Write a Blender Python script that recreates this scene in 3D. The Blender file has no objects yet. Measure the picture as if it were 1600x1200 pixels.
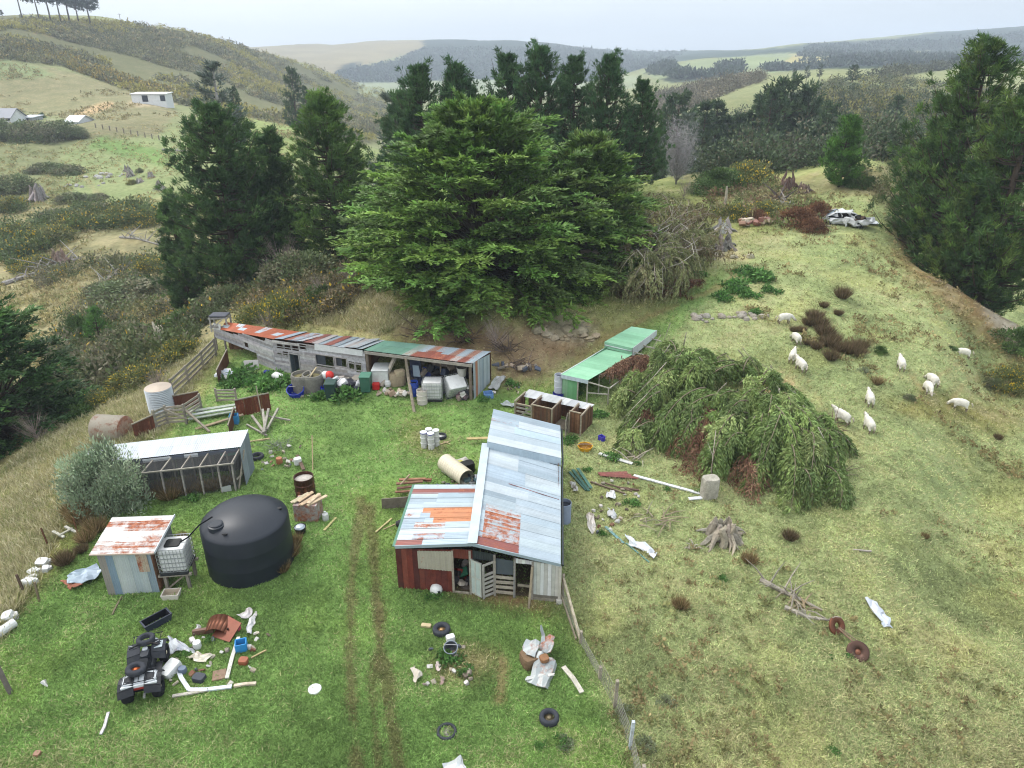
import bpy, math, random
import numpy as np
from mathutils import Vector, Matrix
R = math.radians
rng = np.random.default_rng(7)
random.seed(7)
SC = bpy.context.scene
COL = SC.collection
# ------------------------------------------------------------------ camera model (drone, 18 m above the yard)
PITCH = R(24.7); FPX = 1110.0; CAMH = 18.0
CP, SP = math.cos(PITCH), math.sin(PITCH)
def ray(x, y):
    u = (x-800)/FPX; v = (y-600)/FPX
    return u, CP-v*SP, -SP-v*CP
def at_z(x, y, z=0.0):
    d = ray(x, y); t = (z-CAMH)/d[2]
    return Vector((d[0]*t, d[1]*t, z))
def at_y(x, y, Y):
    d = ray(x, y); t = Y/d[1]
    return Vector((d[0]*t, Y, CAMH+d[2]*t))
def project(P):
    X, Y, Z = P[..., 0], P[..., 1], P[..., 2]-CAMH
    w = np.maximum(Y*CP-Z*SP, 0.01)
    return 800+FPX*X/w, 600-FPX*(Y*SP+Z*CP)/w
def S(r, g, b, k=0.8):
    f = lambda c: (c/12.92 if c <= .04045 else ((c+.055)/1.055)**2.4)
    return (f(r/255)*k, f(g/255)*k, f(b/255)*k)
# ------------------------------------------------------------------ numpy value noise
def _h(ix, iy, s):
    n = (ix.astype(np.int64)*374761393 + iy.astype(np.int64)*668265263 + s*974634531) & 0xffffffff
    n = ((n ^ (n >> 13))*1274126177) & 0xffffffff
    n = n ^ (n >> 16)
    return (n & 0xffff)/65535.0
def vnoise(x, y, s=0):
    x = np.asarray(x, float); y = np.asarray(y, float)
    ix = np.floor(x); iy = np.floor(y); fx = x-ix; fy = y-iy
    fx = fx*fx*(3-2*fx); fy = fy*fy*(3-2*fy)
    a = _h(ix, iy, s); b = _h(ix+1, iy, s); c = _h(ix, iy+1, s); d = _h(ix+1, iy+1, s)
    return (a*(1-fx)+b*fx)*(1-fy)+(c*(1-fx)+d*fx)*fy
def fbm(x, y, s=0, o=4):
    t = 0; a = .5; n = 0
    for k in range(o):
        t = t+a*vnoise(x*2**k+17.3*k, y*2**k-9.1*k, s+k); n += a; a *= .5
    return t/n
# ------------------------------------------------------------------ mesh builder: faces with a flat colour each (attribute Col, alpha = rust / wear)
ORG = {}
class MB:
    def __init__(s): s.v = []; s.f = []; s.c = []
    def face(s, pts, col):
        i = len(s.v); s.v += [tuple(p) for p in pts]; s.f.append(tuple(range(i, i+len(pts)))); s.c.append(c4(col))
    def add(s, vs, fs, col):
        i = len(s.v); s.v += [tuple(p) for p in vs]
        col = c4(col)
        for f in fs: s.f.append(tuple(k+i for k in f)); s.c.append(col)
    def box(s, c, size, col, M=None):
        hx, hy, hz = size[0]/2, size[1]/2, size[2]/2
        vs = [Vector((x, y, z)) for x in (-hx, hx) for y in (-hy, hy) for z in (-hz, hz)]
        if M is not None: vs = [M @ q for q in vs]
        c = Vector(c); vs = [q+c for q in vs]
        s.add(vs, [(0,1,3,2),(4,6,7,5),(0,4,5,1),(2,3,7,6),(0,2,6,4),(1,5,7,3)], col)
    def rbox(s, c, size, col, M=None, r=.05):
        # box with rounded vertical edges and softened top
        hx, hy, hz = size[0]/2, size[1]/2, size[2]/2
        ring = []
        for k, (sx, sy) in enumerate(((1,1),(-1,1),(-1,-1),(1,-1))):
            for j in range(4):
                a = (k+j/3)*math.pi/2
                ring.append((sx*(hx-r)+r*math.cos(a), sy*(hy-r)+r*math.sin(a)))
        n = len(ring); vs = []
        for z, k in ((-hz, .96), (-hz+r*.6, 1), (hz-r*.6, 1), (hz, .93)):
            vs += [Vector((x*k, y*k, z)) for x, y in ring]
        if M is not None: vs = [M @ q for q in vs]
        c = Vector(c); vs = [q+c for q in vs]
        fs = [(l*n+i, l*n+(i+1) % n, (l+1)*n+(i+1) % n, (l+1)*n+i) for l in range(3) for i in range(n)]
        fs += [tuple(range(n-1, -1, -1)), tuple(range(3*n, 4*n))]
        s.add(vs, fs, col)
    def beam(s, a, b, w, h, col, up=(0,0,1)):
        a = Vector(a); b = Vector(b); d = b-a; L = d.length
        if L < 1e-5: return
        d.normalize(); up = Vector(up)
        if abs(d.dot(up)) > .98: up = Vector((1, 0, 0))
        x = d.cross(up).normalized(); z = x.cross(d)
        vs = [p+x*i*w/2+z*j*h/2 for p in (a, b) for i in (-1, 1) for j in (-1, 1)]
        s.add(vs, [(0,1,3,2),(4,6,7,5),(0,4,5,1),(2,3,7,6),(0,2,6,4),(1,5,7,3)], col)
    def tube(s, path, rad, col, seg=7, cap=True):
        path = [Vector(p) for p in path]; n = len(path)
        if not hasattr(rad, '__len__'): rad = [rad]*n
        vs = []; x = None
        for i, p in enumerate(path):
            d = (path[min(i+1, n-1)]-path[max(i-1, 0)])
            if d.length < 1e-6: d = Vector((0, 0, 1))
            d.normalize()
            if x is None:
                x = d.orthogonal().normalized()
            else:
                x = (x-d*x.dot(d))
                x = x.normalized() if x.length > 1e-5 else d.orthogonal().normalized()
            y = d.cross(x)
            for k in range(seg):
                a = 2*math.pi*k/seg
                vs.append(p+(x*math.cos(a)+y*math.sin(a))*rad[i])
        fs = [(i*seg+k, i*seg+(k+1) % seg, (i+1)*seg+(k+1) % seg, (i+1)*seg+k) for i in range(n-1) for k in range(seg)]
        if cap: fs += [tuple(range(seg-1, -1, -1)), tuple(range((n-1)*seg, n*seg))]
        s.add(vs, fs, col)
    def lathe(s, prof, col, seg=24, M=None, c=(0,0,0), cols=None):
        c = Vector(c); n = len(prof); vs = []
        for r, z in prof:
            for k in range(seg):
                a = 2*math.pi*k/seg
                q = Vector((r*math.cos(a), r*math.sin(a), z))
                vs.append((M @ q if M is not None else q)+c)
        i0 = len(s.v); s.v += [tuple(p) for p in vs]
        for i in range(n-1):
            for k in range(seg):
                s.f.append((i0+i*seg+k, i0+i*seg+(k+1) % seg, i0+(i+1)*seg+(k+1) % seg, i0+(i+1)*seg+k))
                s.c.append(c4(cols[i] if cols else col))
    def slab(s, pts, t, col):
        # polygon extruded by t along its normal (downwards, away from normal)
        pts = [Vector(p) for p in pts]; n = len(pts)
        nn = Vector((0, 0, 0))
        for i in range(n): nn += pts[i].cross(pts[(i+1) % n])
        nn.normalize(); low = [p-nn*t for p in pts]
        fs = [tuple(range(n)), tuple(range(2*n-1, n-1, -1))]+[(i, n+i, n+(i+1) % n, (i+1) % n) for i in range(n)]
        s.add(pts+low, fs, col)
    def corrugated(s, a, b, c, d, pitch, amp, col, lift=0.0, seg=4):
        # sheet a-b (width, across the waves) and a-d / b-c (length, along the waves); both faces are the one skin
        a, b, c, d = map(Vector, (a, b, c, d))
        W = (b-a).length; n = max(2, int(W/pitch*seg)); nn = (b-a).cross(d-a).normalized()
        if nn.z < -.01: nn = -nn
        vs = []
        for i in range(n+1):
            t = i/n; o = nn*(amp*math.sin(t*W/pitch*2*math.pi)+lift)
            vs += [a.lerp(b, t)+o, d.lerp(c, t)+o]
        j0 = len(s.c); s.add(vs, [(2*i, 2*i+2, 2*i+3, 2*i+1) for i in range(n)], col); da = dk = 0
        for i in range(n): # weathering runs along the waves
            if i % seg == 0: da = random.uniform(-.3, .3)*(col[3] > .03 if len(col) > 3 else 0); dk = random.uniform(-.07, .05)
            c = s.c[j0+i]; s.c[j0+i] = (c[0]*(1+dk), c[1]*(1+dk), c[2]*(1+dk), max(0, c[3]+da))
    def build(s, name, mat, parent=None, world=False, smooth=False, loc=None, ang=None):
        me = bpy.data.meshes.new(name)
        v = s.v
        if world and parent is not None:
            o = ORG[parent.name]; v = [(p[0]-o[0], p[1]-o[1], p[2]-o[2]) for p in v]
        elif world and loc is not None:
            v = [(p[0]-loc[0], p[1]-loc[1], p[2]-loc[2]) for p in v]
        me.from_pydata(v, [], s.f)
        at = me.attributes.new('Col', 'FLOAT_COLOR', 'FACE')
        at.data.foreach_set('color', np.array(s.c, dtype=np.float32).ravel())
        if smooth: me.shade_smooth()
        me.materials.append(mat)
        if smooth and ang:
            sharp_by_angle(me, ang)
        me.update()
        ob = bpy.data.objects.new(name, me); COL.objects.link(ob)
        if parent is not None:
            ob.parent = parent; ORG[ob.name] = ORG.get(parent.name, (0,0,0))
        else:
            if loc is not None: ob.location = loc
            ORG[ob.name] = tuple(loc) if loc is not None else (0,0,0)
        return ob
def crumple(o, cuts, amp, sc=1.5, seed=0):
    import bmesh
    def wv(p): return Vector((math.sin(p.x*2.1+p.y*1.3+p.z*.7+.5)+math.sin(p.y*3.3-p.x*.9), math.sin(p.y*2.3+p.z*1.7-p.x*.6+1.9)+math.sin(p.z*3.1+p.x*1.1), math.sin(p.z*1.9+p.x*2.7+p.y*.8+4.1)+math.sin(p.x*3.7-p.y*1.4)))*.5
    bm = bmesh.new(); bm.from_mesh(o.data); bmesh.ops.subdivide_edges(bm, edges=bm.edges[:], cuts=cuts, use_grid_fill=True)
    for v in bm.verts: v.co += wv(v.co*sc*2+Vector((seed*7.3 % 50, seed % 31, 0)))*amp+wv(v.co*sc*6.1)*amp*.35
    bm.to_mesh(o.data); bm.free(); return o
def sharp_by_angle(me, ang):
    try: me.set_sharp_from_angle(angle=ang)
    except Exception: pass
def c4(c):
    return (c[0], c[1], c[2], c[3] if len(c) > 3 else 0.0)
def jit(c, a=.12, rust=None):
    k = 1+random.uniform(-a, a)
    return (c[0]*k*(1+random.uniform(-a, a)*.3), c[1]*k, c[2]*k*(1+random.uniform(-a, a)*.3), rust if rust is not None else (c[3] if len(c) > 3 else 0))
def fast_mesh(name, V, F, C, mat, smooth=False):
    """V (n,3), F (m,k) all faces of k corners, C (m,4)"""
    me = bpy.data.meshes.new(name); m, k = F.shape
    me.vertices.add(len(V)); me.vertices.foreach_set('co', np.ascontiguousarray(V, dtype=np.float32).ravel())
    me.loops.add(m*k); me.loops.foreach_set('vertex_index', np.ascontiguousarray(F, dtype=np.int32).ravel())
    me.polygons.add(m); me.polygons.foreach_set('loop_start', np.arange(0, m*k, k, dtype=np.int32))
    try: me.polygons.foreach_set('loop_total', np.full(m, k, dtype=np.int32))
    except Exception: pass
    me.update(calc_edges=True)
    if C is not None:
        at = me.attributes.new('Col', 'FLOAT_COLOR', 'FACE')
        if C.shape[1] == 3: C = np.hstack([C, np.zeros((m, 1))])
        at.data.foreach_set('color', np.ascontiguousarray(C, dtype=np.float32).ravel())
    if smooth: me.shade_smooth()
    me.materials.append(mat)
    return me
def obj(name, me, parent=None, loc=None):
    o = bpy.data.objects.new(name, me); COL.objects.link(o)
    if parent is not None: o.parent = parent; ORG[o.name] = ORG.get(parent.name, (0,0,0))
    if loc is not None: o.location = loc; ORG[o.name] = tuple(loc)
    return o
def tag(o, label=None, cat=None, group=None, kind=None):
    if label: o['label'] = label
    if cat: o['category'] = cat
    if group: o['group'] = group
    if kind: o['kind'] = kind
    return o
def thing(name, label, cat, loc=(0,0,0), rz=0.0, group=None, sc=1.0):
    o = bpy.data.objects.new(name, None); COL.objects.link(o)
    o.empty_display_size = .3; o.location = loc; o.rotation_euler = (0, 0, rz); o.scale = (sc,)*3
    ORG[o.name] = tuple(loc)
    return tag(o, label, cat, group)
def dup(root, loc, rz=0.0, label=None, sc=None, name=None):
    def rec(o, par):
        c = o.copy(); COL.objects.link(c); c.parent = par
        for ch in o.children: rec(ch, c)
        return c
    r = rec(root, None)
    r.location = loc; r.rotation_euler = (0, 0, rz)
    if sc is not None: r.scale = sc if hasattr(sc, '__len__') else (sc,)*3
    if label: r['label'] = label
    ORG[r.name] = tuple(loc)
    return r
# ------------------------------------------------------------------ materials
def new_mat(name):
    m = bpy.data.materials.new(name); m.use_nodes = True
    nt = m.node_tree; b = nt.nodes['Principled BSDF']
    return m, nt, b
def nd(nt, t, **kw):
    n = nt.nodes.new(t)
    for k, v in kw.items():
        if k.startswith('i_'): n.inputs[k[2:].replace('_', ' ')].default_value = v
        else: setattr(n, k, v)
    return n
def mixc(nt, fac, a, b, mode='MIX'):
    n = nt.nodes.new('ShaderNodeMix'); n.data_type = 'RGBA'; n.blend_type = mode
    for sock, val in ((n.inputs[0], fac), (n.inputs[6], a), (n.inputs[7], b)):
        if hasattr(val, 'is_linked'): nt.links.new(val, sock)
        elif hasattr(val, '__len__'): sock.default_value = (*val[:3], 1)
        else: sock.default_value = val
    return n.outputs[2]
def mth(nt, op, a, b=None, clamp=False):
    n = nt.nodes.new('ShaderNodeMath'); n.operation = op; n.use_clamp = clamp
    for sock, val in ((n.inputs[0], a), (n.inputs[1], b)):
        if val is None: continue
        if hasattr(val, 'is_linked'): nt.links.new(val, sock)
        else: sock.default_value = val
    return n.outputs[0]
def noise(nt, scale, detail=4, rough=.6, vec=None, dist=0.0):
    n = nd(nt, 'ShaderNodeTexNoise'); n.inputs['Scale'].default_value = scale
    n.inputs['Detail'].default_value = detail; n.inputs['Roughness'].default_value = rough; n.inputs['Distortion'].default_value = dist
    if vec is not None: nt.links.new(vec, n.inputs['Vector'])
    return n.outputs['Fac']
def ramp(nt, fac, stops):
    n = nd(nt, 'ShaderNodeValToRGB'); e = n.color_ramp.elements
    while len(e) > 1: e.remove(e[-1])
    for i, (p, c) in enumerate(stops):
        el = e[0] if i == 0 else e.new(p)
        el.position = p; el.color = (*c, 1) if hasattr(c, '__len__') else (c, c, c, 1)
    nt.links.new(fac, n.inputs[0]); return n.outputs[0]
def bump(nt, b, h, dist, strength=1.0):
    n = nd(nt, 'ShaderNodeBump'); n.inputs['Strength'].default_value = strength; n.inputs['Distance'].default_value = dist
    nt.links.new(h, n.inputs['Height']); nt.links.new(n.outputs[0], b.inputs['Normal'])
def attr_mat(name, rough=.6, metal=0.0, var=.25, scale=6, fine=40, dirt=(.12, .1, .07), dirt_amt=.25, bmp=.004, stretch=None, spec=.4, rust=False, trans=0.0, gain=1.0):
    m, nt, b = new_mat(name)
    a = nd(nt, 'ShaderNodeAttribute', attribute_name='Col'); col = a.outputs['Color']
    geo = nd(nt, 'ShaderNodeNewGeometry'); vec = geo.outputs['Position']
    if stretch:
        mp = nd(nt, 'ShaderNodeMapping'); mp.inputs['Scale'].default_value = stretch
        nt.links.new(vec, mp.inputs['Vector']); vec = mp.outputs[0]
    n1 = noise(nt, scale, 5, .65, vec); n2 = noise(nt, fine, 3, .6, vec)
    v1 = ramp(nt, n1, [(.3, (1-var)*gain), (.7, (1+var*.3)*gain)])
    v2 = ramp(nt, n2, [(.3, 1-var*.6), (.7, 1+var*.25)])
    col = mixc(nt, 1.0, col, v1, 'MULTIPLY'); col = mixc(nt, 1.0, col, v2, 'MULTIPLY')
    if dirt_amt:
        d = ramp(nt, noise(nt, scale*.37, 6, .7, vec), [(.5, 0.0), (.75, dirt_amt)])
        col = mixc(nt, d, col, dirt)
    if rust:
        rn = mth(nt, 'ADD', mth(nt, 'MULTIPLY', noise(nt, 2.6, 6, .72, geo.outputs['Position'], .4), 1.0), mth(nt, 'MULTIPLY', noise(nt, 22, 3, .6, geo.outputs['Position']), .22))
        thr = mth(nt, 'SUBTRACT', .86, mth(nt, 'MULTIPLY', a.outputs['Alpha'], .42))
        f = mth(nt, 'MULTIPLY', mth(nt, 'SUBTRACT', rn, thr), 4.5, True)
        rc = ramp(nt, noise(nt, 7, 5, .7, geo.outputs['Position']), [(.3, S(104, 58, 42)), (.5, S(160, 92, 62)), (.62, S(184, 124, 94)), (.75, S(134, 82, 62))])
        col = mixc(nt, f, col, rc)
        rr = mth(nt, 'ADD', mth(nt, 'MULTIPLY', f, .35), rough, True); nt.links.new(rr, b.inputs['Roughness'])
        mm = mth(nt, 'MULTIPLY', mth(nt, 'SUBTRACT', 1.0, f), metal); nt.links.new(mm, b.inputs['Metallic'])
    else:
        b.inputs['Roughness'].default_value = rough; b.inputs['Metallic'].default_value = metal
    nt.links.new(col, b.inputs['Base Color'])
    b.inputs['Specular IOR Level'].default_value = spec
    if bmp: bump(nt, b, n2, bmp)
    if trans:
        tr = nd(nt, 'ShaderNodeBsdfTranslucent'); nt.links.new(col, tr.inputs['Color'])
        mx = nd(nt, 'ShaderNodeMixShader'); mx.inputs[0].default_value = trans
        out = nt.nodes['Material Output']
        nt.links.new(b.outputs[0], mx.inputs[1]); nt.links.new(tr.outputs[0], mx.inputs[2]); nt.links.new(mx.outputs[0], out.inputs['Surface'])
    return m
M_TIN = attr_mat('corrugated_iron', .5, .25, .14, 1.3, 30, S(120,112,104), .2, .002, rust=True)
M_WOOD = attr_mat('weathered_timber', .85, 0, .35, 5, 38, (.05,.045,.04), .35, .006, spec=.2)
M_PAINT = attr_mat('painted', .55, 0, .16, 4, 30, (.16,.14,.1), .25, .002)
M_PLAS = attr_mat('plastic', .5, 0, .12, 5, 30, (.16,.14,.1), .2, .001, spec=.25)
M_RUB = attr_mat('rubber', .8, 0, .3, 6, 40, S(110,100,90), .08, .003, spec=.15)
M_LEAF = attr_mat('foliage', .6, 0, .3, .45, 5, (.1,.08,.03), 0, 0, spec=.3, trans=.22, gain=1.65)
M_DRY = attr_mat('dry_growth', .9, 0, .3, .7, 8, (.1,.08,.03), 0, 0, spec=.1, trans=.3, gain=1.2)
M_BARK = attr_mat('bark', .9, 0, .4, 4, 25, (.05,.04,.03), .3, .02, spec=.15)
M_ROCK = attr_mat('stone', .9, 0, .3, 3, 14, (.1,.09,.06), .3, .02, spec=.2)
M_WOOL = attr_mat('wool', .95, 0, .2, 9, 60, S(150,140,110), .3, .02, spec=.1)
M_MET = attr_mat('metal', .45, .6, .2, 4, 30, S(100,80,60), .25, .002, rust=True)
M_DARK = attr_mat('dark_inside', .9, 0, .3, 3, 20, (.02,.02,.02), .2, 0, spec=.1)
def mesh_mat():
    m, nt, b = new_mat('wire_netting')
    b.inputs['Base Color'].default_value = (.10, .10, .10, 1); b.inputs['Roughness'].default_value = .6
    return m
# ------------------------------------------------------------------ terrain: one height function from surveyed points
CT = []
def c_z(px, py, z):
    p = at_z(px, py, z); CT.append((p.x, p.y, z))
def c_y(px, py, Y):
    p = at_y(px, py, Y); CT.append((p.x, p.y, p.z))
def c_h(px, Y, z):
    CT.append((Y*(px-800)/FPX/1.1, Y, z))
# yard terrace
for px, py in ((0,1200),(300,1200),(600,1200),(800,1200),(0,1050),(200,1050),(400,1050),(600,1050),(800,1000),(100,930),(300,930),(500,930),(640,930),(870,930),
               (180,800),(300,780),(450,800),(600,800),(260,700),(400,700),(520,700),(650,700),(760,690),(850,720),(350,620),(430,600),(520,610),(650,620),(740,630),(300,640),(840,660),(900,680),(120,800)):
    c_z(px, py, 0)
for px, py, z in ((-100,1200,0),(-100,950,-.4),(0,880,-.6),(60,830,-.5),(0,800,-1.6),(60,750,-2),(0,740,-3),(100,700,-1.6),(170,640,-1.4),(230,600,-1.0),(290,560,-1.0),(330,525,-.3),
                  (-150,850,-2.5),(-200,760,-5),
                  (100,620,-4.0),(180,570,-4.0),(250,520,-4.5),(60,560,-7),(0,620,-7),(320,480,-3),(180,520,-6.5),(200,480,-8),(90,500,-8.5),(0,500,-10),
                  (150,440,-9),(0,440,-10),(60,400,-9.5),(200,370,-8),(40,340,-8),(180,330,-7),(60,300,-6),(200,280,-5),(100,240,-3.5),(200,230,-3),(20,250,-3.5),
                  (400,490,0),(400,450,-3),(450,470,1.0),(510,480,1.6),(560,500,2.0),(600,500,2.6),(620,475,3.0),(540,450,2),(470,430,-1),
                  (700,528,1.6),(760,525,1.6),(820,540,1.2),(880,520,1.2),(870,570,.4),(800,590,.1),(930,600,.1),(960,560,.6),
                  (950,500,1.6),(1000,470,2.1),(1100,440,2.6),(1130,370,3.5),(1100,310,4.2),(1080,270,4.8),
                  (1050,640,.1),(1000,760,0),(1100,720,.1),(1000,900,0),(950,1050,0),(1000,1200,0),(1200,1200,-.2),(1400,1200,-.6),(1600,1200,-1),
                  (1200,1000,-.1),(1400,1000,-.5),(1600,1000,-1.2),(1200,850,0),(1400,850,-.3),(1600,850,-1.2),(1300,720,.2),(1450,720,-.2),(1600,750,-1.3),
                  (1340,640,.4),(1490,640,-.4),(1600,650,-1.8),(1240,560,1.2),(1400,560,1.1),(1500,550,.4),(1600,570,-1.6),(1170,600,.7),
                  (1220,500,2),(1200,430,2.9),(1300,440,2.9),(1400,460,2.0),(1300,400,3.5),(1400,390,3.0),(1480,440,1.4),(1540,490,.4),(1600,530,-.6),(1420,345,3.2),
                  (1300,352,4.1),(1200,350,4.1),(1200,310,4.6),(1330,320,4.5),(1180,280,5.0),(1260,266,5.4),(1340,246,5.8),(1430,240,5.6),(1400,290,5.0)):
    c_z(px, py, z)
# right-hand drop below the paddock edge
for px, Y, z in ((1560,64,-3.5),(1480,80,-2),(1600,75,-7),(1700,60,-6),(1700,45,-3.5),(1850,40,-4),(1800,30,-2.5),(1900,60,-10),(1600,110,-9),(1500,120,-8),(1750,22,-1.4),(1700,90,-10)): c_h(px, Y, z)
# behind the crests
for px, Y, z in ((1080,115,-1),(1080,150,-11),(1200,125,-2),(1200,160,-14),(1330,135,-4),(1330,170,-14),(1430,130,-3),(1430,170,-12),
                 (950,85,3.0),(950,110,-3),(950,160,-14),(800,60,2.6),(800,80,-1),(800,120,-10),(800,200,-19),(650,62,0),(650,85,-5),(650,130,-13),(650,250,-20),
                 (520,65,0),(520,85,-6),(520,130,-9),(400,80,-7),(400,130,-6),(280,90,-8.5),(1000,250,-20),(900,400,-22)): c_h(px, Y, z)
# left hillside
for px, py, Y in ((10,190,235),(100,188,245),(160,205,205),(233,160,280),(120,150,285),(0,150,290),(0,95,330),(100,110,330),(200,138,320),(300,170,290),(330,215,205),(390,190,240),
                  (450,205,240),(560,236,205),(420,250,170),(300,250,165),
                  (0,60,380),(150,75,420),(300,110,420),(400,140,420),(480,170,400),(560,200,380),(0,28,440),(60,30,460),(160,40,490),(300,55,560),(400,80,640),(500,115,700),(600,150,780),
                  (500,140,620),(600,175,600)): c_y(px, py, Y)
for px, Y, z in ((0,560,34),(200,650,34),(300,700,28),(400,800,14),(500,850,-4),(600,1000,-22),(0,800,20),(0,1500,10),(250,1300,-10)): c_h(px, Y, z)
# far valley and hills
for px, py, Y in ((620,138,1150),(700,131,1250),(740,128,1350),(640,126,1420),(400,110,1500),(500,118,1480),(400,76,2000),(500,75,2000),(620,70,2000),(720,68,2050),(800,68,2050),(880,73,2100),(300,85,2000),
                  (960,125,1300),(1000,108,1100),(1000,85,2200),(1080,80,2500),(1180,80,2500),(1280,72,2600),
                  (1050,150,420),(1040,132,520),(1130,150,330),(1100,175,260),(1180,122,420),(1190,165,250),(1250,125,330),(1320,122,320),(1290,145,240),(1400,140,260),(1400,180,215),(1300,180,215),(1450,115,420),(1560,118,420),(1600,150,300),(1540,190,220),
                  (1060,118,800),(1150,108,800),(1100,92,1200),(1200,92,1200),(1180,98,900),(1300,108,700),(1260,104,800),(1350,98,900),(1450,95,950),(1550,90,1000),(1290,86,1200),(1400,88,1250),(1500,86,1300),(1600,88,1200),
                  (1260,70,1700),(1400,66,1700),(1500,60,1750),(1600,50,1800),(1400,56,2700),(1500,50,2700),(1600,42,2700)): c_y(px, py, Y)
for px, Y, z in ((800,1500,-24),(900,1500,-22),(750,800,-23),(850,1000,-23),(800,3000,30),(300,3000,20),(1200,3600,40),(1600,3600,100)): c_h(px, Y, z)
# beyond the picture's sides
for Y, z in ((14,0),(22,-2.5),(35,-8),(60,-11),(110,-8),(200,-2),(300,8),(440,36),(900,30),(2000,20)): c_h(-500, Y, z)
for Y, z in ((13,-1.4),(22,-3),(40,-6),(70,-10),(110,-8),(200,2),(400,10),(1000,20),(1800,90),(2700,120)): c_h(2150, Y, z)
for px in (-500, -900, 2600): 
    for Y in (5, 9): c_h(px, Y, 0)
for X, Y in ((-6,8),(0,8),(6,8),(-12,6),(12,6),(0,4)): CT.append((X, Y, 0))
CT = np.array(CT, float)
def warp(x, y):
    r = np.hypot(x, y); a = np.arctan2(x, np.maximum(y, 1e-3))
    return 2.2*a, np.log(np.maximum(r, 6.0))
_u, _v = warp(CT[:, 0], CT[:, 1])
EPS = .10
_D = np.sqrt((_u[:, None]-_u[None])**2+(_v[:, None]-_v[None])**2+EPS**2)
_N = len(CT)
# heights are solved as elevation angle-like values (z / r) so that near and far points weigh alike
_rr = np.maximum(np.hypot(CT[:, 0], CT[:, 1]), 6.0)
_A = np.zeros((_N+3, _N+3)); _A[:_N, :_N] = _D - np.eye(_N)*.004
_A[:_N, _N] = 1; _A[:_N, _N+1] = _u; _A[:_N, _N+2] = _v; _A[_N:, :_N] = _A[:_N, _N:].T
_W = np.linalg.solve(_A, np.concatenate([CT[:, 2]/_rr, np.zeros(3)]))
def height(x, y, detail=True):
    x = np.asarray(x, float); y = np.asarray(y, float); sh = x.shape
    x = x.ravel(); y = y.ravel(); out = np.empty(len(x))
    for i in range(0, len(x), 40000):
        xs = x[i:i+40000]; ys = y[i:i+40000]
        u, v = warp(xs, ys)
        d = np.sqrt((u[:, None]-_u)**2+(v[:, None]-_v)**2+EPS**2)
        q = (d @ _W[:_N]+_W[_N]+_W[_N+1]*u+_W[_N+2]*v)*np.maximum(np.hypot(xs, ys), 6.0)
        if detail:
            r = np.hypot(xs, ys)
            am = np.clip((r-150)/500, 0, 1)
            q = q+am*((fbm(xs/130, ys/130, 3, 4)-.5)*16)+np.clip((r-60)/100, 0, 1)*(fbm(xs/18, ys/18, 5, 3)-.5)*1.6
            q = q+(fbm(xs/2.2, ys/2.2, 9, 3)-.5)*.10
        out[i:i+40000] = q
    return out.reshape(sh)
def ground_hits(px, py):
    """pixel arrays of the survey photo -> points where those rays meet the ground (nan if none)"""
    px = np.asarray(px, float).ravel(); py = np.asarray(py, float).ravel()
    dx, dy, dz = (px-800)/FPX, CP-(py-600)/FPX*SP, -SP-(py-600)/FPX*CP
    n = np.hypot(dx, dy); dx, dy, dz = dx/n, dy/n, dz/n
    ts = np.exp(np.linspace(math.log(11), math.log(3300), 110))
    lo = np.full(len(px), np.nan); hi = lo.copy(); done = np.zeros(len(px), bool)
    for k, t in enumerate(ts):
        i = np.where(~done)[0]
        if not len(i): break
        below = (CAMH+dz[i]*t) < height(dx[i]*t, dy[i]*t)
        j = i[below]; lo[j] = ts[k-1] if k else t; hi[j] = t; done[j] = True
    for _ in range(9):
        i = np.where(done)[0]; m = (lo[i]+hi[i])/2
        b = (CAMH+dz[i]*m) < height(dx[i]*m, dy[i]*m)
        hi[i] = np.where(b, m, hi[i]); lo[i] = np.where(b, lo[i], m)
    return np.stack([dx*hi, dy*hi, np.where(done, CAMH+dz*hi, np.nan)], 1)
def G(px, py):
    return Vector(ground_hits([px], [py])[0])
def Gz(x, y): return float(height(np.array([x]), np.array([y]))[0])
def inpoly(px, py, poly):
    c = np.zeros(px.shape, bool); n = len(poly); j = n-1
    for i in range(n):
        xi, yi = poly[i]; xj, yj = poly[j]
        c ^= ((yi > py) != (yj > py)) & (px < (xj-xi)*(py-yi)/((yj-yi) or 1e-9)+xi)
        j = i
    return c
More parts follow.
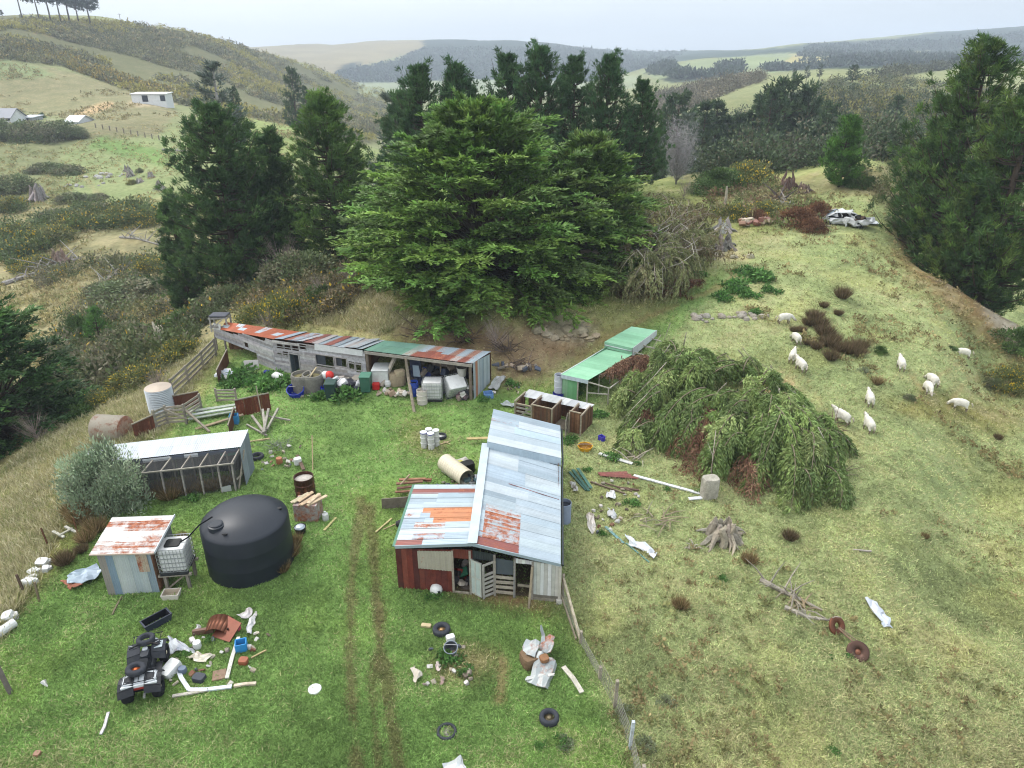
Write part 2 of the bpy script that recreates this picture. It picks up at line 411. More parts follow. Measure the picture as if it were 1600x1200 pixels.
# ------------------------------------------------------------------ ground sheet
PAINT = [  # polygon seen in the survey photo, colour, dry-grass share, nearest / farthest distance it may lie at
 ([(-900,330),(2600,330),(2600,-100),(-900,-100)], S(138,142,102), .4, 100, 9e9),
 ([(870,1300),(985,1180),(880,930),(880,690),(960,540),(1110,430),(1300,300),(2600,330),(2600,1300)], S(162,172,120), .36, 0, 130),
 ([(0,1200),(-900,1300),(-900,900),(60,930),(110,860),(150,790),(240,690),(330,600),(360,545),(600,570),(770,610),(870,600),(960,540),(1110,430),(1150,430),(1010,550),(880,680),(880,930),(985,1180),(1000,1300)], S(128,158,90), .14, 0, 90),
 ([(560,430),(660,500),(780,520),(930,500),(1000,460),(1110,430),(960,545),(870,600),(770,600),(360,545),(340,500)], S(160,160,108), .45, 30, 80),
 ([(-300,700),(90,650),(250,570),(330,530),(345,560),(245,690),(110,800),(60,900),(0,1000),(-900,1000)], S(160,158,106), .55, 0, 70),
 ([(-300,320),(250,320),(420,420),(340,530),(250,570),(90,650),(-300,700)], S(156,150,112), .5, 45, 170),
 ([(480,505),(400,470),(440,420),(560,430),(640,500),(600,525)], S(190,176,134), .75, 40, 75),
 ([(90,235),(200,215),(300,190),(470,235),(470,330),(240,325),(110,315)], S(148,158,110), .4, 90, 260),
 ([(150,212),(300,245),(300,270),(140,232)], S(126,152,90), .14, 90, 260),
 ([(-300,80),(0,90),(100,110),(200,140),(275,172),(250,212),(120,215),(100,182),(0,172),(-300,172)], S(136,132,98), .5, 180, 420),
 ([(-300,85),(0,92),(60,104),(90,118),(40,124),(-300,122)], S(136,146,104), .35, 180, 420),
 ([(300,185),(420,170),(600,240),(560,260),(330,230)], S(140,152,94), .35, 140, 330),
 ([(116,180),(150,163),(180,158),(178,166),(150,176),(124,184)], S(196,168,130), .3, 150, 420),
 ([(200,158),(262,158),(275,163),(262,168),(205,165)], S(190,172,142), .3, 150, 420),
 ([(-900,20),(0,22),(160,36),(300,50),(400,75),(500,112),(600,146),(640,160),(625,215),(560,228),(470,200),(280,163),(200,140),(100,103),(0,86),(-900,80)], S(112,112,80), .4, 280, 1000),
 ([(40,35),(150,38),(170,60),(120,66),(60,52)], S(150,136,100), .6, 280, 900),
 ([(560,118),(1000,118),(1000,150),(560,150)], S(146,154,122), .1, 700, 1600),
 ([(500,128),(540,112),(625,92),(660,60),(900,60),(1080,70),(990,128),(740,124),(600,129)], S(44,60,46), .0, 1300, 4000),
 ([(260,60),(660,60),(660,74),(622,88),(540,110),(500,124),(380,112),(260,100)], S(150,138,104), .3, 1000, 4000),
 ([(540,100),(560,97),(560,112),(530,122),(522,112)], S(48,60,46), 0, 1000, 4000),
 ([(980,78),(1180,78),(1280,68),(1300,90),(1000,115)], S(60,76,60), .1, 1250, 4000),
 ([(1000,112),(1080,96),(1200,84),(1290,80),(1300,98),(1200,122),(1050,132)], S(144,154,114), .2, 600, 1600),
 ([(1010,116),(1020,104),(1052,96),(1054,110)], S(52,64,50), 0, 300, 2000),
 ([(1106,120),(1124,103),(1158,98),(1162,112),(1136,120)], S(52,64,50), 0, 300, 2000),
 ([(1030,124),(1060,116),(1110,118),(1120,124),(1050,130)], S(56,66,50), 0, 300, 2000),
 ([(1185,104),(1240,92),(1250,76),(1260,68),(1400,60),(1620,45),(1900,40),(1900,100),(1600,98),(1440,106),(1290,108),(1200,112)], S(48,62,50), 0, 500, 4000),
 ([(1180,82),(1300,76),(1600,28),(1950,10),(1950,60),(1620,50),(1400,64),(1290,76)], S(56,70,58), 0, 1800, 4000),
 ([(1220,103),(1240,84),(1285,80),(1308,92),(1270,97)], S(172,162,112), .2, 500, 4000),
 ([(1320,92),(1396,88),(1384,97),(1336,97)], S(186,164,112), .2, 500, 4000),
 ([(1405,86),(1458,78),(1440,86),(1412,89)], S(172,164,118), .2, 500, 4000),
 ([(1430,95),(1470,85),(1466,89),(1440,97)], S(178,168,122), .2, 500, 4000),
 ([(1495,82),(1530,76),(1528,80),(1500,84)], S(172,164,118), .2, 500, 4000),
 ([(1015,150),(1060,140),(1100,131),(1195,117),(1196,126),(1150,140),(1105,158),(1040,185),(1020,190)], S(96,92,66), .4, 180, 700),
 ([(1360,118),(1450,108),(1480,100),(1490,108),(1440,114),(1390,120)], S(70,76,58), .1, 300, 900),
 ([(1020,200),(1080,180),(1180,185),(1200,150),(1300,130),(1400,122),(1450,130),(1700,160),(1700,250),(1450,240),(1330,246),(1180,270),(1060,285)], S(78,88,62), .1, 90, 320),
 ([(1320,180),(1400,140),(1440,135),(1470,150),(1460,200),(1330,190)], S(126,120,80), .55, 120, 320),
 ([(1280,130),(1330,122),(1300,150),(1210,190),(1190,170)], S(70,72,56), .1, 120, 420),
 ([(1180,270),(1330,248),(1445,232),(1600,225),(1600,252),(1440,252),(1330,264),(1200,288)], S(162,170,110), .2, 70, 130),
 ([(1110,300),(1200,285),(1330,264),(1440,252),(1480,300),(1400,320),(1330,300),(1200,310)], S(150,146,104), .6, 60, 130),
 ([(1060,280),(1180,262),(1200,285),(1110,305)], S(140,136,98), .6, 60, 130),
 ([(1385,350),(1420,375),(1460,392),(1580,480),(1620,540),(1600,570),(1500,500),(1430,440)], S(150,128,88), .6, 30, 90),
 ([(1436,398),(1480,408),(1524,448),(1500,458),(1458,424)], S(186,178,162), .15, 30, 90),
 ([(1530,466),(1574,490),(1600,532),(1584,548),(1548,510)], S(190,182,166), .12, 30, 90),
 ([(1380,640),(1460,610),(1600,640),(1600,680),(1450,650)], S(140,138,84), .6, 30, 90),
 ([(545,484),(575,480),(618,498),(606,512),(570,500)], S(222,204,162), .2, 35, 75),
 ([(600,508),(700,515),(930,498),(925,545),(850,585),(770,610),(765,560),(620,530)], S(142,122,96), .3, 35, 75),
 ([(845,500),(880,485),(925,515),(920,530),(860,525)], S(196,184,160), .2, 35, 75),
 ([(1095,420),(1130,380),(1172,395),(1165,410),(1130,408)], S(188,176,140), .3, 40, 90),
 ([(640,640),(720,690),(690,720),(620,690)], S(112,128,66), .3, 20, 60),
 ([(705,910),(760,915),(870,935),(870,962),(800,950),(740,940),(705,925)], S(140,118,88), .3, 15, 30),
 ([(720,1010),(790,1020),(770,1060),(700,1075),(680,1040)], S(140,136,92), .55, 10, 30),
 ([(1180,580),(1240,590),(1230,640),(1170,640)], S(178,150,112), .5, 25, 60),
]
PATHS = [  # rut centre lines: pixel points, half width in metres, colour
 ([(566,780),(558,840),(550,900),(548,980),(546,1050),(552,1120),(560,1200),(566,1290)], .15, S(126,110,82)),
 ([(578,790),(584,880),(590,960),(598,1040),(612,1120),(624,1200),(636,1290)], .17, S(116,98,74)),
 ([(590,940),(594,1000),(580,1060),(585,1130),(592,1200)], .10, S(112,100,72)),
 ([(785,1030),(783,1060),(780,1095)], .14, S(138,112,86)),
 ([(900,560),(960,520),(1050,480),(1110,455),(1160,425)], .22, S(138,120,84)),
 ([(1480,640),(1530,590),(1500,570),(1440,610),(1420,580)], .12, S(164,144,104)),
 ([(1240,560),(1290,640),(1340,700)], .1, S(150,140,96)),
 ([(0,975),(35,930),(60,870),(100,820),(150,770)], .35, S(160,146,102)),
 ([(160,420),(220,350),(150,300),(120,260)], .5, S(160,150,112)),
]
def paint(x, y, z):
    P = np.stack([x, y, z], -1); px, py = project(P); r = np.hypot(x, y)
    n1 = fbm(x/1.6, y/1.6, 21, 4)-.5; n2 = fbm(x/1.6+40, y/1.6, 22, 4)-.5
    px = px+n1*22+(fbm(x/9, y/9, 25, 2)-.5)*16*np.clip(60/r, 0, 1); py = py+n2*14*np.clip(90/r, .15, 1)
    col = np.zeros((len(x), 4)); g2 = np.random.default_rng(5); K = 7
    for k in range(K):
        qx = px+g2.normal(size=len(x))*11*np.clip(60/r, .1, 1.2); qy = py+g2.normal(size=len(x))*8*np.clip(60/r, .1, 1.2)
        cc = np.empty((len(x), 4)); cc[:] = (*S(140,148,92), .4)
        for poly, c, st, r0, r1 in PAINT:
            m = inpoly(qx, qy, poly) & (r >= r0) & (r <= r1)
            cc[m] = (*c, st)
        col += cc/K
    # worn and lush patches of the grass itself
    near = r < 150
    a = fbm(x/4.5, y/4.5, 31, 3); b = fbm(x/.9, y/.9, 33, 3)
    f = np.clip((a-.5)*3.5+(b-.5)*2.0, -1, 1)*near
    col[:, 3] = np.clip(col[:, 3]+f*.32, 0, 1)
    k = 1-.26*np.clip(-f, 0, 1)+.10*np.clip(f, 0, 1); col[:, :3] *= k[:, None]; bl = np.clip((fbm(x/.55+9, y/.55, 41, 2)-.56)*4, 0, 1)*near; col[:, :3] *= (1-.2*bl)[:, None]
    yl = np.clip((fbm(x/2.7, y/2.7+30, 43, 3)-.52)*5, 0, 1)*near; col[:, 0] *= 1+.13*yl; col[:, 1] *= 1+.06*yl
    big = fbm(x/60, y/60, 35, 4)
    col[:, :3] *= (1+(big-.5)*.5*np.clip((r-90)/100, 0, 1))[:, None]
    for pts, hw, c in PATHS:
        W = ground_hits([p[0] for p in pts], [min(p[1], 1280) for p in pts])[:, :2]
        d = np.full(len(x), 9e9)
        for i in range(len(W)-1):
            a0, b0 = W[i], W[i+1]; ab = b0-a0; L = ab@ab+1e-9
            t = np.clip(((x-a0[0])*ab[0]+(y-a0[1])*ab[1])/L, 0, 1)
            d = np.minimum(d, np.hypot(x-a0[0]-t*ab[0], y-a0[1]-t*ab[1]))
        w = np.clip((hw*1.5-d)/(hw*.9)+(b-.5)*3.2, 0, 1)*(d < hw*2.2)*.62
        col[:, :3] = col[:, :3]*(1-w[:, None])+np.array(c)*w[:, None]; col[:, 3] *= (1-w)
    return col
def ground_material():
    m, nt, b = new_mat('pasture')
    a = nd(nt, 'ShaderNodeAttribute', attribute_name='Col')
    g = nd(nt, 'ShaderNodeNewGeometry'); pos = g.outputs['Position']
    mp = nd(nt, 'ShaderNodeMapping'); mp.inputs['Scale'].default_value = (1.0, 1.9, 1.0); mp.inputs['Rotation'].default_value = (0, 0, .5)
    nt.links.new(pos, mp.inputs[0])
    fine = noise(nt, 7.0, 5, .75, mp.outputs[0], .6)
    mid = noise(nt, 1.3, 5, .7, pos)
    big = noise(nt, .22, 4, .6, pos)
    s = mth(nt, 'ADD', mth(nt, 'MULTIPLY', fine, .62), mth(nt, 'ADD', mth(nt, 'MULTIPLY', mid, .42), mth(nt, 'MULTIPLY', big, .22)))
    thr = mth(nt, 'SUBTRACT', .98, mth(nt, 'MULTIPLY', a.outputs['Alpha'], .72))
    f = mth(nt, 'MULTIPLY', mth(nt, 'SUBTRACT', s, thr), 3.4, True)
    dry = ramp(nt, fine, [(.3, S(142,130,98)), (.55, S(172,162,126)), (.75, S(194,185,152))])
    col = mixc(nt, mth(nt, 'MULTIPLY', f, .85), a.outputs['Color'], dry)
    v = ramp(nt, noise(nt, 16, 4, .7, mp.outputs[0], .8), [(.28, .66), (.5, 1.0), (.75, 1.24)])
    col = mixc(nt, 1.0, col, v, 'MULTIPLY')
    v2 = ramp(nt, mid, [(.3, .74), (.55, 1.04), (.75, 1.2)])
    col = mixc(nt, 1.0, col, v2, 'MULTIPLY')
    v3 = ramp(nt, big, [(.35, (.86,.9,.84)), (.65, (1.1,1.06,1.06))])
    col = mixc(nt, 1.0, col, v3, 'MULTIPLY')
    nt.links.new(col, b.inputs['Base Color']); b.inputs['Roughness'].default_value = .95; b.inputs['Specular IOR Level'].default_value = .1
    h = mth(nt, 'ADD', mth(nt, 'MULTIPLY', fine, 1.0), mth(nt, 'MULTIPLY', mid, 1.2))
    bump(nt, b, h, .09, .8)
    return m
def build_ground():
    az = np.radians(np.arange(-66, 66.01, .22)); rr = [3.0]
    while rr[-1] < 3900: rr.append(rr[-1]*1.0125+.02)
    rr = np.array(rr); A, RR = np.meshgrid(az, rr)
    x = (RR*np.sin(A)).ravel(); y = (RR*np.cos(A)).ravel(); z = height(x, y)
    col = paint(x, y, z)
    n, m = len(az), len(rr)
    i = (np.arange(m-1)[:, None]*n+np.arange(n-1)[None]).ravel()
    F = np.stack([i, i+1, i+n+1, i+n], 1)
    me = fast_mesh('ground', np.stack([x, y, z], 1), F, None, ground_material(), True)
    at = me.attributes.new('Col', 'FLOAT_COLOR', 'POINT'); at.data.foreach_set('color', col.astype(np.float32).ravel())
    return tag(obj('ground', me), kind='structure')
GROUND = build_ground()
_co = np.empty(len(GROUND.data.vertices)*3, np.float32); GROUND.data.vertices.foreach_get('co', _co); _co = _co.reshape(-1, 3)
_AZ = np.radians(np.arange(-66, 66.01, .22)); _RR = np.hypot(_co[::len(_AZ), 0], _co[::len(_AZ), 1]).astype(float); _ZG = _co[:, 2].reshape(-1, len(_AZ)).astype(float)
def height(x, y, detail=True):
    # from here on: the height of the ground sheet itself
    x = np.asarray(x, float); y = np.asarray(y, float)
    a = np.clip((np.arctan2(x, np.maximum(y, 1e-3))-_AZ[0])/(_AZ[1]-_AZ[0]), 0, len(_AZ)-1.001); r = np.clip(np.hypot(x, y), _RR[0], _RR[-1]-1)
    i = np.clip(np.searchsorted(_RR, r)-1, 0, len(_RR)-2); f = (r-_RR[i])/(_RR[i+1]-_RR[i]); j = a.astype(int); g = a-j
    return (_ZG[i, j]*(1-g)+_ZG[i, j+1]*g)*(1-f)+(_ZG[i+1, j]*(1-g)+_ZG[i+1, j+1]*g)*f
# ------------------------------------------------------------------ vegetation generators (leaf-sized faces through the crown's volume)
def unit(a): return a/np.maximum(np.linalg.norm(a, axis=-1, keepdims=True), 1e-9)
class LV:
    def __init__(s): s.p = []; s.d = []; s.l = []; s.w = []; s.c = []; s.n = []
    def add(s, p, d, l, w, c, n=None):
        k = len(p); s.p.append(p); s.d.append(unit(d)); s.l.append(np.broadcast_to(l, k)); s.w.append(np.broadcast_to(w, k))
        s.c.append(np.broadcast_to(c, (k, 3)))
        s.n.append(unit(rng.normal(size=(k, 3))) if n is None else n)
    def mesh(s, name, mat):
        p = np.concatenate(s.p); d = np.concatenate(s.d); l = np.concatenate(s.l)[:, None]; w = np.concatenate(s.w)[:, None]
        c = np.concatenate(s.c); n = np.concatenate(s.n)
        side = unit(np.cross(d, n)); k = len(p)
        V = np.stack([p, p+d*l*.45+side*w*.5, p+d*l, p+d*l*.45-side*w*.5], 1).reshape(-1, 3)
        F = np.arange(4*k).reshape(-1, 4)
        return fast_mesh(name, V, F, np.clip(c, .004, 1), mat)
def cols(c, n, v=.22, hue=.08):
    k = 1+rng.normal(size=(n, 1))*v*.5
    return np.clip(np.array(c).reshape(-1, 3)*k*(1+rng.normal(size=(n, 3))*hue*.5), .004, 1)
def bez(a, b, c, t):
    t = t[:, None]; return (1-t)**2*a+2*t*(1-t)*b+t*t*c
def tube_np(mb, path, r0, r1, col, seg=5):
    n = len(path); mb.tube([tuple(q) for q in path], [r0+(r1-r0)*i/(n-1) for i in range(n)], col, seg)
def tree_thing(name, label, cat, loc, trunk, lv, leaf=None, bark=None, rz=0, group=None, sc=1.0, crown='crown'):
    t = thing(name, label, cat, loc, rz, group, sc)
    trunk.build('trunk', bark or M_BARK, t, smooth=True)
    obj(crown, lv.mesh(crown, leaf or M_LEAF), t)
    return t
def cypress(Rc, H, limbs, per, leaves, green, seed, z0=.6, lsize=.30, droop=.35, spread=1.0, el=(-8, 86)):
    """broad tiered crown: limbs sweep out of the trunk to the crown's surface and carry flat feathery sprays"""
    global rng
    rng = np.random.default_rng(seed)
    lv = LV(); tb = MB(); bark = S(96, 84, 70)
    tb.tube([(0,0,-1), (.1,0,H*.25), (-.1,.1,H*.5), (0,0,H*.85)], [H*.045, H*.035, H*.022, .05], bark, 9)
    for i in range(limbs):
        az = rng.uniform(0, 2*math.pi); ph = math.radians(rng.uniform(*el)) if i % 4 else math.radians(rng.uniform(-5, 35))
        R0 = Rc(az, ph)*rng.uniform(.66, 1.08)
        tip = np.array([math.cos(az)*math.cos(ph)*R0, math.sin(az)*math.cos(ph)*R0, max(z0*.5, z0+math.sin(ph)*H*rng.uniform(.86, 1.03))])
        st = np.array([0, 0, max(.4, tip[2]*rng.uniform(.3, .62))]); 
        if tip[2] < 2.5: st[2] = rng.uniform(1, 3.2)
        mid = st*.45+tip*.55; mid[2] = max(st[2], tip[2])*.55+mid[2]*.45+rng.uniform(.0, .9)
        t = np.linspace(0, 1, 9); path = bez(st, mid, tip, t)
        tube_np(tb, path[:7], .09, .02, bark, 4)
        n = per; tt = rng.uniform(.34, 1.0, n)**.8
        base = bez(st, mid, tip, tt); tan = unit(bez(st, mid, tip, np.minimum(tt+.03, 1.03))-base)
        sgn = np.where(rng.random(n) < .5, 1, -1); ang = rng.uniform(.25, 1.15, n)*sgn
        ca, sa = np.cos(ang), np.sin(ang)
        bd = np.stack([tan[:, 0]*ca-tan[:, 1]*sa, tan[:, 0]*sa+tan[:, 1]*ca, tan[:, 2]*.45+rng.uniform(-.05, .28, n)], 1); bd = unit(bd)
        L = rng.uniform(.55, 1.5, n)*(1.15-.45*tt)*spread
        limbcol = np.array(green[rng.integers(len(green))])*rng.uniform(.66, 1.34)
        m = leaves
        s = rng.uniform(.05, 1, (n, m)); 
        P = base[:, None]+bd[:, None]*(L[:, None]*s)[..., None]
        P[..., 2] -= droop*(L[:, None]*s)**2*.5
        P = P+rng.normal(size=P.shape)*np.array([.035, .035, .02])
        D = bd[:, None]+rng.normal(size=P.shape)*np.array([.42, .42, .18]); D[..., 2] -= .1*s
        N = np.array([0, 0, 1.0])+rng.normal(size=P.shape)*.55
        lc = cols(limbcol, n*m, .3)*np.repeat(rng.uniform(.75, 1.3, n), m)[:, None]
        lv.add(P.reshape(-1, 3), D.reshape(-1, 3), rng.uniform(.6, 1.25, n*m)*lsize, lsize*.32, lc, unit(N.reshape(-1, 3)))
    return tb, lv
def pine(H, Rmax, seed, whorls=24, per=6, tufts=10, needles=14, green=None, base=.1, nl=.38, nw=.05, gaps=.15, tip=.12, full=.75, rise=.35, bark=None, lean=0):
    """radiata-like pine: whorled rising limbs ending in upright needle tufts, ragged outline"""
    global rng
    rng = np.random.default_rng(seed)
    green = green or [S(62,88,48), S(74,98,54), S(52,78,44)]
    lv = LV(); tb = MB(); bark = bark or S(92, 80, 68)
    tb.tube([(0,0,-1.5), (lean*.3,0,H*.3), (lean*.7,0.1,H*.65), (lean,0,H*.97)], [H*.022, H*.018, H*.011, .03], bark, 8)
    for wI in range(whorls):
        f = base+(1-base)*(wI+rng.uniform(0, .8))/whorls
        if f > .985: f = .985
        zz = f*H; prof = (1-f)**full*(min(1, (f-base*.6)/.16)**.5 if f < .25 else 1)
        Lw = max(tip*Rmax, Rmax*prof)
        for k in range(per):
            if rng.random() < gaps: continue
            az = rng.uniform(0, 6.283); L = Lw*rng.uniform(.55, 1.12)
            st = np.array([lean*f, 0, zz]); up = rise*(1+1.2*f)
            tipp = st+np.array([math.cos(az)*L, math.sin(az)*L, L*up*rng.uniform(.3, 1.3)])
            mid = st+np.array([math.cos(az)*L*.6, math.sin(az)*L*.6, -L*.02])
            path = bez(st, mid, tipp, np.linspace(0, 1, 5)); tube_np(tb, path, .05+.012*L, .012, bark, 4)
            n = max(3, int(tufts*(.35+.75*L/Rmax)))
            tt = rng.uniform(.3, 1.02, n); c = bez(st, mid, tipp, tt)+rng.normal(size=(n, 3))*np.array([.22, .22, .14])*(.5+.22*L)
            bc = np.array(green[rng.integers(len(green))])*rng.uniform(.7, 1.25, (n, 1)).repeat(needles, 0)
            m = needles
            P = c[:, None]+rng.normal(size=(n, m, 3))*.10
            out = np.array([math.cos(az)*.8, math.sin(az)*.8, .95])
            D = out+rng.normal(size=(n, m, 3))*.62
            cc = cols(bc, n*m, .3)
            lv.add(P.reshape(-1, 3), D.reshape(-1, 3), rng.uniform(.6, 1.2, n*m)*nl, nw*rng.uniform(.7, 1.6, n*m), cc)
    # leader shoots
    for k in range(5):
        n = 26; s = rng.uniform(0, 1, n); o = rng.normal(size=2)*.25*(k > 0)
        P = np.stack([lean+o[0]+rng.normal(size=n)*.05, o[1]+rng.normal(size=n)*.05, H*.93+s*H*.075*(1 if k == 0 else .6)], 1)
        D = np.stack([rng.normal(size=n)*.5, rng.normal(size=n)*.5, np.ones(n)*.7], 1)
        lv.add(P, D, nl*.8, nw*1.2, cols(green[0], n, .25))
    return tb, lv
def bush(W, H, seed, n, colset, leaf=.2, lw=.5, flower=None, ff=0.0, clumps=26, up=.5, twigs=10, twcol=None, flat=1.0):
    global rng
    rng = np.random.default_rng(seed)
    lv = LV(); tb = MB(); twcol = twcol or S(110,98,84)
    ph = np.arccos(rng.uniform(0.0, 1, clumps)); az = rng.uniform(0, 6.283, clumps); rr = rng.uniform(.45, 1.0, clumps)**.6
    C = np.stack([np.sin(ph)*np.cos(az)*W/2*rr, np.sin(ph)*np.sin(az)*W/2*rr, (np.cos(ph)*.85+.05)*H*rr*flat], 1)
    for i in range(clumps):
        k = n//clumps; r = np.array([.26*W, .26*W, .24*H])*rng.uniform(.6, 1.1)
        dd = unit(rng.normal(size=(k, 3))); P = C[i]+dd*r*rng.uniform(.4, 1, (k, 1)); 
        P[:, 2] = np.maximum(P[:, 2], .03)
        c = np.array(colset[rng.integers(len(colset))])*rng.uniform(.7, 1.25); cc = cols(c, k, .35)
        if flower is not None:
            f = (rng.random(k) < ff*rng.uniform(0, 2.4)) & (dd[:, 2] > -.2); cc[f] = cols(flower, int(f.sum()), .2)
        D = dd+rng.normal(size=(k, 3))*.6; D[:, 2] += up
        lv.add(P, D, leaf*rng.uniform(.6, 1.3, k), leaf*lw, cc)
    for i in range(twigs):
        c = C[rng.integers(clumps)]; tube_np(tb, np.stack([c*0+np.array([0,0,-.1]), c*.5+np.array([0,0,.1*H]), c*1.0]), .02+.012*W, .008, twcol, 4)
    return tb, lv
def tussock(W, H, seed, n, colset, bw=.03):
    global rng
    rng = np.random.default_rng(seed)
    lv = LV(); a = rng.uniform(0, 6.283, n); r = rng.uniform(0, 1, n)**.6
    P = np.stack([np.cos(a)*r*W*.28, np.sin(a)*r*W*.28, np.zeros(n)-.03], 1)
    D = np.stack([np.cos(a)*r*.75+rng.normal(size=n)*.16, np.sin(a)*r*.75+rng.normal(size=n)*.16, np.ones(n)], 1)
    ci = rng.integers(len(colset), size=n)
    c = np.array(colset)[ci]*rng.uniform(.7, 1.3, (n, 1))
    lv.add(P, D, H*rng.uniform(.6, 1.15, n), bw*rng.uniform(.7, 1.5, n), c)
    return lv
def bare(H, W, seed, col, limbs=26, twigs=8, r=.05, fine=None, finecol=None):
    """leafless grey tree or bush: trunk, limbs and twigs"""
    global rng
    rng = np.random.default_rng(seed)
    tb = MB(); lv = LV()
    for i in range(limbs):
        az = rng.uniform(0, 6.283); f = rng.uniform(.05, .6); L = W/2*rng.uniform(.5, 1.1)
        st = np.array([0, 0, H*f*.6]); tipp = np.array([math.cos(az)*L*(1-f*.5), math.sin(az)*L*(1-f*.5), min(H, H*(f+rng.uniform(.25, .5)))])
        mid = st*.5+tipp*.5+np.array([0, 0, -.08*H])
        path = bez(st, mid, tipp, np.linspace(0, 1, 6)); tube_np(tb, path, r*.8, r*.12, jit(col, .15), 4)
        for k in range(twigs):
            t0 = rng.uniform(.35, 1); b = bez(st, mid, tipp, np.array([t0]))[0]; dd = unit(rng.normal(size=3)+np.array([math.cos(az)*.6, math.sin(az)*.6, .7])); l = L*rng.uniform(.15, .4)
            tube_np(tb, np.stack([b, b+dd*l*.5+rng.normal(size=3)*.03, b+dd*l]), r*.25, r*.08, jit(col, .15), 3)
        if fine:
            n = fine; tt = rng.uniform(.25, 1, n); P = bez(st, mid, tipp, tt)+rng.normal(size=(n, 3))*.12*W/3
            lv.add(P, rng.normal(size=(n, 3))+np.array([0, 0, .5]), .5*W/4, .03, cols(finecol or col, n, .3))
    tb.tube([(0,0,-.4), (.05,0,H*.4), (0,.05,H*.75)], [r*2.2, r*1.4, r*.4], col, 6)
    return tb, lv
def droop_pile(arcs, hang, strands, leaves, green, seed, lsize=.22, tubecol=None, lv=None, tb=None, tr=.045):
    """felled conifer: limbs arch up and over to the ground and carry hanging feathery strands. arcs: list of (start, apex, end)"""
    global rng
    rng = np.random.default_rng(seed)
    lv = lv or LV(); tb = tb or MB(); tubecol = tubecol or S(168,158,142)
    for st, ap, en in arcs:
        st, ap, en = map(np.array, (st, ap, en))
        path = bez(st, ap, en, np.linspace(0, 1, 9)); tube_np(tb, path, tr, tr*.25, jit(tubecol, .15), 4)
        n = strands; tt = rng.uniform(.12, 1.0, n); b = bez(st, ap, en, tt); tan = unit(bez(st, ap, en, tt+.03)-b)
        sg = np.where(rng.random(n) < .5, 1, -1)[:, None]
        sd = np.stack([-tan[:, 1], tan[:, 0], tan[:, 2]*0], 1); sd = unit(sd)*sg
        bd = unit(sd*rng.uniform(.25, .9, (n, 1))+tan*rng.uniform(.3, 1.0, (n, 1)))
        L = hang*rng.uniform(.5, 1.25, n); m = leaves; s = rng.uniform(0, 1, (n, m))
        c0 = np.array(green[rng.integers(len(green))])*rng.uniform(.78, 1.22)
        ls = L[:, None]*s
        P = b[:, None]+bd[:, None]*(ls*(1-.45*s))[..., None]; P[..., 2] -= ls**1.7*.55/max(hang, .4)**.4
        P = P+rng.normal(size=P.shape)*.035
        D = bd[:, None]*(1-.7*s)[..., None]+np.array([0, 0, -1.0])*(.25+s)[..., None]+rng.normal(size=P.shape)*.4
        lv.add(P.reshape(-1, 3), D.reshape(-1, 3), lsize*rng.uniform(.6, 1.3, n*m), lsize*.26, cols(c0, n*m, .32))
    return tb, lv
# ------------------------------------------------------------------ trees
MG = [S(98,126,58), S(116,142,66), S(86,114,52), S(92,114,60), S(104,130,60), S(92,124,58)]
def place_tree(px, py_base, Y, z=None):
    p = at_y(px, py_base, Y); return (p.x, Y, Gz(p.x, Y) if z is None else z)
# the big macrocarpa on the bank behind the long shed
BIGC = at_y(752, 505, 52.5); BIGC = (BIGC.x, 52.5, 1.6)
def big_profile(az, ph):
    s = math.sin(ph); k = 10.6*(1+.10*math.sin(az*3+1)+.06*math.sin(az*5))
    return k*(.84+.24*math.sin(min(ph+.5, 1.6)*1.6))
tb, lv = cypress(big_profile, 12.6, 430, 26, 20, MG, 11, z0=.9, lsize=.42, spread=1.35)
tree_thing('macrocarpa_tree', 'huge spreading green macrocarpa with tiered feathery boughs behind the long shed', 'tree', BIGC, tb, lv)
# its companion on the right, leaning out over the bank
tb, lv = cypress(lambda a, p: 6.4*(1+.1*math.sin(3*a)), 10.4, 210, 24, 18, [S(92,120,56), S(108,132,64), S(82,108,52), S(100,118,60)], 12, z0=.6, lsize=.42, spread=1.25)
p = at_y(908, 470, 56); tree_thing('macrocarpa_tree', 'smaller dark macrocarpa crowded against the right side of the huge one', 'tree', (p.x, 56, 1.5), tb, lv)
# left edge macrocarpas below the bank
tb, lv = cypress(lambda a, p: 5.4*(1+.12*math.sin(3*a+1)), 10.5, 230, 22, 16, [S(60,88,44), S(70,98,48), S(52,78,40)], 13, z0=.4, lsize=.34, spread=1.2)
p = at_y(10, 690, 39); LM = tree_thing('cypress_tree', 'dark green cypress cut by the left edge of the photo, in front of the scrub', 'tree', (p.x-.5, 39, -5.0), tb, lv)
# pines
PG = [S(66,92,50), S(78,104,54), S(56,80,46)]
PGY = [S(80,106,50), S(94,120,56), S(68,94,46)]
PINE = []
tb, lv = pine(17.5, 6.3, 21, 36, 9, 12, 24, PG, base=.03, nl=.52, full=.5, nw=.065, gaps=.12)
p = place_tree(328, 168, 64); PINE.append(tree_thing('pine_tree', 'broad dark pine beyond the rusty left end of the long shed', 'tree', p, tb, lv, sc=(at_y(345, 168, 64).z-p[2])/17.5)); PINE[0].scale = (1.0, 1.0, PINE[0].scale[2])
tb, lv = pine(16.5, 5.7, 22, 34, 9, 11, 24, PGY, base=.03, nl=.52, full=.58, nw=.065, gaps=.12)
p = place_tree(502, 148, 66); PINE.append(tree_thing('pine_tree', 'tall bright green pine just left of the huge macrocarpa', 'tree', p, tb, lv)); PINE[1].scale = (1, 1, (at_y(508, 148, 66).z-p[2])/16.5)
tb, lv = pine(14.5, 3.8, 23, 30, 8, 10, 24, PG, base=.04, nl=.52, full=.62, nw=.065, gaps=.1)
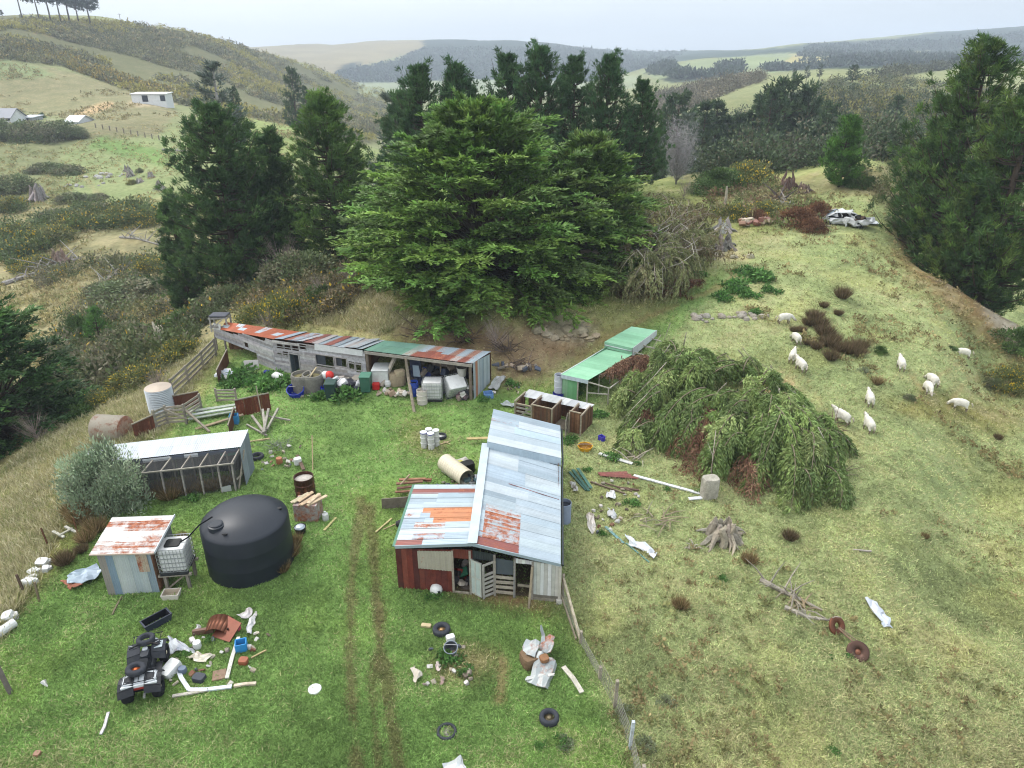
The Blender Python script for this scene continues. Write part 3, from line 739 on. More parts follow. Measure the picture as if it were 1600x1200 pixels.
p = place_tree(418, 205, 67); PINE.append(tree_thing('pine_tree', 'slim dark pine standing between the broad pine and the bright green one', 'tree', p, tb, lv)); PINE[2].scale = (1, 1, (at_y(420, 205, 67).z-p[2])/14.5)
p = place_tree(375, 240, 70); dup(PINE[0], (p[0], p[1], p[2]-1.5), 2.1, 'dark pine half hidden behind the broad pine beyond the shed', .78)
p = place_tree(270, 300, 68); dup(PINE[2], (p[0]-.5, p[1], p[2]-1.0), 1.1, 'small dark pine at the left foot of the broad pine', .8)
p = place_tree(548, 240, 70); dup(PINE[2], (p[0], p[1], p[2]-.5), 3.1, 'low pine wedged between the bright green pine and the huge macrocarpa', .78)
# the row of pines whose tops rise behind the macrocarpa
tb, lv = pine(19, 6.8, 24, 34, 8, 10, 22, [S(64,92,54), S(74,102,58), S(54,82,48)], base=.15, nl=.55, nw=.07, full=.74, gaps=.15, tip=.1, rise=.6)
tb2, lv2 = pine(19, 6.0, 25, 34, 8, 10, 22, [S(62,92,56), S(70,98,56), S(54,80,48)], base=.15, nl=.55, nw=.07, full=.72, gaps=.15, tip=.1, rise=.7)
ROWP = [None, None]
for k, (px, ptop, Y, lab) in enumerate(((655,108,74,'leftmost of the pine tops showing above the huge macrocarpa'),(713,106,76,'second pine top from the left above the huge macrocarpa'),
     (792,90,78,'third pine top from the left, with a forked tip, above the macrocarpa'),(845,78,76,'tallest pine top, right of centre above the macrocarpa'),
     (899,92,78,'slim pine top between the tallest one and the bushy one above the macrocarpa'),(953,90,74,'bushy pine top above the right shoulder of the macrocarpa'),
     (1006,128,76,'rightmost pine of the row behind the macrocarpa, near the grey dead tree'))):
    base = place_tree(px, ptop, Y); top = at_y(px, ptop, Y).z
    h = top-base[2]
    if ROWP[k % 2] is None:
        ROWP[k % 2] = tree_thing('pine_tree', lab, 'tree', base, tb if k == 0 else tb2, lv if k == 0 else lv2, group='pines in a row behind the macrocarpa', sc=h/19)
    else: dup(ROWP[k % 2], base, k*1.7, lab, (h/19*1.0, h/19*1.0, h/19))
for px, ptop, Y, k, lab in ((735,140,82,0,'low pine top in the gap between the second and third tops of the row'),(625,150,84,1,'dim pine low at the left end of the row behind the macrocarpa'),(985,170,82,0,'lower pine filling in behind the right end of the row')):
    base = place_tree(px, ptop, Y); h = at_y(px, ptop, Y).z-base[2]; dup(ROWP[k], base, px*.7, lab, h/19)
# right-hand pines beyond the paddock edge
RG = [S(66,92,44), S(82,108,50), S(56,80,40), S(88,108,50)]
tb, lv = pine(21.5, 7.5, 26, 38, 9, 14, 24, RG, base=.02, nl=.55, nw=.065, full=.6, gaps=.2, tip=.1, rise=.45)
def rp(px, Y): X = Y*(px-800)/FPX/1.1; return (X, Y, Gz(X, Y))
b = rp(1545, 63); RP = tree_thing('pine_tree', 'tallest pine at the right edge, forked at the top, beyond the pale scarp', 'tree', (b[0], b[1], b[2]-.5), tb, lv)
RP.scale = ((at_y(1545, 66, 63).z-b[2]+.5)/21.5,)*3
tb, lv = pine(19, 7.2, 27, 36, 9, 13, 24, RG, base=.01, nl=.55, nw=.065, full=.62, gaps=.25, tip=.12, rise=.4)
b = rp(1640, 57); RP2 = tree_thing('pine_tree', 'dense pine cut off by the right edge of the photo', 'tree', (b[0], b[1], b[2]-.5), tb, lv)
b = rp(1496, 72); dup(RP2, (b[0], b[1], b[2]-.5), 2.4, 'shorter pine leaning out on the left of the right-edge pines', .6)
b = rp(1600, 70); dup(RP, (b[0], b[1], b[2]-1), 1.3, 'pine filling in behind the tallest right-edge pine', .86)
b = rp(1585, 57); dup(RP2, (b[0], b[1], b[2]-.6), 4.0, 'low dark pine right under the tallest right-edge pine', .5)
b = rp(1622, 70); dup(RP2, (b[0], b[1], b[2]-1.5), 5.0, 'low pine at the right edge filling the gap below the cut-off dense pine', .55)
b = rp(1575, 74); dup(RP2, (b[0], b[1], b[2]-2.0), 0.7, 'low pine behind the pale scarp at the foot of the tallest right-edge pine', .5)
# lone young pine on the ridge, grey dead tree
tb, lv = pine(7.0, 2.6, 28, 18, 7, 13, 14, [S(72,108,44), S(84,120,50), S(62,94,40)], base=.02, nl=.4, nw=.06, full=.55, gaps=.1)
g = G(1310, 292); tree_thing('young_pine', 'bright green young pine alone on the ridge near the wrecked car', 'tree', g, tb, lv)
g = G(1056, 288); tb, lv = bare(7.2, 4.6, 31, S(172,168,168), 60, 9, .05, 60, S(176,172,172))
tree_thing('dead_tree', 'pale grey leafless tree standing beyond the felled branches', 'tree', g, tb, lv, leaf=M_DRY)
# gully trees: darker, farther, each with its own crown
GG = [S(64,82,54), S(72,90,56), S(56,74,50)]
tbA, lvA = pine(18, 6.2, 41, 18, 6, 9, 10, GG, base=.12, nl=.95, nw=.16, full=.42, gaps=.12, rise=.4)
tbB, lvB = pine(18, 4.2, 42, 18, 6, 8, 10, GG, base=.05, nl=.9, nw=.15, full=.7, gaps=.1)
tbC, lvC = pine(20, 4.6, 43, 18, 6, 9, 10, [S(84,96,84), S(76,88,74), S(92,102,90)], base=.22, nl=.9, nw=.14, full=.45, gaps=.35, bark=S(170,166,160))
GT = {}
def gully(kind, px, ptop, Y, lab, sx=1.0, group=None):
    X = Y*(px-800)/FPX/1.1; z = Gz(X, Y); top = at_y(px, ptop, Y).z; H = {'A':18,'B':18,'C':20}[kind]; s = max(top-z, 3)/H
    if kind not in GT:
        t = {'A':(tbA,lvA),'B':(tbB,lvB),'C':(tbC,lvC)}[kind]
        GT[kind] = tree_thing('gully_tree', lab, 'tree', (X, Y, z), *t); GT[kind].scale = (s*sx, s*sx, s)
        if group: GT[kind]['group'] = group
        return GT[kind]
    o = dup(GT[kind], (X, Y, z), px*.37, lab, (s*sx, s*sx, s))
    if group: o['group'] = group
    elif 'group' in o: del o['group']
    return o
gully('A',1068,152,150,'dark round-headed pine left of the gap in the gully, above the grey dead tree')
gully('C',1085,180,138,'thin grey-stemmed gum tree below the round-headed gully pine')
for px, pt, Y, lab in ((1112,160,155,'pointed dark pine right of the round-headed gully pine'),(1130,158,158,'twin pointed pine in the middle of the gully')): gully('B', px, pt, Y, lab, 1.1)
for i, (px, pt, Y) in enumerate(((1150,182,160),(1170,180,156),(1190,172,158),(1050,190,165),(1030,205,170))):
    gully('B', px, pt, Y, 'low dark pine in the even line of trees across the gully', 1.2, 'even line of gully pines')
gully('A',1240,128,150,'largest pine of the dark clump in the right gully',1.05)
gully('A',1215,142,146,'pine on the left shoulder of the dark clump in the right gully',.9)
gully('A',1275,138,150,'pine on the right shoulder of the dark clump in the right gully',.95)
gully('A',1312,165,140,'lowest pine at the right end of the dark gully clump',.9)
gully('B',1200,150,158,'pointed pine at the left end of the dark gully clump',1.2)
gully('B',1418,150,190,'small lone conifer on the scrubby far hillside right of the gully',1.3)
gully('A',1338,102,300,'rounded lone tree on the far green ridge above the gully',1.7)
for px, pt, lab in ((1265,103,'pale bare poplar clump on the far green ridge'),(1285,100,'taller pale bare poplar on the far green ridge'),(1245,108,'left pale bare poplar on the far green ridge')): gully('C', px, pt, 330, lab, 1.3)
# left hillside trees
gully('C',330,100,150,'tall ragged gum with grey stems behind the broad dark pine',1.5)
gully('A',452,110,225,'hazy grey-green tree on the hillside behind the bright green pine',.8)
gully('B',470,135,215,'slender hazy tree beside the grey-green hillside tree',.9)
gully('A',355,140,175,'dark tree crowding the ragged gum on its right',.7)
gully('C',612,150,120,'thin grey-green tree left of the row behind the macrocarpa',1.2)
# skyline pines at the top left
tbD, lvD = pine(15, 5.5, 44, 12, 5, 8, 12, [S(58,72,62), S(66,80,66)], base=.45, nl=1.3, nw=.22, full=.3, gaps=.2)
SK = None
for i, (px, pb, h, w) in enumerate(((35,27,22,.8),(62,30,20,.9),(80,32,22,1.0),(96,34,21,1.0),(110,35,22,1.1),(124,36,20,1.0),(142,38,18,1.25),(4,26,4,1))):
    g = G(px, pb+3); lab = ('skyline pine at the top left, set apart from the clump' if i == 0 else 'tiny bush on the skyline at the top left corner' if i == 7 else 'skyline pine with bare stem in the clump at the top left')
    if SK is None: SK = tree_thing('skyline_pine', lab, 'tree', g, tbD, lvD); SK.scale = (h/15*w, h/15*w, h/15)
    else:
        o = dup(SK, g, i*1.3, lab, (h/15*w, h/15*w, h/15))
        if i < 7: o['group'] = 'skyline clump of pines'
# ------------------------------------------------------------------ building helpers
GALV = [S(182,193,200), S(170,184,195), S(190,199,205), S(156,171,183), S(177,190,198)]
WBOARD = [S(194,192,194), S(180,178,182), S(206,204,202), S(166,162,164), S(188,184,180)]
BROWNB = [S(122,88,66), S(104,74,58), S(136,104,80), S(112,86,70)]
GREYB = [S(158,150,136), S(140,132,120), S(172,164,148), S(128,120,108)]
REDB = [S(124,62,50), S(110,54,46), S(134,72,58), S(100,52,46)]
def vhit(px, py, a, b):
    d = ray(px, py); n = Vector((-(b[1]-a[1]), b[0]-a[0]))
    t = (n.x*a[0]+n.y*a[1])/(n.x*d[0]+n.y*d[1])
    return Vector((d[0]*t, d[1]*t, CAMH+d[2]*t))
def spn(a, b, p): # distance of p along a-b
    a = Vector(a[:2]); b = Vector(b[:2]); return (Vector(p[:2])-a).dot((b-a).normalized())
def cut(s0, s1, z0, z1, holes):
    """part of the strip [s0,s1] (at heights z0..z1) not covered by holes -> list of intervals along s"""
    iv = [(s0, s1)]
    for h0, h1, hz0, hz1 in holes:
        if hz0 < z1-.03 and hz1 > z0+.03:
            iv = [q for a, b in iv for q in ((a, min(b, h0)), (max(a, h1), b)) if q[1]-q[0] > .03]
    return iv
def boards_h(mb, a, b, z0, za, zb, colset, holes=(), bw=.17, t=.025, wob=.012, miss=0.0):
    a = Vector((*a[:2], 0)); b = Vector((*b[:2], 0)); L = (b-a).length; d = (b-a)/L; n = Vector((d.y, -d.x, 0))
    zt = max(za, zb); z = z0; k = 0
    while z < zt-.02:
        z1 = min(z+bw, zt)
        for s0, s1 in cut(0, L, z, z1, holes):
            while s1-s0 > .05:
                e = min(s1, s0+random.uniform(1.6, 3.4))
                lim = min(za+(zb-za)*s0/L, za+(zb-za)*e/L)
                if z < lim-.02 and random.random() > miss:
                    zz1 = min(z1, lim)
                    c = (z+zz1)/2; o = n*(t*.5+random.uniform(0, .006)); w1 = random.uniform(-wob, wob); w2 = random.uniform(-wob, wob)
                    mb.beam(a+d*s0+o+Vector((0,0,c+w1)), a+d*(e-.006)+o+Vector((0,0,c+w2)), t, (zz1-z)*1.02, jit(random.choice(colset), .14))
                s0 = e
        z = z1; k += 1
def boards_v(mb, a, b, z0, za, zb, colset, holes=(), bw=.16, t=.022, gap=.006):
    a = Vector((*a[:2], 0)); b = Vector((*b[:2], 0)); L = (b-a).length; d = (b-a)/L; n = Vector((d.y, -d.x, 0))
    m = max(1, round(L/bw)); bw = L/m
    for i in range(m):
        s0 = i*bw; s1 = s0+bw-gap; top = za+(zb-za)*(s0+bw/2)/L; c = jit(random.choice(colset), .16); p = a+d*(s0+s1)/2+n*(t*.5+random.uniform(0, .006))
        iv = [(z0, top)]
        for h0, h1, hz0, hz1 in holes:
            if h0 < s1-.02 and h1 > s0+.02: iv = [q for u, v in iv for q in ((u, min(v, hz0)), (max(u, hz1), v)) if q[1]-q[0] > .03]
        for u, v in iv: mb.beam(p+Vector((0,0,u)), p+Vector((0,0,v)), s1-s0, t, c, up=tuple(n))
def corr_wall(mb, a, b, z0, za, zb, colset, sheet=.8, pitch=.09, amp=.011, holes=(), rust=(0,.4), lift=0):
    a = Vector((*a[:2], 0)); b = Vector((*b[:2], 0)); L = (b-a).length; d = (b-a)/L; m = max(1, round(L/sheet)); sheet = L/m
    n = Vector((d.y, -d.x, 0))
    for i in range(m):
        s0, s1 = i*sheet, (i+1)*sheet; c = jit(random.choice(colset), .06, random.uniform(*rust)); o = n*((i % 2)*.006+lift)
        pieces = [(s0, s1, z0, za+(zb-za)*s0/L, za+(zb-za)*s1/L)]
        for h0, h1, hz0, hz1 in holes:
            out = []
            for u, v, y0, ya, yb in pieces:
                if h0 >= v-.02 or h1 <= u+.02 or hz0 >= max(ya, yb) or hz1 <= y0: out.append((u, v, y0, ya, yb)); continue
                f = lambda s: ya+(yb-ya)*(s-u)/(v-u)
                if h0 > u: out.append((u, h0, y0, ya, f(h0)))
                if h1 < v: out.append((h1, v, y0, f(h1), yb))
                q0, q1 = max(u, h0), min(v, h1)
                if hz1 < f(q0): out.append((q0, q1, hz1, f(q0), f(q1)))
                if hz0 > y0: out.append((q0, q1, y0, hz0, hz0))
            pieces = out
        for u, v, y0, ya, yb in pieces:
            mb.corrugated(a+d*u+o+Vector((0,0,y0)), a+d*v+o+Vector((0,0,y0)), a+d*v+o+Vector((0,0,yb)), a+d*u+o+Vector((0,0,ya)), pitch, amp, c)
def roof_sheets(mb, A, B, Cc, D, specs, pitch=.09, amp=.011):
    """A-B runs across the sheets, A-D down them. specs: one list of (fraction end, colour) pieces per sheet"""
    A, B, Cc, D = map(Vector, (A, B, Cc, D)); n = len(specs)
    for i, sp in enumerate(specs):
        t0, t1 = max(0, i/n-.002), (i+1)/n+.012*(i < n-1)
        a, b, c, d = A.lerp(B, t0), A.lerp(B, t1), D.lerp(Cc, t1), D.lerp(Cc, t0); f0 = 0
        for f1, col in sp:
            mb.corrugated(a.lerp(d, f0), b.lerp(c, f0), b.lerp(c, min(1, f1+.006)), a.lerp(d, min(1, f1+.006)), pitch, amp, col, lift=.004*(i % 2)+(.005 if f0 else 0))
            f0 = f1
def frame(mb, a, b, hz, w, t, col, off=.03):
    """picture frame round a hole (s0,s1,z0,z1) on the wall a-b"""
    a = Vector((*a[:2], 0)); b = Vector((*b[:2], 0)); d = (b-a).normalized(); n = Vector((d.y, -d.x, 0)); s0, s1, z0, z1 = hz
    P = lambda s, z: a+d*s+n*off+Vector((0,0,z))
    for z in (z0, z1): mb.beam(P(s0-w/2, z), P(s1+w/2, z), t, w, col)
    for s in (s0, s1): mb.beam(P(s, z0+w/2), P(s, z1-w/2), w, t, col, up=tuple(n))
def leaf_door(mb, hinge, free, z0, z1, kind, col, col2=None):
    h = Vector((*hinge[:2], 0)); f = Vector((*free[:2], 0)); Z = lambda p, z: p+Vector((0,0,z))
    if kind == 'panel':
        mb.beam(Z((h+f)/2, z0), Z((h+f)/2, z1), (f-h).length-.04, .025, col, up=tuple((f-h).cross(Vector((0,0,1))).normalized()))
        for p in (h, f, (h+f)/2): mb.beam(Z(p, z0), Z(p, z1), .06, .05, col2 or col, up=tuple((f-h).cross(Vector((0,0,1))).normalized()))
        for z in (z0+.03, (z0+z1)/2, z1-.03): mb.beam(Z(h, z), Z(f, z), .045, .06, col2 or col)
    else:
        n = 6
        for p in (h, f): mb.beam(Z(p, z0), Z(p, z1), .07, .05, col, up=tuple((f-h).cross(Vector((0,0,1))).normalized()))
        for i in range(n):
            z = z0+(z1-z0)*(.06+.62*i/(n-1)); mb.beam(Z(h, z), Z(f, z), .03, .10, jit(col, .1))
        mb.beam(Z(h, z1-.04), Z(f, z1-.04), .03, .09, col)
# ------------------------------------------------------------------ the main shed (L-shaped, iron roofed)
def main_shed():
    a, b = (-4.24, 20.97), (1.68, 20.18)
    A = at_y(617, 853, 20.85); B = at_y(738, 849, 20.42); Cx = at_y(876, 881, 19.98)
    D = at_z(648, 757, 1.93); E = at_z(750, 757, 2.10)
    F, Gp = at_z(759, 694, 2.12), at_z(876, 729, 1.78)
    F2, G2, H2, I2 = at_z(761, 690, 2.45), at_z(877, 716, 2.12), at_z(771, 639, 2.47), at_z(875.5, 665, 2.14)
    t = thing('farm_shed', 'L-shaped iron-roofed shed in the middle of the yard with rust-streaked sheets and doors hanging open', 'shed', (-1.3, 24.5, 0))
    # roofs
    pale = lambda r=0.0: jit(random.choice(GALV), .05, r); org = lambda: jit((*S(196,132,92), .5), .06); mar = lambda r=.3: jit((*S(140,84,78), r), .05)
    L = [[(.35, mar()), (1, pale(.12))], [(.2, pale(.25)), (.62, pale(.62)), (1, pale(.2))], [(.5, pale(.1)), (1, pale(.0))], [(.18, pale(.2)), (.6, pale(.66)), (1, pale(.3))],
         [(.3, pale(.1)), (.42, pale(0)), (1, org())], [(.22, pale(.72)), (.36, pale(0)), (1, org())], [(.24, pale(.0)), (1, org())], [(.22, pale(.1)), (1, pale(.12))],
         [(.4, pale(0)), (1, pale(0))], [(.4, pale(.1)), (1, pale(0))], [(.7, mar(.45)), (1, mar(.7))], [(1, pale(.1))]]
    m = MB(); roof_sheets(m, A, D, E, B, L); r1 = m.build('lean_to_roof', M_TIN, t, True, True)
    Rr = []
    for i in range(14):
        if i < 5: Rr.append([(.10 if i else .06, mar(.3) if i == 0 else pale(.3)), (.52, mar(.6) if i == 0 else pale(1.0 if i % 2 else .86)), (1, pale(.0))])
        elif i in (9, 10): Rr.append([(.55, (*S(168,184,198), .05)), (1, pale(0))])
        else: Rr.append([(random.choice((.45, .6)), pale(.0)), (1, pale(.03))])
    m = MB(); roof_sheets(m, B, F, Gp, Cx, Rr)
    red = S(140,60,52)
    p0, p1 = (B.lerp(F, .62)).lerp(Cx.lerp(Gp, .62), .35), (B.lerp(F, .60)).lerp(Cx.lerp(Gp, .60), .98)
    m.beam(p0+Vector((0,0,.02)), p1+Vector((0,0,.02)), .02, .01, red); m.build('main_roof', M_TIN, t, True, True)
    Q = [[(1, pale(0))], [(.4, pale(.5)), (1, pale(0))], [(.35, pale(.05)), (1, (*S(182,200,212), 0))], [(1, pale(0))], [(1, pale(0))]]
    m = MB(); roof_sheets(m, H2, F2, G2, I2, Q)
    m.corrugated(F2, G2, Vector((G2.x, G2.y-.06, G2.z-.34)), Vector((F2.x, F2.y-.06, F2.z-.33)), .3, .012, (*S(176,194,206), .1)); m.build('raised_roof', M_TIN, t, True, True)
    m = MB(); m.beam(B+Vector((.0,-.04,.045)), F+Vector((0,0,.05)), .34, .02, (*S(202,214,222), .08)); m.beam(A+Vector((-.05,.0,-.02)), D+Vector((-.05,0,-.02)), .1, .03, S(96,140,120))
    m.beam(A+Vector((0,-.03,-.03)), B+Vector((0,-.03,-.03)), .03, .12, S(170,186,194)); m.beam(B+Vector((0,-.03,-.03)), Cx+Vector((0,-.03,-.03)), .03, .12, S(168,184,194)); m.build('flashing', M_TIN, t, True)
    # gutter pipe on the right eave
    m = MB(); m.tube([Cx+Vector((.07,0,-.07)), Gp+Vector((.07,0,-.07)), G2+Vector((.07,0,-.2)), I2+Vector((.07,0,-.2))], .045, S(70,76,78), 6); m.build('gutter', M_MET, t, True)
    # front wall: pieces measured on the face itself
    S_ = lambda px, py: spn(a, b, vhit(px, py, a, b)); Z_ = lambda px, py: vhit(px, py, a, b).z
    av, bv = Vector((*a, 0)), Vector((*b, 0)); dv = (bv-av).normalized(); nv = Vector((dv.y, -dv.x, 0)); Lw = (bv-av).length
    P = lambda s, z=0, o=0: av+dv*s+nv*o+Vector((0,0,z))
    top = lambda s: (1.78+(2.0-1.78)*min(1, s/2.8)) if s < 2.8 else 2.0-(s-2.8)/(Lw-2.8)*.34
    s_red = S_(708, 900); s_d1 = S_(735, 900); s_bay = S_(773, 900); s_bay2 = S_(804, 900); s_dw2 = S_(832, 900)
    m = MB(); boards_v(m, a, P(s_red), -.2, top(0), top(s_red), REDB, bw=.22); m.build('board_wall', M_WOOD, t, True)
    m = MB(); c0 = S_(653, 870); c1 = S_(708, 870)
    m.corrugated(P(c0, 1.0, .05), P(c1, 1.0, .05), P(c1, top(c1)-.05, .05), P(c0, top(c0)-.05, .05), .11, .012, (*S(196,188,172), .05)); m.build('cream_panel', M_TIN, t, True, True)
    m = MB(); m.corrugated(P(s_red, 1.58, .01), P(s_d1+.1, 1.58, .01), P(s_d1+.1, 2.0, .01), P(s_red, 1.98, .01), .09, .011, (*S(122,58,48), .15)); m.build('red_header', M_TIN, t, True, True)
    m = MB(); m.corrugated(P(s_d1+.1, 1.6, .01), P(s_bay+.02, 1.6, .01), P(s_bay+.02, 1.9, .01), P(s_d1+.1, 2.0, .01), .09, .011, (*S(52,62,64), .1)); m.build('dark_header', M_TIN, t, True, True)
    m = MB()
    for s in (s_red, s_d1, s_bay, s_bay2, s_dw2): m.beam(P(s, -.2), P(s, top(s)-.03), .09, .08, jit(S(168,160,146), .1))
    m.beam(P(s_red+.05, .05, .04), P(s_d1-.05, .05, .04), .05, .08, S(176,166,148)); m.build('door_posts', M_WOOD, t, True)
    m = MB() # stock rails in the open bay
    for k, z in enumerate((.25, .48, .7, .93)): m.beam(P(s_bay+.05, z, .05), P(s_bay2-.02, z+random.uniform(-.02, .02), .05), .03, .12, jit(S(184,174,156), .1))
    m.beam(P((s_bay+s_bay2)/2+.35, .1, .09), P((s_bay+s_bay2)/2+.35, 1.7, .02), .07, .04, S(170,168,164)); m.build('stock_rails', M_WOOD, t, True)
    m = MB(); m.beam(P(s_bay+.06, 1.0, -.02), P(s_bay+.06, 1.66, -.02), .01, .01, S(90,100,108)); m.slab([P(s_bay+.06, 1.0, -.03), P(s_bay2-.06, 1.0, -.03), P(s_bay2-.06, 1.64, -.03), P(s_bay+.06, 1.7, -.03)], .01, S(84,92,98)); m.build('window_pane', M_PLAS, t, True)
    hole = [(s_bay2-s_bay2+.06, s_dw2-s_bay2, -.3, Z_(815, 880))]
    m = MB(); boards_v(m, P(s_bay2), b, .25, top(s_bay2)-.02, top(Lw)-.02, [S(226,226,222), S(218,220,218), S(208,208,202)], holes=[(.0, s_dw2-s_bay2, -.3, Z_(815, 880))], bw=.13)
    m.build('white_wall', M_PAINT, t, True)
    m = MB(); boards_h(m, P(s_dw2+.04), b, -.12, .28, .26, GREYB, bw=.13); m.beam(P(s_bay2+.1, .52, -.1), P(s_dw2, .50, -.1), .04, .1, S(170,160,140)); m.build('kick_boards', M_WOOD, t, True)
    lean = at_z(826, 951, 0); m = MB(); m.beam(lean-Vector((0,0,.1)), P(s_dw2, 1.55, .08), .08, .06, S(170,156,132)); m.build('leaning_stud', M_WOOD, t, True)
    # doors
    m = MB(); leaf_door(m, P(s_d1), at_z(752, 934, .05), .08, 1.62, 'panel', S(190,204,198), S(196,198,188)); m.build('door', M_PAINT, t, True)['label'] = 'pale panelled door standing open'
    m = MB(); leaf_door(m, P(s_bay-.02), at_z(756, 936, .05), .06, 1.6, 'slat', S(186,182,172)); m.build('door', M_WOOD, t, True)['label'] = 'slatted gate-like door standing open'
    # other walls
    lb = Vector((D.x+.12, D.y-.1, 0)); ib = Vector((E.x, E.y-.1, 0)); rb = Vector((I2.x-.12, I2.y-.1, 0)); bl = Vector((H2.x+.1, H2.y-.1, 0))
    m = MB(); corr_wall(m, (lb.x, lb.y), a, -.25, 1.86, 1.74, [S(120,66,56), S(150,140,136)], rust=(.3, .7)); m.build('left_wall', M_TIN, t, True, True)
    m = MB(); corr_wall(m, ib, lb, -.25, 2.05, 1.88, GALV, rust=(.2, .6)); m.build('back_wall', M_TIN, t, True, True)
    m = MB(); corr_wall(m, bl, ib+Vector((.05,0,0)), -.25, 2.3, 2.0, GREYB+GALV[:2], rust=(.2, .5)); m.build('yard_wall', M_TIN, t, True, True)
    m = MB(); corr_wall(m, b, rb, -.3, 1.62, 2.02, [S(128,72,60), S(164,120,104), S(150,160,164)], rust=(.4, .8)); m.build('paddock_wall', M_TIN, t, True, True)
    m = MB(); corr_wall(m, rb, bl, -.25, 2.0, 2.34, GALV, rust=(.1, .4)); m.build('rear_wall', M_TIN, t, True, True)
    m = MB(); cp = Vector((b[0]+.03, b[1]-.02, 0)); m.beam(cp-Vector((0,0,.3)), cp+Vector((0,0,1.6)), .12, .1, S(206,200,188)); m.box(cp+Vector((0,-.08,.06)), (.2,.12,.22), S(214,210,202)); m.build('corner_post', M_PAINT, t, True)
    fl = MB(); fl.slab([P(.1, .06, -.1), P(Lw-.1, .06, -.1), rb+Vector((-.1,-.1,.06)), bl+Vector((.1,-.1,.06)), ib+Vector((.1,-.1,.06)), lb+Vector((.1,-.1,.06))], .05, S(96,84,66)); fl.build('dirt_floor', M_DARK, t, True)
    return t, P, (s_red, s_d1)
MAIN, MP, MS = main_shed()
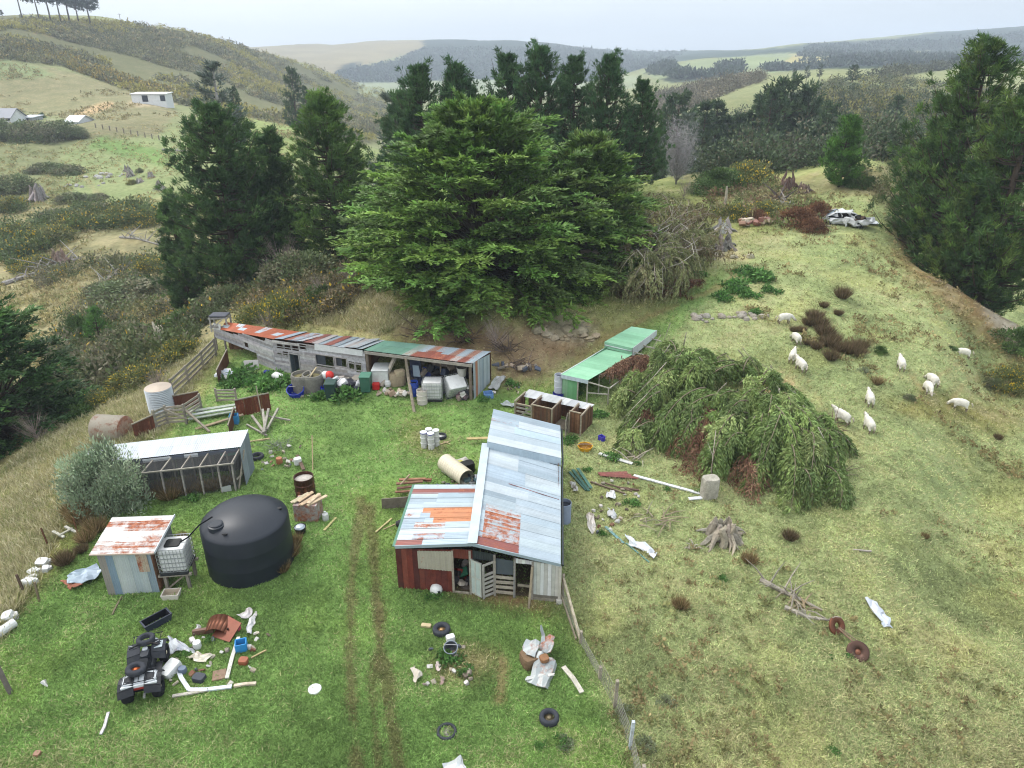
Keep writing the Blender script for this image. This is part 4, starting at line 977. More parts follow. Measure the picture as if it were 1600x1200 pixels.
# ------------------------------------------------------------------ the long weatherboard shed
def long_shed():
    t = thing('weatherboard_shed', 'long sagging weatherboard shed with patchwork iron roof and an open bay full of junk', 'shed', (-10, 40, 0))
    f0, f1, f2, f3 = Vector((-20.05, 44.9, 0)), Vector((-14.75, 40.85, 0)), Vector((-8.62, 38.62, 0)), Vector((-2.27, 36.9, 0))
    tp = lambda px, py, Y: at_y(px, py, Y)
    A0, A1, A2, A3 = tp(344, 515, 44.3), tp(428, 530, 40.75), tp(568, 547, 38.5), tp(738, 568, 36.75)
    B0, B1, B2, B3 = at_z(352, 503, 1.95), at_z(468, 518.5, 2.0), at_z(601, 532, 2.02), at_z(767, 549.5, 2.05)
    A3b = at_z(766, 549.5, 2.05)
    def col(c, r): return jit((*c, r), .08)
    # rusty end roof (sags), patch middle, green and red carport
    RU = S(176,92,58)
    sp = []
    for i in range(11): sp.append([(.3, col(RU, .5)), (.62, col(RU if i % 3 else GALV[0], .45 if i % 3 else .2)), (1, col(RU if i not in (2,6) else GALV[2], .6))])
    m = MB(); roof_sheets(m, A0, A1, B1, B0, sp, amp=.014); m.build('rusty_roof', M_TIN, t, True, True)
    m = MB(); n = 13; A1u, A2u = A1+Vector((.05,0,0)), A2
    for i in range(n):
        t0, t1 = i/n, (i+1.3)/n; c = random.choice([GALV[0], GALV[3], S(150,92,84), S(186,178,176), GALV[2], S(168,110,92)]); skew = random.uniform(-.25, .25); dz = random.uniform(.0, .10)
        p = [A1u.lerp(A2u, t0), A1u.lerp(A2u, min(1, t1)), B1.lerp(B2, min(1, t1)), B1.lerp(B2, t0)]
        sk = Vector((skew, 0, 0)); m.corrugated(p[0]+sk*.4+Vector((0,0,dz*.4)), p[1]+sk*.4+Vector((0,0,dz)), p[2]-sk*.4+Vector((0,0,random.uniform(0,.08))), p[3]-sk*.4, .09, .013, col(c, random.uniform(.1, .55)), lift=.012*(i % 3))
    m.build('patched_roof', M_TIN, t, True, True)
    sp = []
    for i in range(14):
        if i < 5: c = [(.55, col(S(126,170,150), .12)), (1, col(S(132,176,158), .05))]
        elif i == 5: c = [(.5, col(S(176,178,170), .3)), (1, col(S(160,176,166), .3))]
        else: c = [(random.choice((.4,.55)), col(random.choice([S(196,188,184), S(160,96,84), GALV[1]]), random.uniform(.4, .8))), (1, col(random.choice([S(158,104,96), GALV[1], S(170,130,116)]), random.uniform(.2, .6)))]
        sp.append(c)
    m = MB(); roof_sheets(m, A2, A3, B3, B2, sp); m.build('open_bay_roof', M_TIN, t, True, True)
    # walls
    S1 = lambda px, py: spn(f1, f2, vhit(px, py, f1, f2)); Z1 = lambda px, py: vhit(px, py, f1, f2).z
    hl = lambda x0, x1, y0, y1: (S1(x0, y1), S1(x1, y1), Z1((x0+x1)/2, y1), Z1((x0+x1)/2, y0))
    door = (S1(455, 575), S1(470, 575), -.3, Z1(462, 553)); wins = [hl(495, 523, 555, 571), hl(526, 543, 559, 573), hl(546, 555, 567, 577), hl(557, 566, 569, 579)]
    ups = [hl(433+i*12, 443+i*12, 537+i*1.4, 541.5+i*1.6) for i in range(4)]+[hl(434, 441, 551, 554), hl(443, 451, 552, 555)]
    m = MB(); boards_h(m, f1, f2, -.2, A1.z-.08, A2.z-.08, WBOARD, holes=[door]+wins+ups, bw=.16, miss=.01); 
    m.build('weatherboard_wall', M_WOOD, t, True)
    sl = MB(); q0, q1 = vhit(402, 556, f0, f1), vhit(402, 530, f0, f1)
    L0 = (f1-f0).length; sq = spn(f0, f1, q0)
    boards_h(sl, f0, f1, .85, A0.z-.02, A1.z-.08, WBOARD, holes=[(sq-1.2, sq-.8, 1.1, 1.3)], bw=.16, miss=.02)
    boards_h(sl, f0+(f1-f0)*(sq/L0), f1, -.25, .85, .85, WBOARD, bw=.16)
    sl.build('end_wall', M_WOOD, t, True)
    m = MB(); m.slab([vhit(333, 505, f0, f1), vhit(345, 507, f0, f1), vhit(345, 516, f0, f1), vhit(333, 514, f0, f1)], .03, S(226,226,224)); m.build('white_board', M_PAINT, t, True)
    m = MB(); pa, pb = vhit(492, 537, f1, f2), A2+Vector((0,-.05,-.02)); o = Vector((-.01,-.06,0)); m.slab([vhit(492, 546, f1, f2)+o, vhit(567, 556, f1, f2)+o, vhit(567, 547, f1, f2)+o, vhit(492, 536.5, f1, f2)+o], .025, S(226,228,228)); m.build('white_fascia', M_PAINT, t, True)
    for i, hz in enumerate(wins):
        m = MB(); frame(m, f1, f2, hz, .06, .05, S(176,172,168)); w = m.build('window', M_WOOD, t, True)
        if i < 2:
            d = (f2-f1).normalized(); P_ = lambda s, z: f1+d*s-Vector((d.y, -d.x, 0))*.04+Vector((0,0,z))
            g = MB(); g.slab([P_(hz[0], hz[2]), P_((hz[0]+hz[1])/2, hz[2]), P_((hz[0]+hz[1])/2, hz[3]), P_(hz[0], hz[3])], .008, S(70,76,82)); g.build('pane', M_PLAS, w, True)
    for hz in ups:
        m = MB(); frame(m, f1, f2, hz, .04, .04, S(170,166,162)); m.build('vent_window', M_WOOD, t, True)
    m = MB(); frame(m, f1, f2, (door[0], door[1], -.2, door[3]), .08, .06, S(176,174,172)); m.build('door_frame', M_WOOD, t, True)
    d = (f2-f1).normalized(); h = f1+d*(door[0]+.03)
    m = MB(); leaf_door(m, h, h+Vector((.25,.62,0)), .0, door[3]-.05, 'panel', S(96,108,120), S(112,120,128)); m.build('door', M_PAINT, t, True)
    # posts, beams and side wall of the open bay
    for p, q in ((f2+Vector((.1,0,0)), A2), (f3+Vector((-.1,.02,0)), A3)): m = MB(); m.tube([p-Vector((0,0,.3)), Vector((p.x, p.y, q.z-.05))], .09, S(138,124,110), 7); m.build('bay_post', M_WOOD, t, True)
    m = MB(); fp = at_z(647, 640, 0); m.tube([fp-Vector((0,0,.2)), at_y(638, 590, 37.6), at_y(634, 560, 37.75)], [.09,.1,.08], S(158,146,128), 7); m.build('bay_post', M_WOOD, t, True)['label'] = 'crooked post leaning out in front of the bay'
    for px, py in ((656, 604), (690, 606)): m = MB(); g = at_z(px, py, 0); m.tube([g-Vector((0,0,.1)), Vector((g.x, g.y, 2.1))], .06, S(156,140,116), 6); m.build('bay_post', M_WOOD, t, True)
    m = MB(); m.beam(A2+Vector((.05,-.02,-.14)), A3+Vector((-.02,-.02,-.14)), .06, .16, S(176,168,158)); m.beam(A2+Vector((.05,.04,-.03)), A3+Vector((-.02,.04,-.03)), .03, .03, S(60,54,50)); m.build('lintel', M_WOOD, t, True)
    r0, r1 = Vector((-2.2, 36.95, 0)), Vector((-1.33, 38.95, 0))
    m = MB(); corr_wall(m, r0, r1, -.2, A3.z-.03, 2.03, [GALV[0], GALV[1], S(196,140,112), GALV[2], S(176,190,198)], sheet=.28, rust=(.0, .45)); m.build('side_wall', M_TIN, t, True, True)
    # back and partition
    bb = [Vector((p.x, p.y-.12, 0)) for p in (B3, B2, B1, B0)]
    m = MB()
    for i in range(3): boards_v(m, bb[i], bb[i+1], -.2, (B3.z, B2.z, B1.z, B0.z)[i]-.05, (B3.z, B2.z, B1.z, B0.z)[i+1]-.05, BROWNB, bw=.2)
    boards_v(m, f2+Vector((.1,.1,0)), bb[1], -.2, A2.z-.1, B2.z-.08, BROWNB, bw=.2); m.build('back_wall', M_WOOD, t, True)
    m = MB(); boards_v(m, bb[3], f0+Vector((0,.3,0)), .6, 1.7, 1.4, WBOARD, bw=.2); m.build('gable_wall', M_WOOD, t, True)
    for px, y0, y1 in ((340, 549, 528), (355, 556, 536)):
        m = MB(); g = vhit(px, y0, f0, f1); m.tube([g-Vector((0,0,.5)), g+Vector((.02,0,1.2))], .07, S(150,142,136), 6); m.build('end_post', M_WOOD, t, True)
    # a broken timber box standing on the roof's end
    k = thing('timber_frame_box', 'broken timber frame with dark lid on the left end of the long shed roof', 'frame box', A0+Vector((-.1,.5,0)))
    m = MB(); w, dpt, hh = .55, .35, .8
    for x in (-w, w):
        for y in (-dpt, dpt): m.beam((x, y, -.2), (x+random.uniform(-.06,.06), y, hh), .09, .09, S(180,176,170))
    for z in (.1, .7): m.beam((-w-.1,-dpt,z), (w+.1,-dpt,z+.05), .05, .1, S(172,168,164)); m.beam((-w,-dpt,z), (-w,dpt,z), .05, .1, S(172,168,164)); m.beam((w,-dpt,z), (w,dpt,z), .05, .1, S(172,168,164))
    m.beam((-.4,-dpt-.03,.08),(.3,-dpt-.03,.66), .04, .08, S(186,180,172)); m.beam((w,-.4,.3),(w+.9,-.6,-.1), .06,.1, S(190,184,174)); m.build('frame', M_WOOD, k)
    m = MB(); m.rbox((0,0,hh+.06), (1.15,.8,.12), S(84,86,96)); m.build('lid', M_PLAS, k)
    return t, f2, f3
LONG, LF2, LF3 = long_shed()
# ------------------------------------------------------------------ green shed on the right
def green_shed():
    t = thing('green_shed', 'long low shed with mint green iron roof, raised at the rear, beside felled conifer', 'shed', (4.3, 38, 0))
    gc = lambda: jit((*random.choice([S(150,204,166), S(160,212,176), S(142,196,158)]), .03), .04)
    w0, w1 = Vector((2.92, 37.25, 0)), Vector((4.28, 36.6, 0))
    A, B, Cc, D = at_y(877, 585, 37.15), at_y(919, 594, 36.5), at_z(988, 554, 1.25), at_z(944.5, 545, 1.35)
    sp = [[(1, gc())] for _ in range(9)]
    m = MB(); roof_sheets(m, A, D, Cc, B, sp, amp=.01)
    dn = Vector((.0,-.05,-.22)); m.corrugated(A, B, B+dn, A+dn, .06, .012, (*S(196,210,214), .0)); m.build('lower_roof', M_TIN, t, True, True)
    E, F, Gg, H = at_z(944.5, 534, 1.75), at_z(988, 544, 1.62), at_z(1025.6, 516, 1.62), at_z(987, 510, 1.75)
    sp = [[(1, gc())] for _ in range(7)]
    m = MB(); roof_sheets(m, E, H, Gg, F, sp, amp=.01); dn = Vector((0,-.12,-.38))
    m.corrugated(E, F, F+dn, E+dn, .3, .01, (*S(134,184,152), .0)); m.beam(E+dn*.45+Vector((0,-.06,0)), F+dn*.45+Vector((0,-.06,0)), .03, .06, S(214,220,222)); m.build('raised_roof', M_TIN, t, True, True)
    m = MB(); F1, G1 = F+Vector((.03,0,.03)), Gg+Vector((.03,0,.03)); m.slab([F1, G1, G1-Vector((0,0,.42)), F1-Vector((0,0,.62))], .02, S(220,224,228)); m.beam(A+Vector((-.03,0,0)), D+Vector((-.03,0,0)), .05, .05, S(216,222,224)); m.build('white_fascia', M_PAINT, t, True)
    sd = vhit(902, 620, w0, w1)
    m = MB(); corr_wall(m, w0, (sd.x, sd.y), -.2, A.z-.2, A.z-.22, [S(128,192,140), S(140,200,150), S(156,200,164)], sheet=.35, pitch=.12, amp=.008, rust=(0,.05)); m.build('front_wall', M_TIN, t, True, True)
    m = MB()
    for p, z in ((w1, B.z-.05), (Vector((sd.x, sd.y, 0)), A.z-.2)): m.beam(p-Vector((0,0,.2)), p+Vector((0,0,z)), .08, .08, S(196,190,176))
    back = Vector((Gg.x-.05, Gg.y-.1, 0)); run = back-w1
    for k in range(1, 7):
        p = w1+run*(k/6.5); m.beam(p-Vector((0,0,.2)), p+Vector((0,0,1.25 if k < 3 else 1.5)), .07, .07, S(186,180,166))
    out = Vector((1.25,-.2,0))
    for k in range(0, 7):
        p = w1+run*(k/6.5)+out*(1 if k else .95); m.beam(p-Vector((0,0,.2)), p+Vector((0,0,1.0)), .06, .06, S(196,190,176)); q = w1+run*(k/6.5); m.beam(p+Vector((0,0,1.0)), q+Vector((0,0,1.3)), .05, .06, S(200,194,180))
    m.beam(w1+out+Vector((0,0,1.0)), w1+run*(6/6.5)+out+Vector((0,0,1.0)), .06, .06, S(200,194,180)); m.beam(w1+Vector((0,0,.62)), w1+out+Vector((0,0,.6)), .04, .06, S(196,190,178)); m.build('run_frame', M_WOOD, t, True)
    m = MB(); lb = Vector((H.x+.05, H.y-.1, 0)); boards_v(m, lb, w0, -.2, 1.6, 1.3, [S(120,160,126), S(108,150,118)], bw=.3); boards_v(m, back, lb, -.2, 1.5, 1.6, BROWNB, bw=.25); m.build('rear_wall', M_WOOD, t, True)
    m = MB(); m.slab([back+Vector((0,0,1.1)), back+Vector((.55,-.8,.75)), back+Vector((.5,-.85,-.1)), back+Vector((0,0,-.1))], .02, S(176,182,190)); m.build('end_panel', M_TIN, t, True)
    return t
green_shed()
# ------------------------------------------------------------------ kennel row behind the main shed
def kennels():
    t = thing('kennel_row', 'row of four brown board kennels under a narrow iron roof behind the main shed', 'kennels', (2, 34.2, 0))
    f0, f1 = Vector((.17, 34.4, 0)), Vector((3.58, 32.66, 0)); b1 = Vector((4.06, 33.6, 0)); dirn = (f1-f0).normalized(); dep = Vector((.50, .95, 0)); L = (f1-f0).length
    A, B, Cc, D = at_y(814, 619, 35.3), at_y(918, 640, 33.65), at_z(929, 632, 1.25), at_z(827, 608, 1.2)
    m = MB(); roof_sheets(m, A, B, Cc, D, [[(1, jit((*random.choice([S(190,192,194), S(204,206,208), S(176,178,182)]), .05), .05))] for _ in range(9)]); m.build('roof', M_TIN, t, True, True)
    P = lambda s, z=0, k=0: f0+dirn*(L*s)+dep*k+Vector((0,0,z))
    m = MB(); boards_v(m, P(.27), P(.57), .1, 1.12, 1.18, BROWNB, bw=.11); m.build('front_panel', M_WOOD, t, True)
    m = MB(); boards_v(m, P(.84), P(1.0), .1, 1.28, 1.3, [S(136,98,72), S(150,112,84), S(122,88,66)], bw=.11); m.build('front_panel', M_WOOD, t, True)
    for k, s in enumerate((0, .27, .57, .84, 1.0)): m = MB(); boards_v(m, P(s), P(s, 0, 1.1), .0, 1.2 if k else 1.05, 1.15, BROWNB, bw=.12); m.build('partition', M_WOOD, t, True)
    m = MB(); boards_v(m, P(1, 0, 1.5), P(0, 0, 1.5), 0, 1.15, 1.1, BROWNB, bw=.14); boards_v(m, P(1, 0, 1.1), P(1, 0, 1.5), 0, 1.2, 1.2, BROWNB, bw=.12); m.build('back_wall', M_WOOD, t, True)
    m = MB()
    for z in (.15, .38, .6, .82, 1.02): m.beam(P(.02, z), P(.25, z), .03, .1, jit(S(164,158,148), .1))
    m.beam(P(.02,.12,-.03), P(.25,1.0,-.03), .03, .08, S(156,150,142)); m.build('slatted_gate', M_WOOD, t, True)
    m = MB(); h = P(.80); e = h+Vector((-.15,-.85,0)); leaf_door(m, h, e, .1, 1.15, 'panel', S(118,112,98), S(176,168,150)); m.build('open_door', M_WOOD, t, True)
    m = MB()
    for s in (0, .26, .57, .83, 1.0):
        m.beam(P(s, -.2, -.03), P(s, 1.2, -.03), .09, .08, jit(S(172,160,140), .1)); m.beam(P(s, 1.18, -.03), P(s, 1.2, 1.15), .07, .07, jit(S(166,154,136), .1))
    for s0, s1, z in ((0,.26,1.07),(.27,.57,1.2),(.83,1.0,1.32)): m.beam(P(s0, z, -.02), P(s1, z, -.02), .06, .05, S(182,168,146))
    m.build('posts', M_WOOD, t, True)
    m = MB(); m.slab([P(.57, .12, .05), P(.82, .12, .05), P(.82, .12, 1.0), P(.57, .12, 1.0)], .05, S(130,120,104)); m.build('kennel_floor', M_WOOD, t, True)
kennels()
# ------------------------------------------------------------------ netted bird pens on the left
NET = None
def net_panel(mb, a, b, c, d, nx, ny, r=.006):
    a, b, c, d = map(Vector, (a, b, c, d)); col = S(120,122,118)
    for i in range(nx+1): mb.beam(a.lerp(b, i/nx), d.lerp(c, i/nx), r, r, col)
    for j in range(ny+1): mb.beam(a.lerp(d, j/ny), b.lerp(c, j/ny), r, r, col)
def pens():
    t = thing('bird_pens', 'row of netted pens with a pale iron roof and grey posts, overgrown with rushes', 'aviary', (-15.5, 27.8, 0))
    f0, f1 = Vector((-19.3, 25.95, 0)), Vector((-12.5, 27.45, 0)); d = (f1-f0).normalized(); L = (f1-f0).length; n = Vector((-d.y, d.x, 0))
    r1 = at_y(377, 698, 28.25); r0 = Vector((-19.0, 26.75, r1.z-.1)); k1 = at_z(388, 671, 2.1); k0 = k1+(r0-r1)
    m = MB(); roof_sheets(m, r0, r1, k1, k0, [[(random.choice((.5, 1)), jit((*random.choice([S(198,203,210), S(188,194,202), S(204,208,212)]), .04), .04)), (1, jit((*S(194,200,207), .05), .04))] for _ in range(9)]); m.build('roof', M_TIN, t, True, True)
    bw0, bw1 = Vector((k0.x+.1, k0.y-.1, 0)), Vector((k1.x-.05, k1.y-.1, 0))
    m = MB(); corr_wall(m, bw1, bw0, -.3, k1.z-.04, k0.z-.04, [S(70,74,80), S(84,88,92)], rust=(0,.2)); m.build('back_wall', M_TIN, t, True, True)
    sw = Vector((r1.x+.06, r1.y-.35, 0)); m = MB(); corr_wall(m, sw, bw1+Vector((.06,0,0)), -.2, 1.95, 2.05, [S(160,168,180), S(150,158,170)], rust=(0,.1)); m.build('side_wall', M_TIN, t, True, True)
    m = MB(); pr = [0, .1, .22, .33, .45, .56, .68, .79, .9, .985]; H = 1.38
    for i, f in enumerate(pr):
        p = f0+d*(L*f); gz = Gz(p.x, p.y); m.beam(p+Vector((0,0,gz-.3)), p+n*.12+Vector((0,0,H)), .075, .07, jit(S(176,170,160), .1))
        q = r0.lerp(r1, f); m.beam(p+n*.12+Vector((0,0,H)), q-Vector((0,0,.12)), .05, .07, jit(S(180,172,160), .1))
        m.beam(Vector((q.x, q.y, -.3)), q-Vector((0,0,.05)), .06, .06, jit(S(128,122,116), .1))
    m.beam(f0+n*.12+Vector((0,0,H)), f1+n*.12+Vector((0,0,H)), .07, .07, S(176,170,156)); m.beam(r0-Vector((0,0,.12)), r1-Vector((0,0,.12)), .05, .12, S(110,112,120)); 
    e0 = f1+n*.1; e1 = Vector((r1.x, r1.y, 0)); m.beam(e0+Vector((.0,0,.55)), e1+Vector((0,0,.6)), .05, .06, S(172,164,150)); m.beam(e0, e1+Vector((.1,0,1.7)), .05, .06, S(182,172,156)); m.build('frame', M_WOOD, t, True)
    m = MB()
    for i, c in enumerate((0, 1, 1, 0, 1, 0, 0, 0)):
        q, q2 = r0.lerp(r1, .3+.085*i), r0.lerp(r1, .3+.085*(i+1))
        m.slab([q-Vector((0,.03,.05)), q2-Vector((0,.03,.05)), q2-Vector((0,.03,.22)), q-Vector((0,.03,.22))], .01, S(214,216,220) if i < 5 and c else S(92,98,112))
    m.build('drip_board', M_PAINT, t, True)
    m = MB(); q, q2 = bw0.lerp(bw1, .80), bw0.lerp(bw1, .99); o = -n*.06; m.slab([q+o+Vector((0,0,.9)), q2+o+Vector((0,0,.9)), q2+o+Vector((0,0,1.7)), q+o+Vector((0,0,1.7))], .01, S(70,140,132)); m.build('teal_sheet', M_PAINT, t, True)
    m = MB(); a0, a1 = f0+n*.06, f1+n*.06
    net_panel(m, a0, a1, a1+Vector((0,0,H)), a0+Vector((0,0,H)), 110, 22); net_panel(m, a0+Vector((0,0,H)), a1+Vector((0,0,H)), r1-Vector((0,0,.12)), r0-Vector((0,0,.12)), 110, 16)
    for f in (.22, .45, .68, .985):
        p = f0+d*(L*f)+n*.1; q = r0.lerp(r1, f); net_panel(m, p, Vector((q.x, q.y, 0)), q-Vector((0,0,.15)), p+Vector((0,0,H)), 22, 22)
    m.build('wire_netting', mesh_mat(), t, True)
    m = MB(); g0 = f0+d*(L*.9); m.slab([g0-n*.02+Vector((0,0,.02)), f1-n*.02+Vector((-.3,0,.02)), f1-n*.02+Vector((-.3,0,.32)), g0-n*.02+Vector((0,0,.3))], .012, S(206,208,206)); m.build('kick_sheet', M_TIN, t, True)
pens()
# ------------------------------------------------------------------ small iron shed
def small_shed():
    t = thing('iron_shed', 'small lean-to shed of upright galvanised sheets with a rust-banded roof, near the left edge', 'shed', (-13.9, 21.5, 0))
    a, b = (-14.84, 20.5), (-13.02, 20.66); bk = Vector((-.12, 1.75, 0))
    A, B = at_y(139.5, 866.5, 20.35), at_y(240.5, 864, 20.45); Cc, D = at_z(272.5, 805, 2.25), at_z(175, 808.5, 2.2)
    g = lambda r: jit((*S(204,202,200), min(1.1, r*1.25)), .04)
    sp = [[(.35, g(.35)), (1, g(.75))], [(.3, g(.5)), (1, g(.8))], [(.4, g(.4)), (.68, g(.25)), (1, g(.45))], [(.6, g(.15)), (1, g(.35))], [(.3, g(.3)), (1, g(.72))], [(1, g(.85))], [(.6, g(.0)), (1, g(.5))]]
    m = MB()
    # sheets lie across the slope here: waves run from side to side
    for i, s_ in enumerate(sp):
        t0, t1 = i/7, (i+1)/7+.01*(i < 6); p, q, r, s = A.lerp(D, t0), A.lerp(D, t1), B.lerp(Cc, t1), B.lerp(Cc, t0); f0 = 0
        for f1, c in s_:
            m.corrugated(p.lerp(s, f0), q.lerp(r, f0), q.lerp(r, f1), p.lerp(s, f1), .09, .011, c, lift=.004*(i % 2)); f0 = f1
    m.build('roof', M_TIN, t, True, True)
    m = MB(); m.beam(B+Vector((.02,0,.01)), Cc+Vector((.02,0,.01)), .03, .1, S(206,210,212)); m.beam(A+Vector((0,-.02,-.01)), B+Vector((0,-.02,-.01)), .03, .05, S(196,176,160)); m.build('barge', M_PAINT, t, True)
    bl = [(S(168,160,156), .1), (S(150,170,190), 0), (S(206,212,214), 0), (S(204,210,212), .0), (S(196,206,212), 0), (S(198,206,210), .0), (S(160,176,190), .05)]
    m = MB(); av, bv = Vector((*a, 0)), Vector((*b, 0))
    for i, (c, r) in enumerate(bl):
        p, q = av.lerp(bv, i/7), av.lerp(bv, (i+1)/7); m.corrugated(p-Vector((0,0,.2)), q-Vector((0,0,.2)), q+Vector((0,0,B.z-.04)), p+Vector((0,0,A.z-.04)), .076, .011, jit((*c, r), .03), lift=.004*(i % 2))
    m.build('front_wall', M_TIN, t, True, True)
    m = MB(); p, q = av.lerp(bv, .72), av.lerp(bv, .93); o = Vector((0,-.02,0)); m.corrugated(p+o+Vector((0,0,1.0)), q+o+Vector((0,0,1.0)), q+o+Vector((0,0,B.z-.06)), p+o+Vector((0,0,B.z-.06)), .076, .012, (*S(206,190,170), .78)); m.build('rusty_patch', M_TIN, t, True, True)
    m = MB(); corr_wall(m, b, (b[0]+bk.x*.3, b[1]+bk.y), -.2, B.z-.05, 2.15, [S(130,136,142), S(150,110,84)], rust=(.2,.7)); corr_wall(m, (a[0]+bk.x, a[1]+bk.y), a, -.2, 2.15, A.z-.04, [S(140,136,134)], rust=(.1,.3)); corr_wall(m, (b[0]+bk.x*.3, b[1]+bk.y), (a[0]+bk.x, a[1]+bk.y), -.2, 2.15, 2.15, GALV); m.build('side_walls', M_TIN, t, True, True)
small_shed()
# ------------------------------------------------------------------ far farm buildings on the left hillside
def house_box(name, label, px0, px1, pyb, pyt, Y, depth, wallc, roofc, ridge=.0, mono=False, openings=(), group=None):
    a, b = at_y(px0, pyb, Y), at_y(px1, pyb, Y); z0 = min(Gz(a.x, Y), Gz(b.x, Y), Gz(a.x, Y+depth))-1.5; zt = at_y((px0+px1)/2, pyt, Y).z; zb = at_y((px0+px1)/2, pyb, Y).z
    t = thing(name, label, 'building', ((a.x+b.x)/2, Y, zb))
    m = MB(); m.box(((a.x+b.x)/2, Y+depth/2, (z0+zt)/2), (b.x-a.x, depth, zt-z0), wallc)
    m.build('wall', M_PAINT, t, True)
    m = MB(); e = .4; x0, x1 = a.x-e, b.x+e
    if mono: m.slab([(x0, Y-e, zt+.12), (x1, Y-e, zt+.12), (x1, Y+depth+e, zt+.5), (x0, Y+depth+e, zt+.5)], .2, roofc)
    else:
        ym = Y+depth/2; zr = zt+ridge
        m.slab([(x0, Y-e, zt-.1), (x1, Y-e, zt-.1), (x1, ym, zr), (x0, ym, zr)], .15, roofc); m.slab([(x0, ym, zr), (x1, ym, zr), (x1, Y+depth+e, zt-.1), (x0, Y+depth+e, zt-.1)], .15, roofc)
        for x in (a.x, b.x): m.face([(x, Y, zt-.02), (x, Y+depth, zt-.02), (x, ym, zr-.1)], wallc)
    m.build('roof', M_PAINT, t, True)
    for (u0, u1, v0, v1) in openings:
        p, q = at_y(u0, v1, Y-.04), at_y(u1, v0, Y-.04); m = MB(); m.box(((p.x+q.x)/2, Y-.03, (p.z+q.z)/2), (q.x-p.x, .1, q.z-p.z), S(40,46,58)); m.build('window', M_PLAS, t, True)
    return t
house_box('farm_building', 'long low white building with two dark doorways below the gorse hill', 207, 260, 160, 147, 285, 6, S(232,234,236), S(236,238,240), mono=True, openings=((223,230,149,159),(251,257,149,158)))
house_box('farmhouse', 'white farmhouse with grey roof at the left edge on the hillside', -14, 19, 197, 184, 238, 8, S(230,232,234), S(120,124,136), ridge=2.6, openings=((2,6,186,190),(11,15,185,189)))
house_box('garage', 'small grey garage with a dark doorway beside the white farmhouse', 33, 52, 194, 184, 246, 6, S(168,172,178), S(196,202,208), mono=True, openings=((37,44,185,193),))
tt = house_box('barn', 'white barn with sagging pale roof right of the grey garage', 103, 124, 201, 190, 236, 9, S(228,230,234), S(222,226,230), ridge=1.6, openings=((104,109,192,194),))
house_box('lean_to', 'dark open lean-to between the grey garage and the white barn', 64, 78, 196, 190, 248, 4, S(120,112,106), S(150,144,140), mono=True)
# ------------------------------------------------------------------ tanks, vehicles, animals, fences, junk
def on(px, py, dz=0.0):
    g = G(px, py); return (g.x, g.y, g.z+dz)
def hd(p, q):
    """heading of the pixel line p->q on the ground, as a z rotation of a thing built along +y"""
    a, b = G(*p), G(*q); return math.atan2(-(b.x-a.x), b.y-a.y), (Vector((b.x, b.y))-Vector((a.x, a.y))).length
RX = lambda a: Matrix.Rotation(a, 3, 'X'); RY = lambda a: Matrix.Rotation(a, 3, 'Y'); RZ = lambda a: Matrix.Rotation(a, 3, 'Z')
WHT = S(224,224,222); BLK = S(30,32,36, 1); RST = S(122,76,56)
def single(name, label, cat, mb, mat, loc, rz=0, group=None, smooth=False):
    o = mb.build(name, mat, smooth=smooth); o.location = loc; o.rotation_euler = (0, 0, rz); return tag(o, label, cat, group)
# ---- black water tank
def water_tank():
    t = thing('water_tank', 'big black plastic water tank with domed top beside the small iron shed', 'water tank', (-10.22, 22.5, 0))
    K = S(34,38,46, 1); R_ = 1.61
    pr = [(R_, -.1), (R_, .62), (R_+.006, .65), (R_, .68), (R_, 1.28), (R_+.006, 1.31), (R_, 1.34), (R_, 1.93), (R_-.03, 2.01), (R_-.1, 2.06), (1.3, 2.24), (.9, 2.39), (.5, 2.47), (.2, 2.5), (0, 2.505)]
    m = MB(); m.lathe(pr, K, 64); m.build('tank_body', M_TANK, t, smooth=True)
    a = math.atan2(-1.0, -.75); c = Vector((math.cos(a)*1.12, math.sin(a)*1.12, 2.28))
    m = MB(); M = RY(-.0); m.lathe([(.30,-.1),(.30,.08),(.24,.10),(.24,.14),(.20,.16),(0,.16)], S(38,42,50,1), 28, None, c); m.build('lid', M_TANK, t, smooth=False)
    m = MB(); m.box((-.22,-1.28,2.22), (.16,.2,.05), S(16,16,18,1), RX(-.5)); m.box((1.2,.3,2.22), (.3,.12,.08), S(16,16,18,1), RZ(.4)); m.build('inlet', M_TANK, t)
    h = MB(); h.tube([(-.9,-.6,2.5), (-1.3,-.9,2.35), (-1.7,-1.1,1.95), (-2.1,-1.25,1.75), (-2.3,-1.3,1.72)], .03, S(24,26,30,1), 6); h.build('inlet_pipe', M_RUB, t, smooth=True)
M_TANK = attr_mat('tank_plastic', .42, 0, .12, 1.2, 8, S(90,88,84), .05, .001, spec=.35)
water_tank()
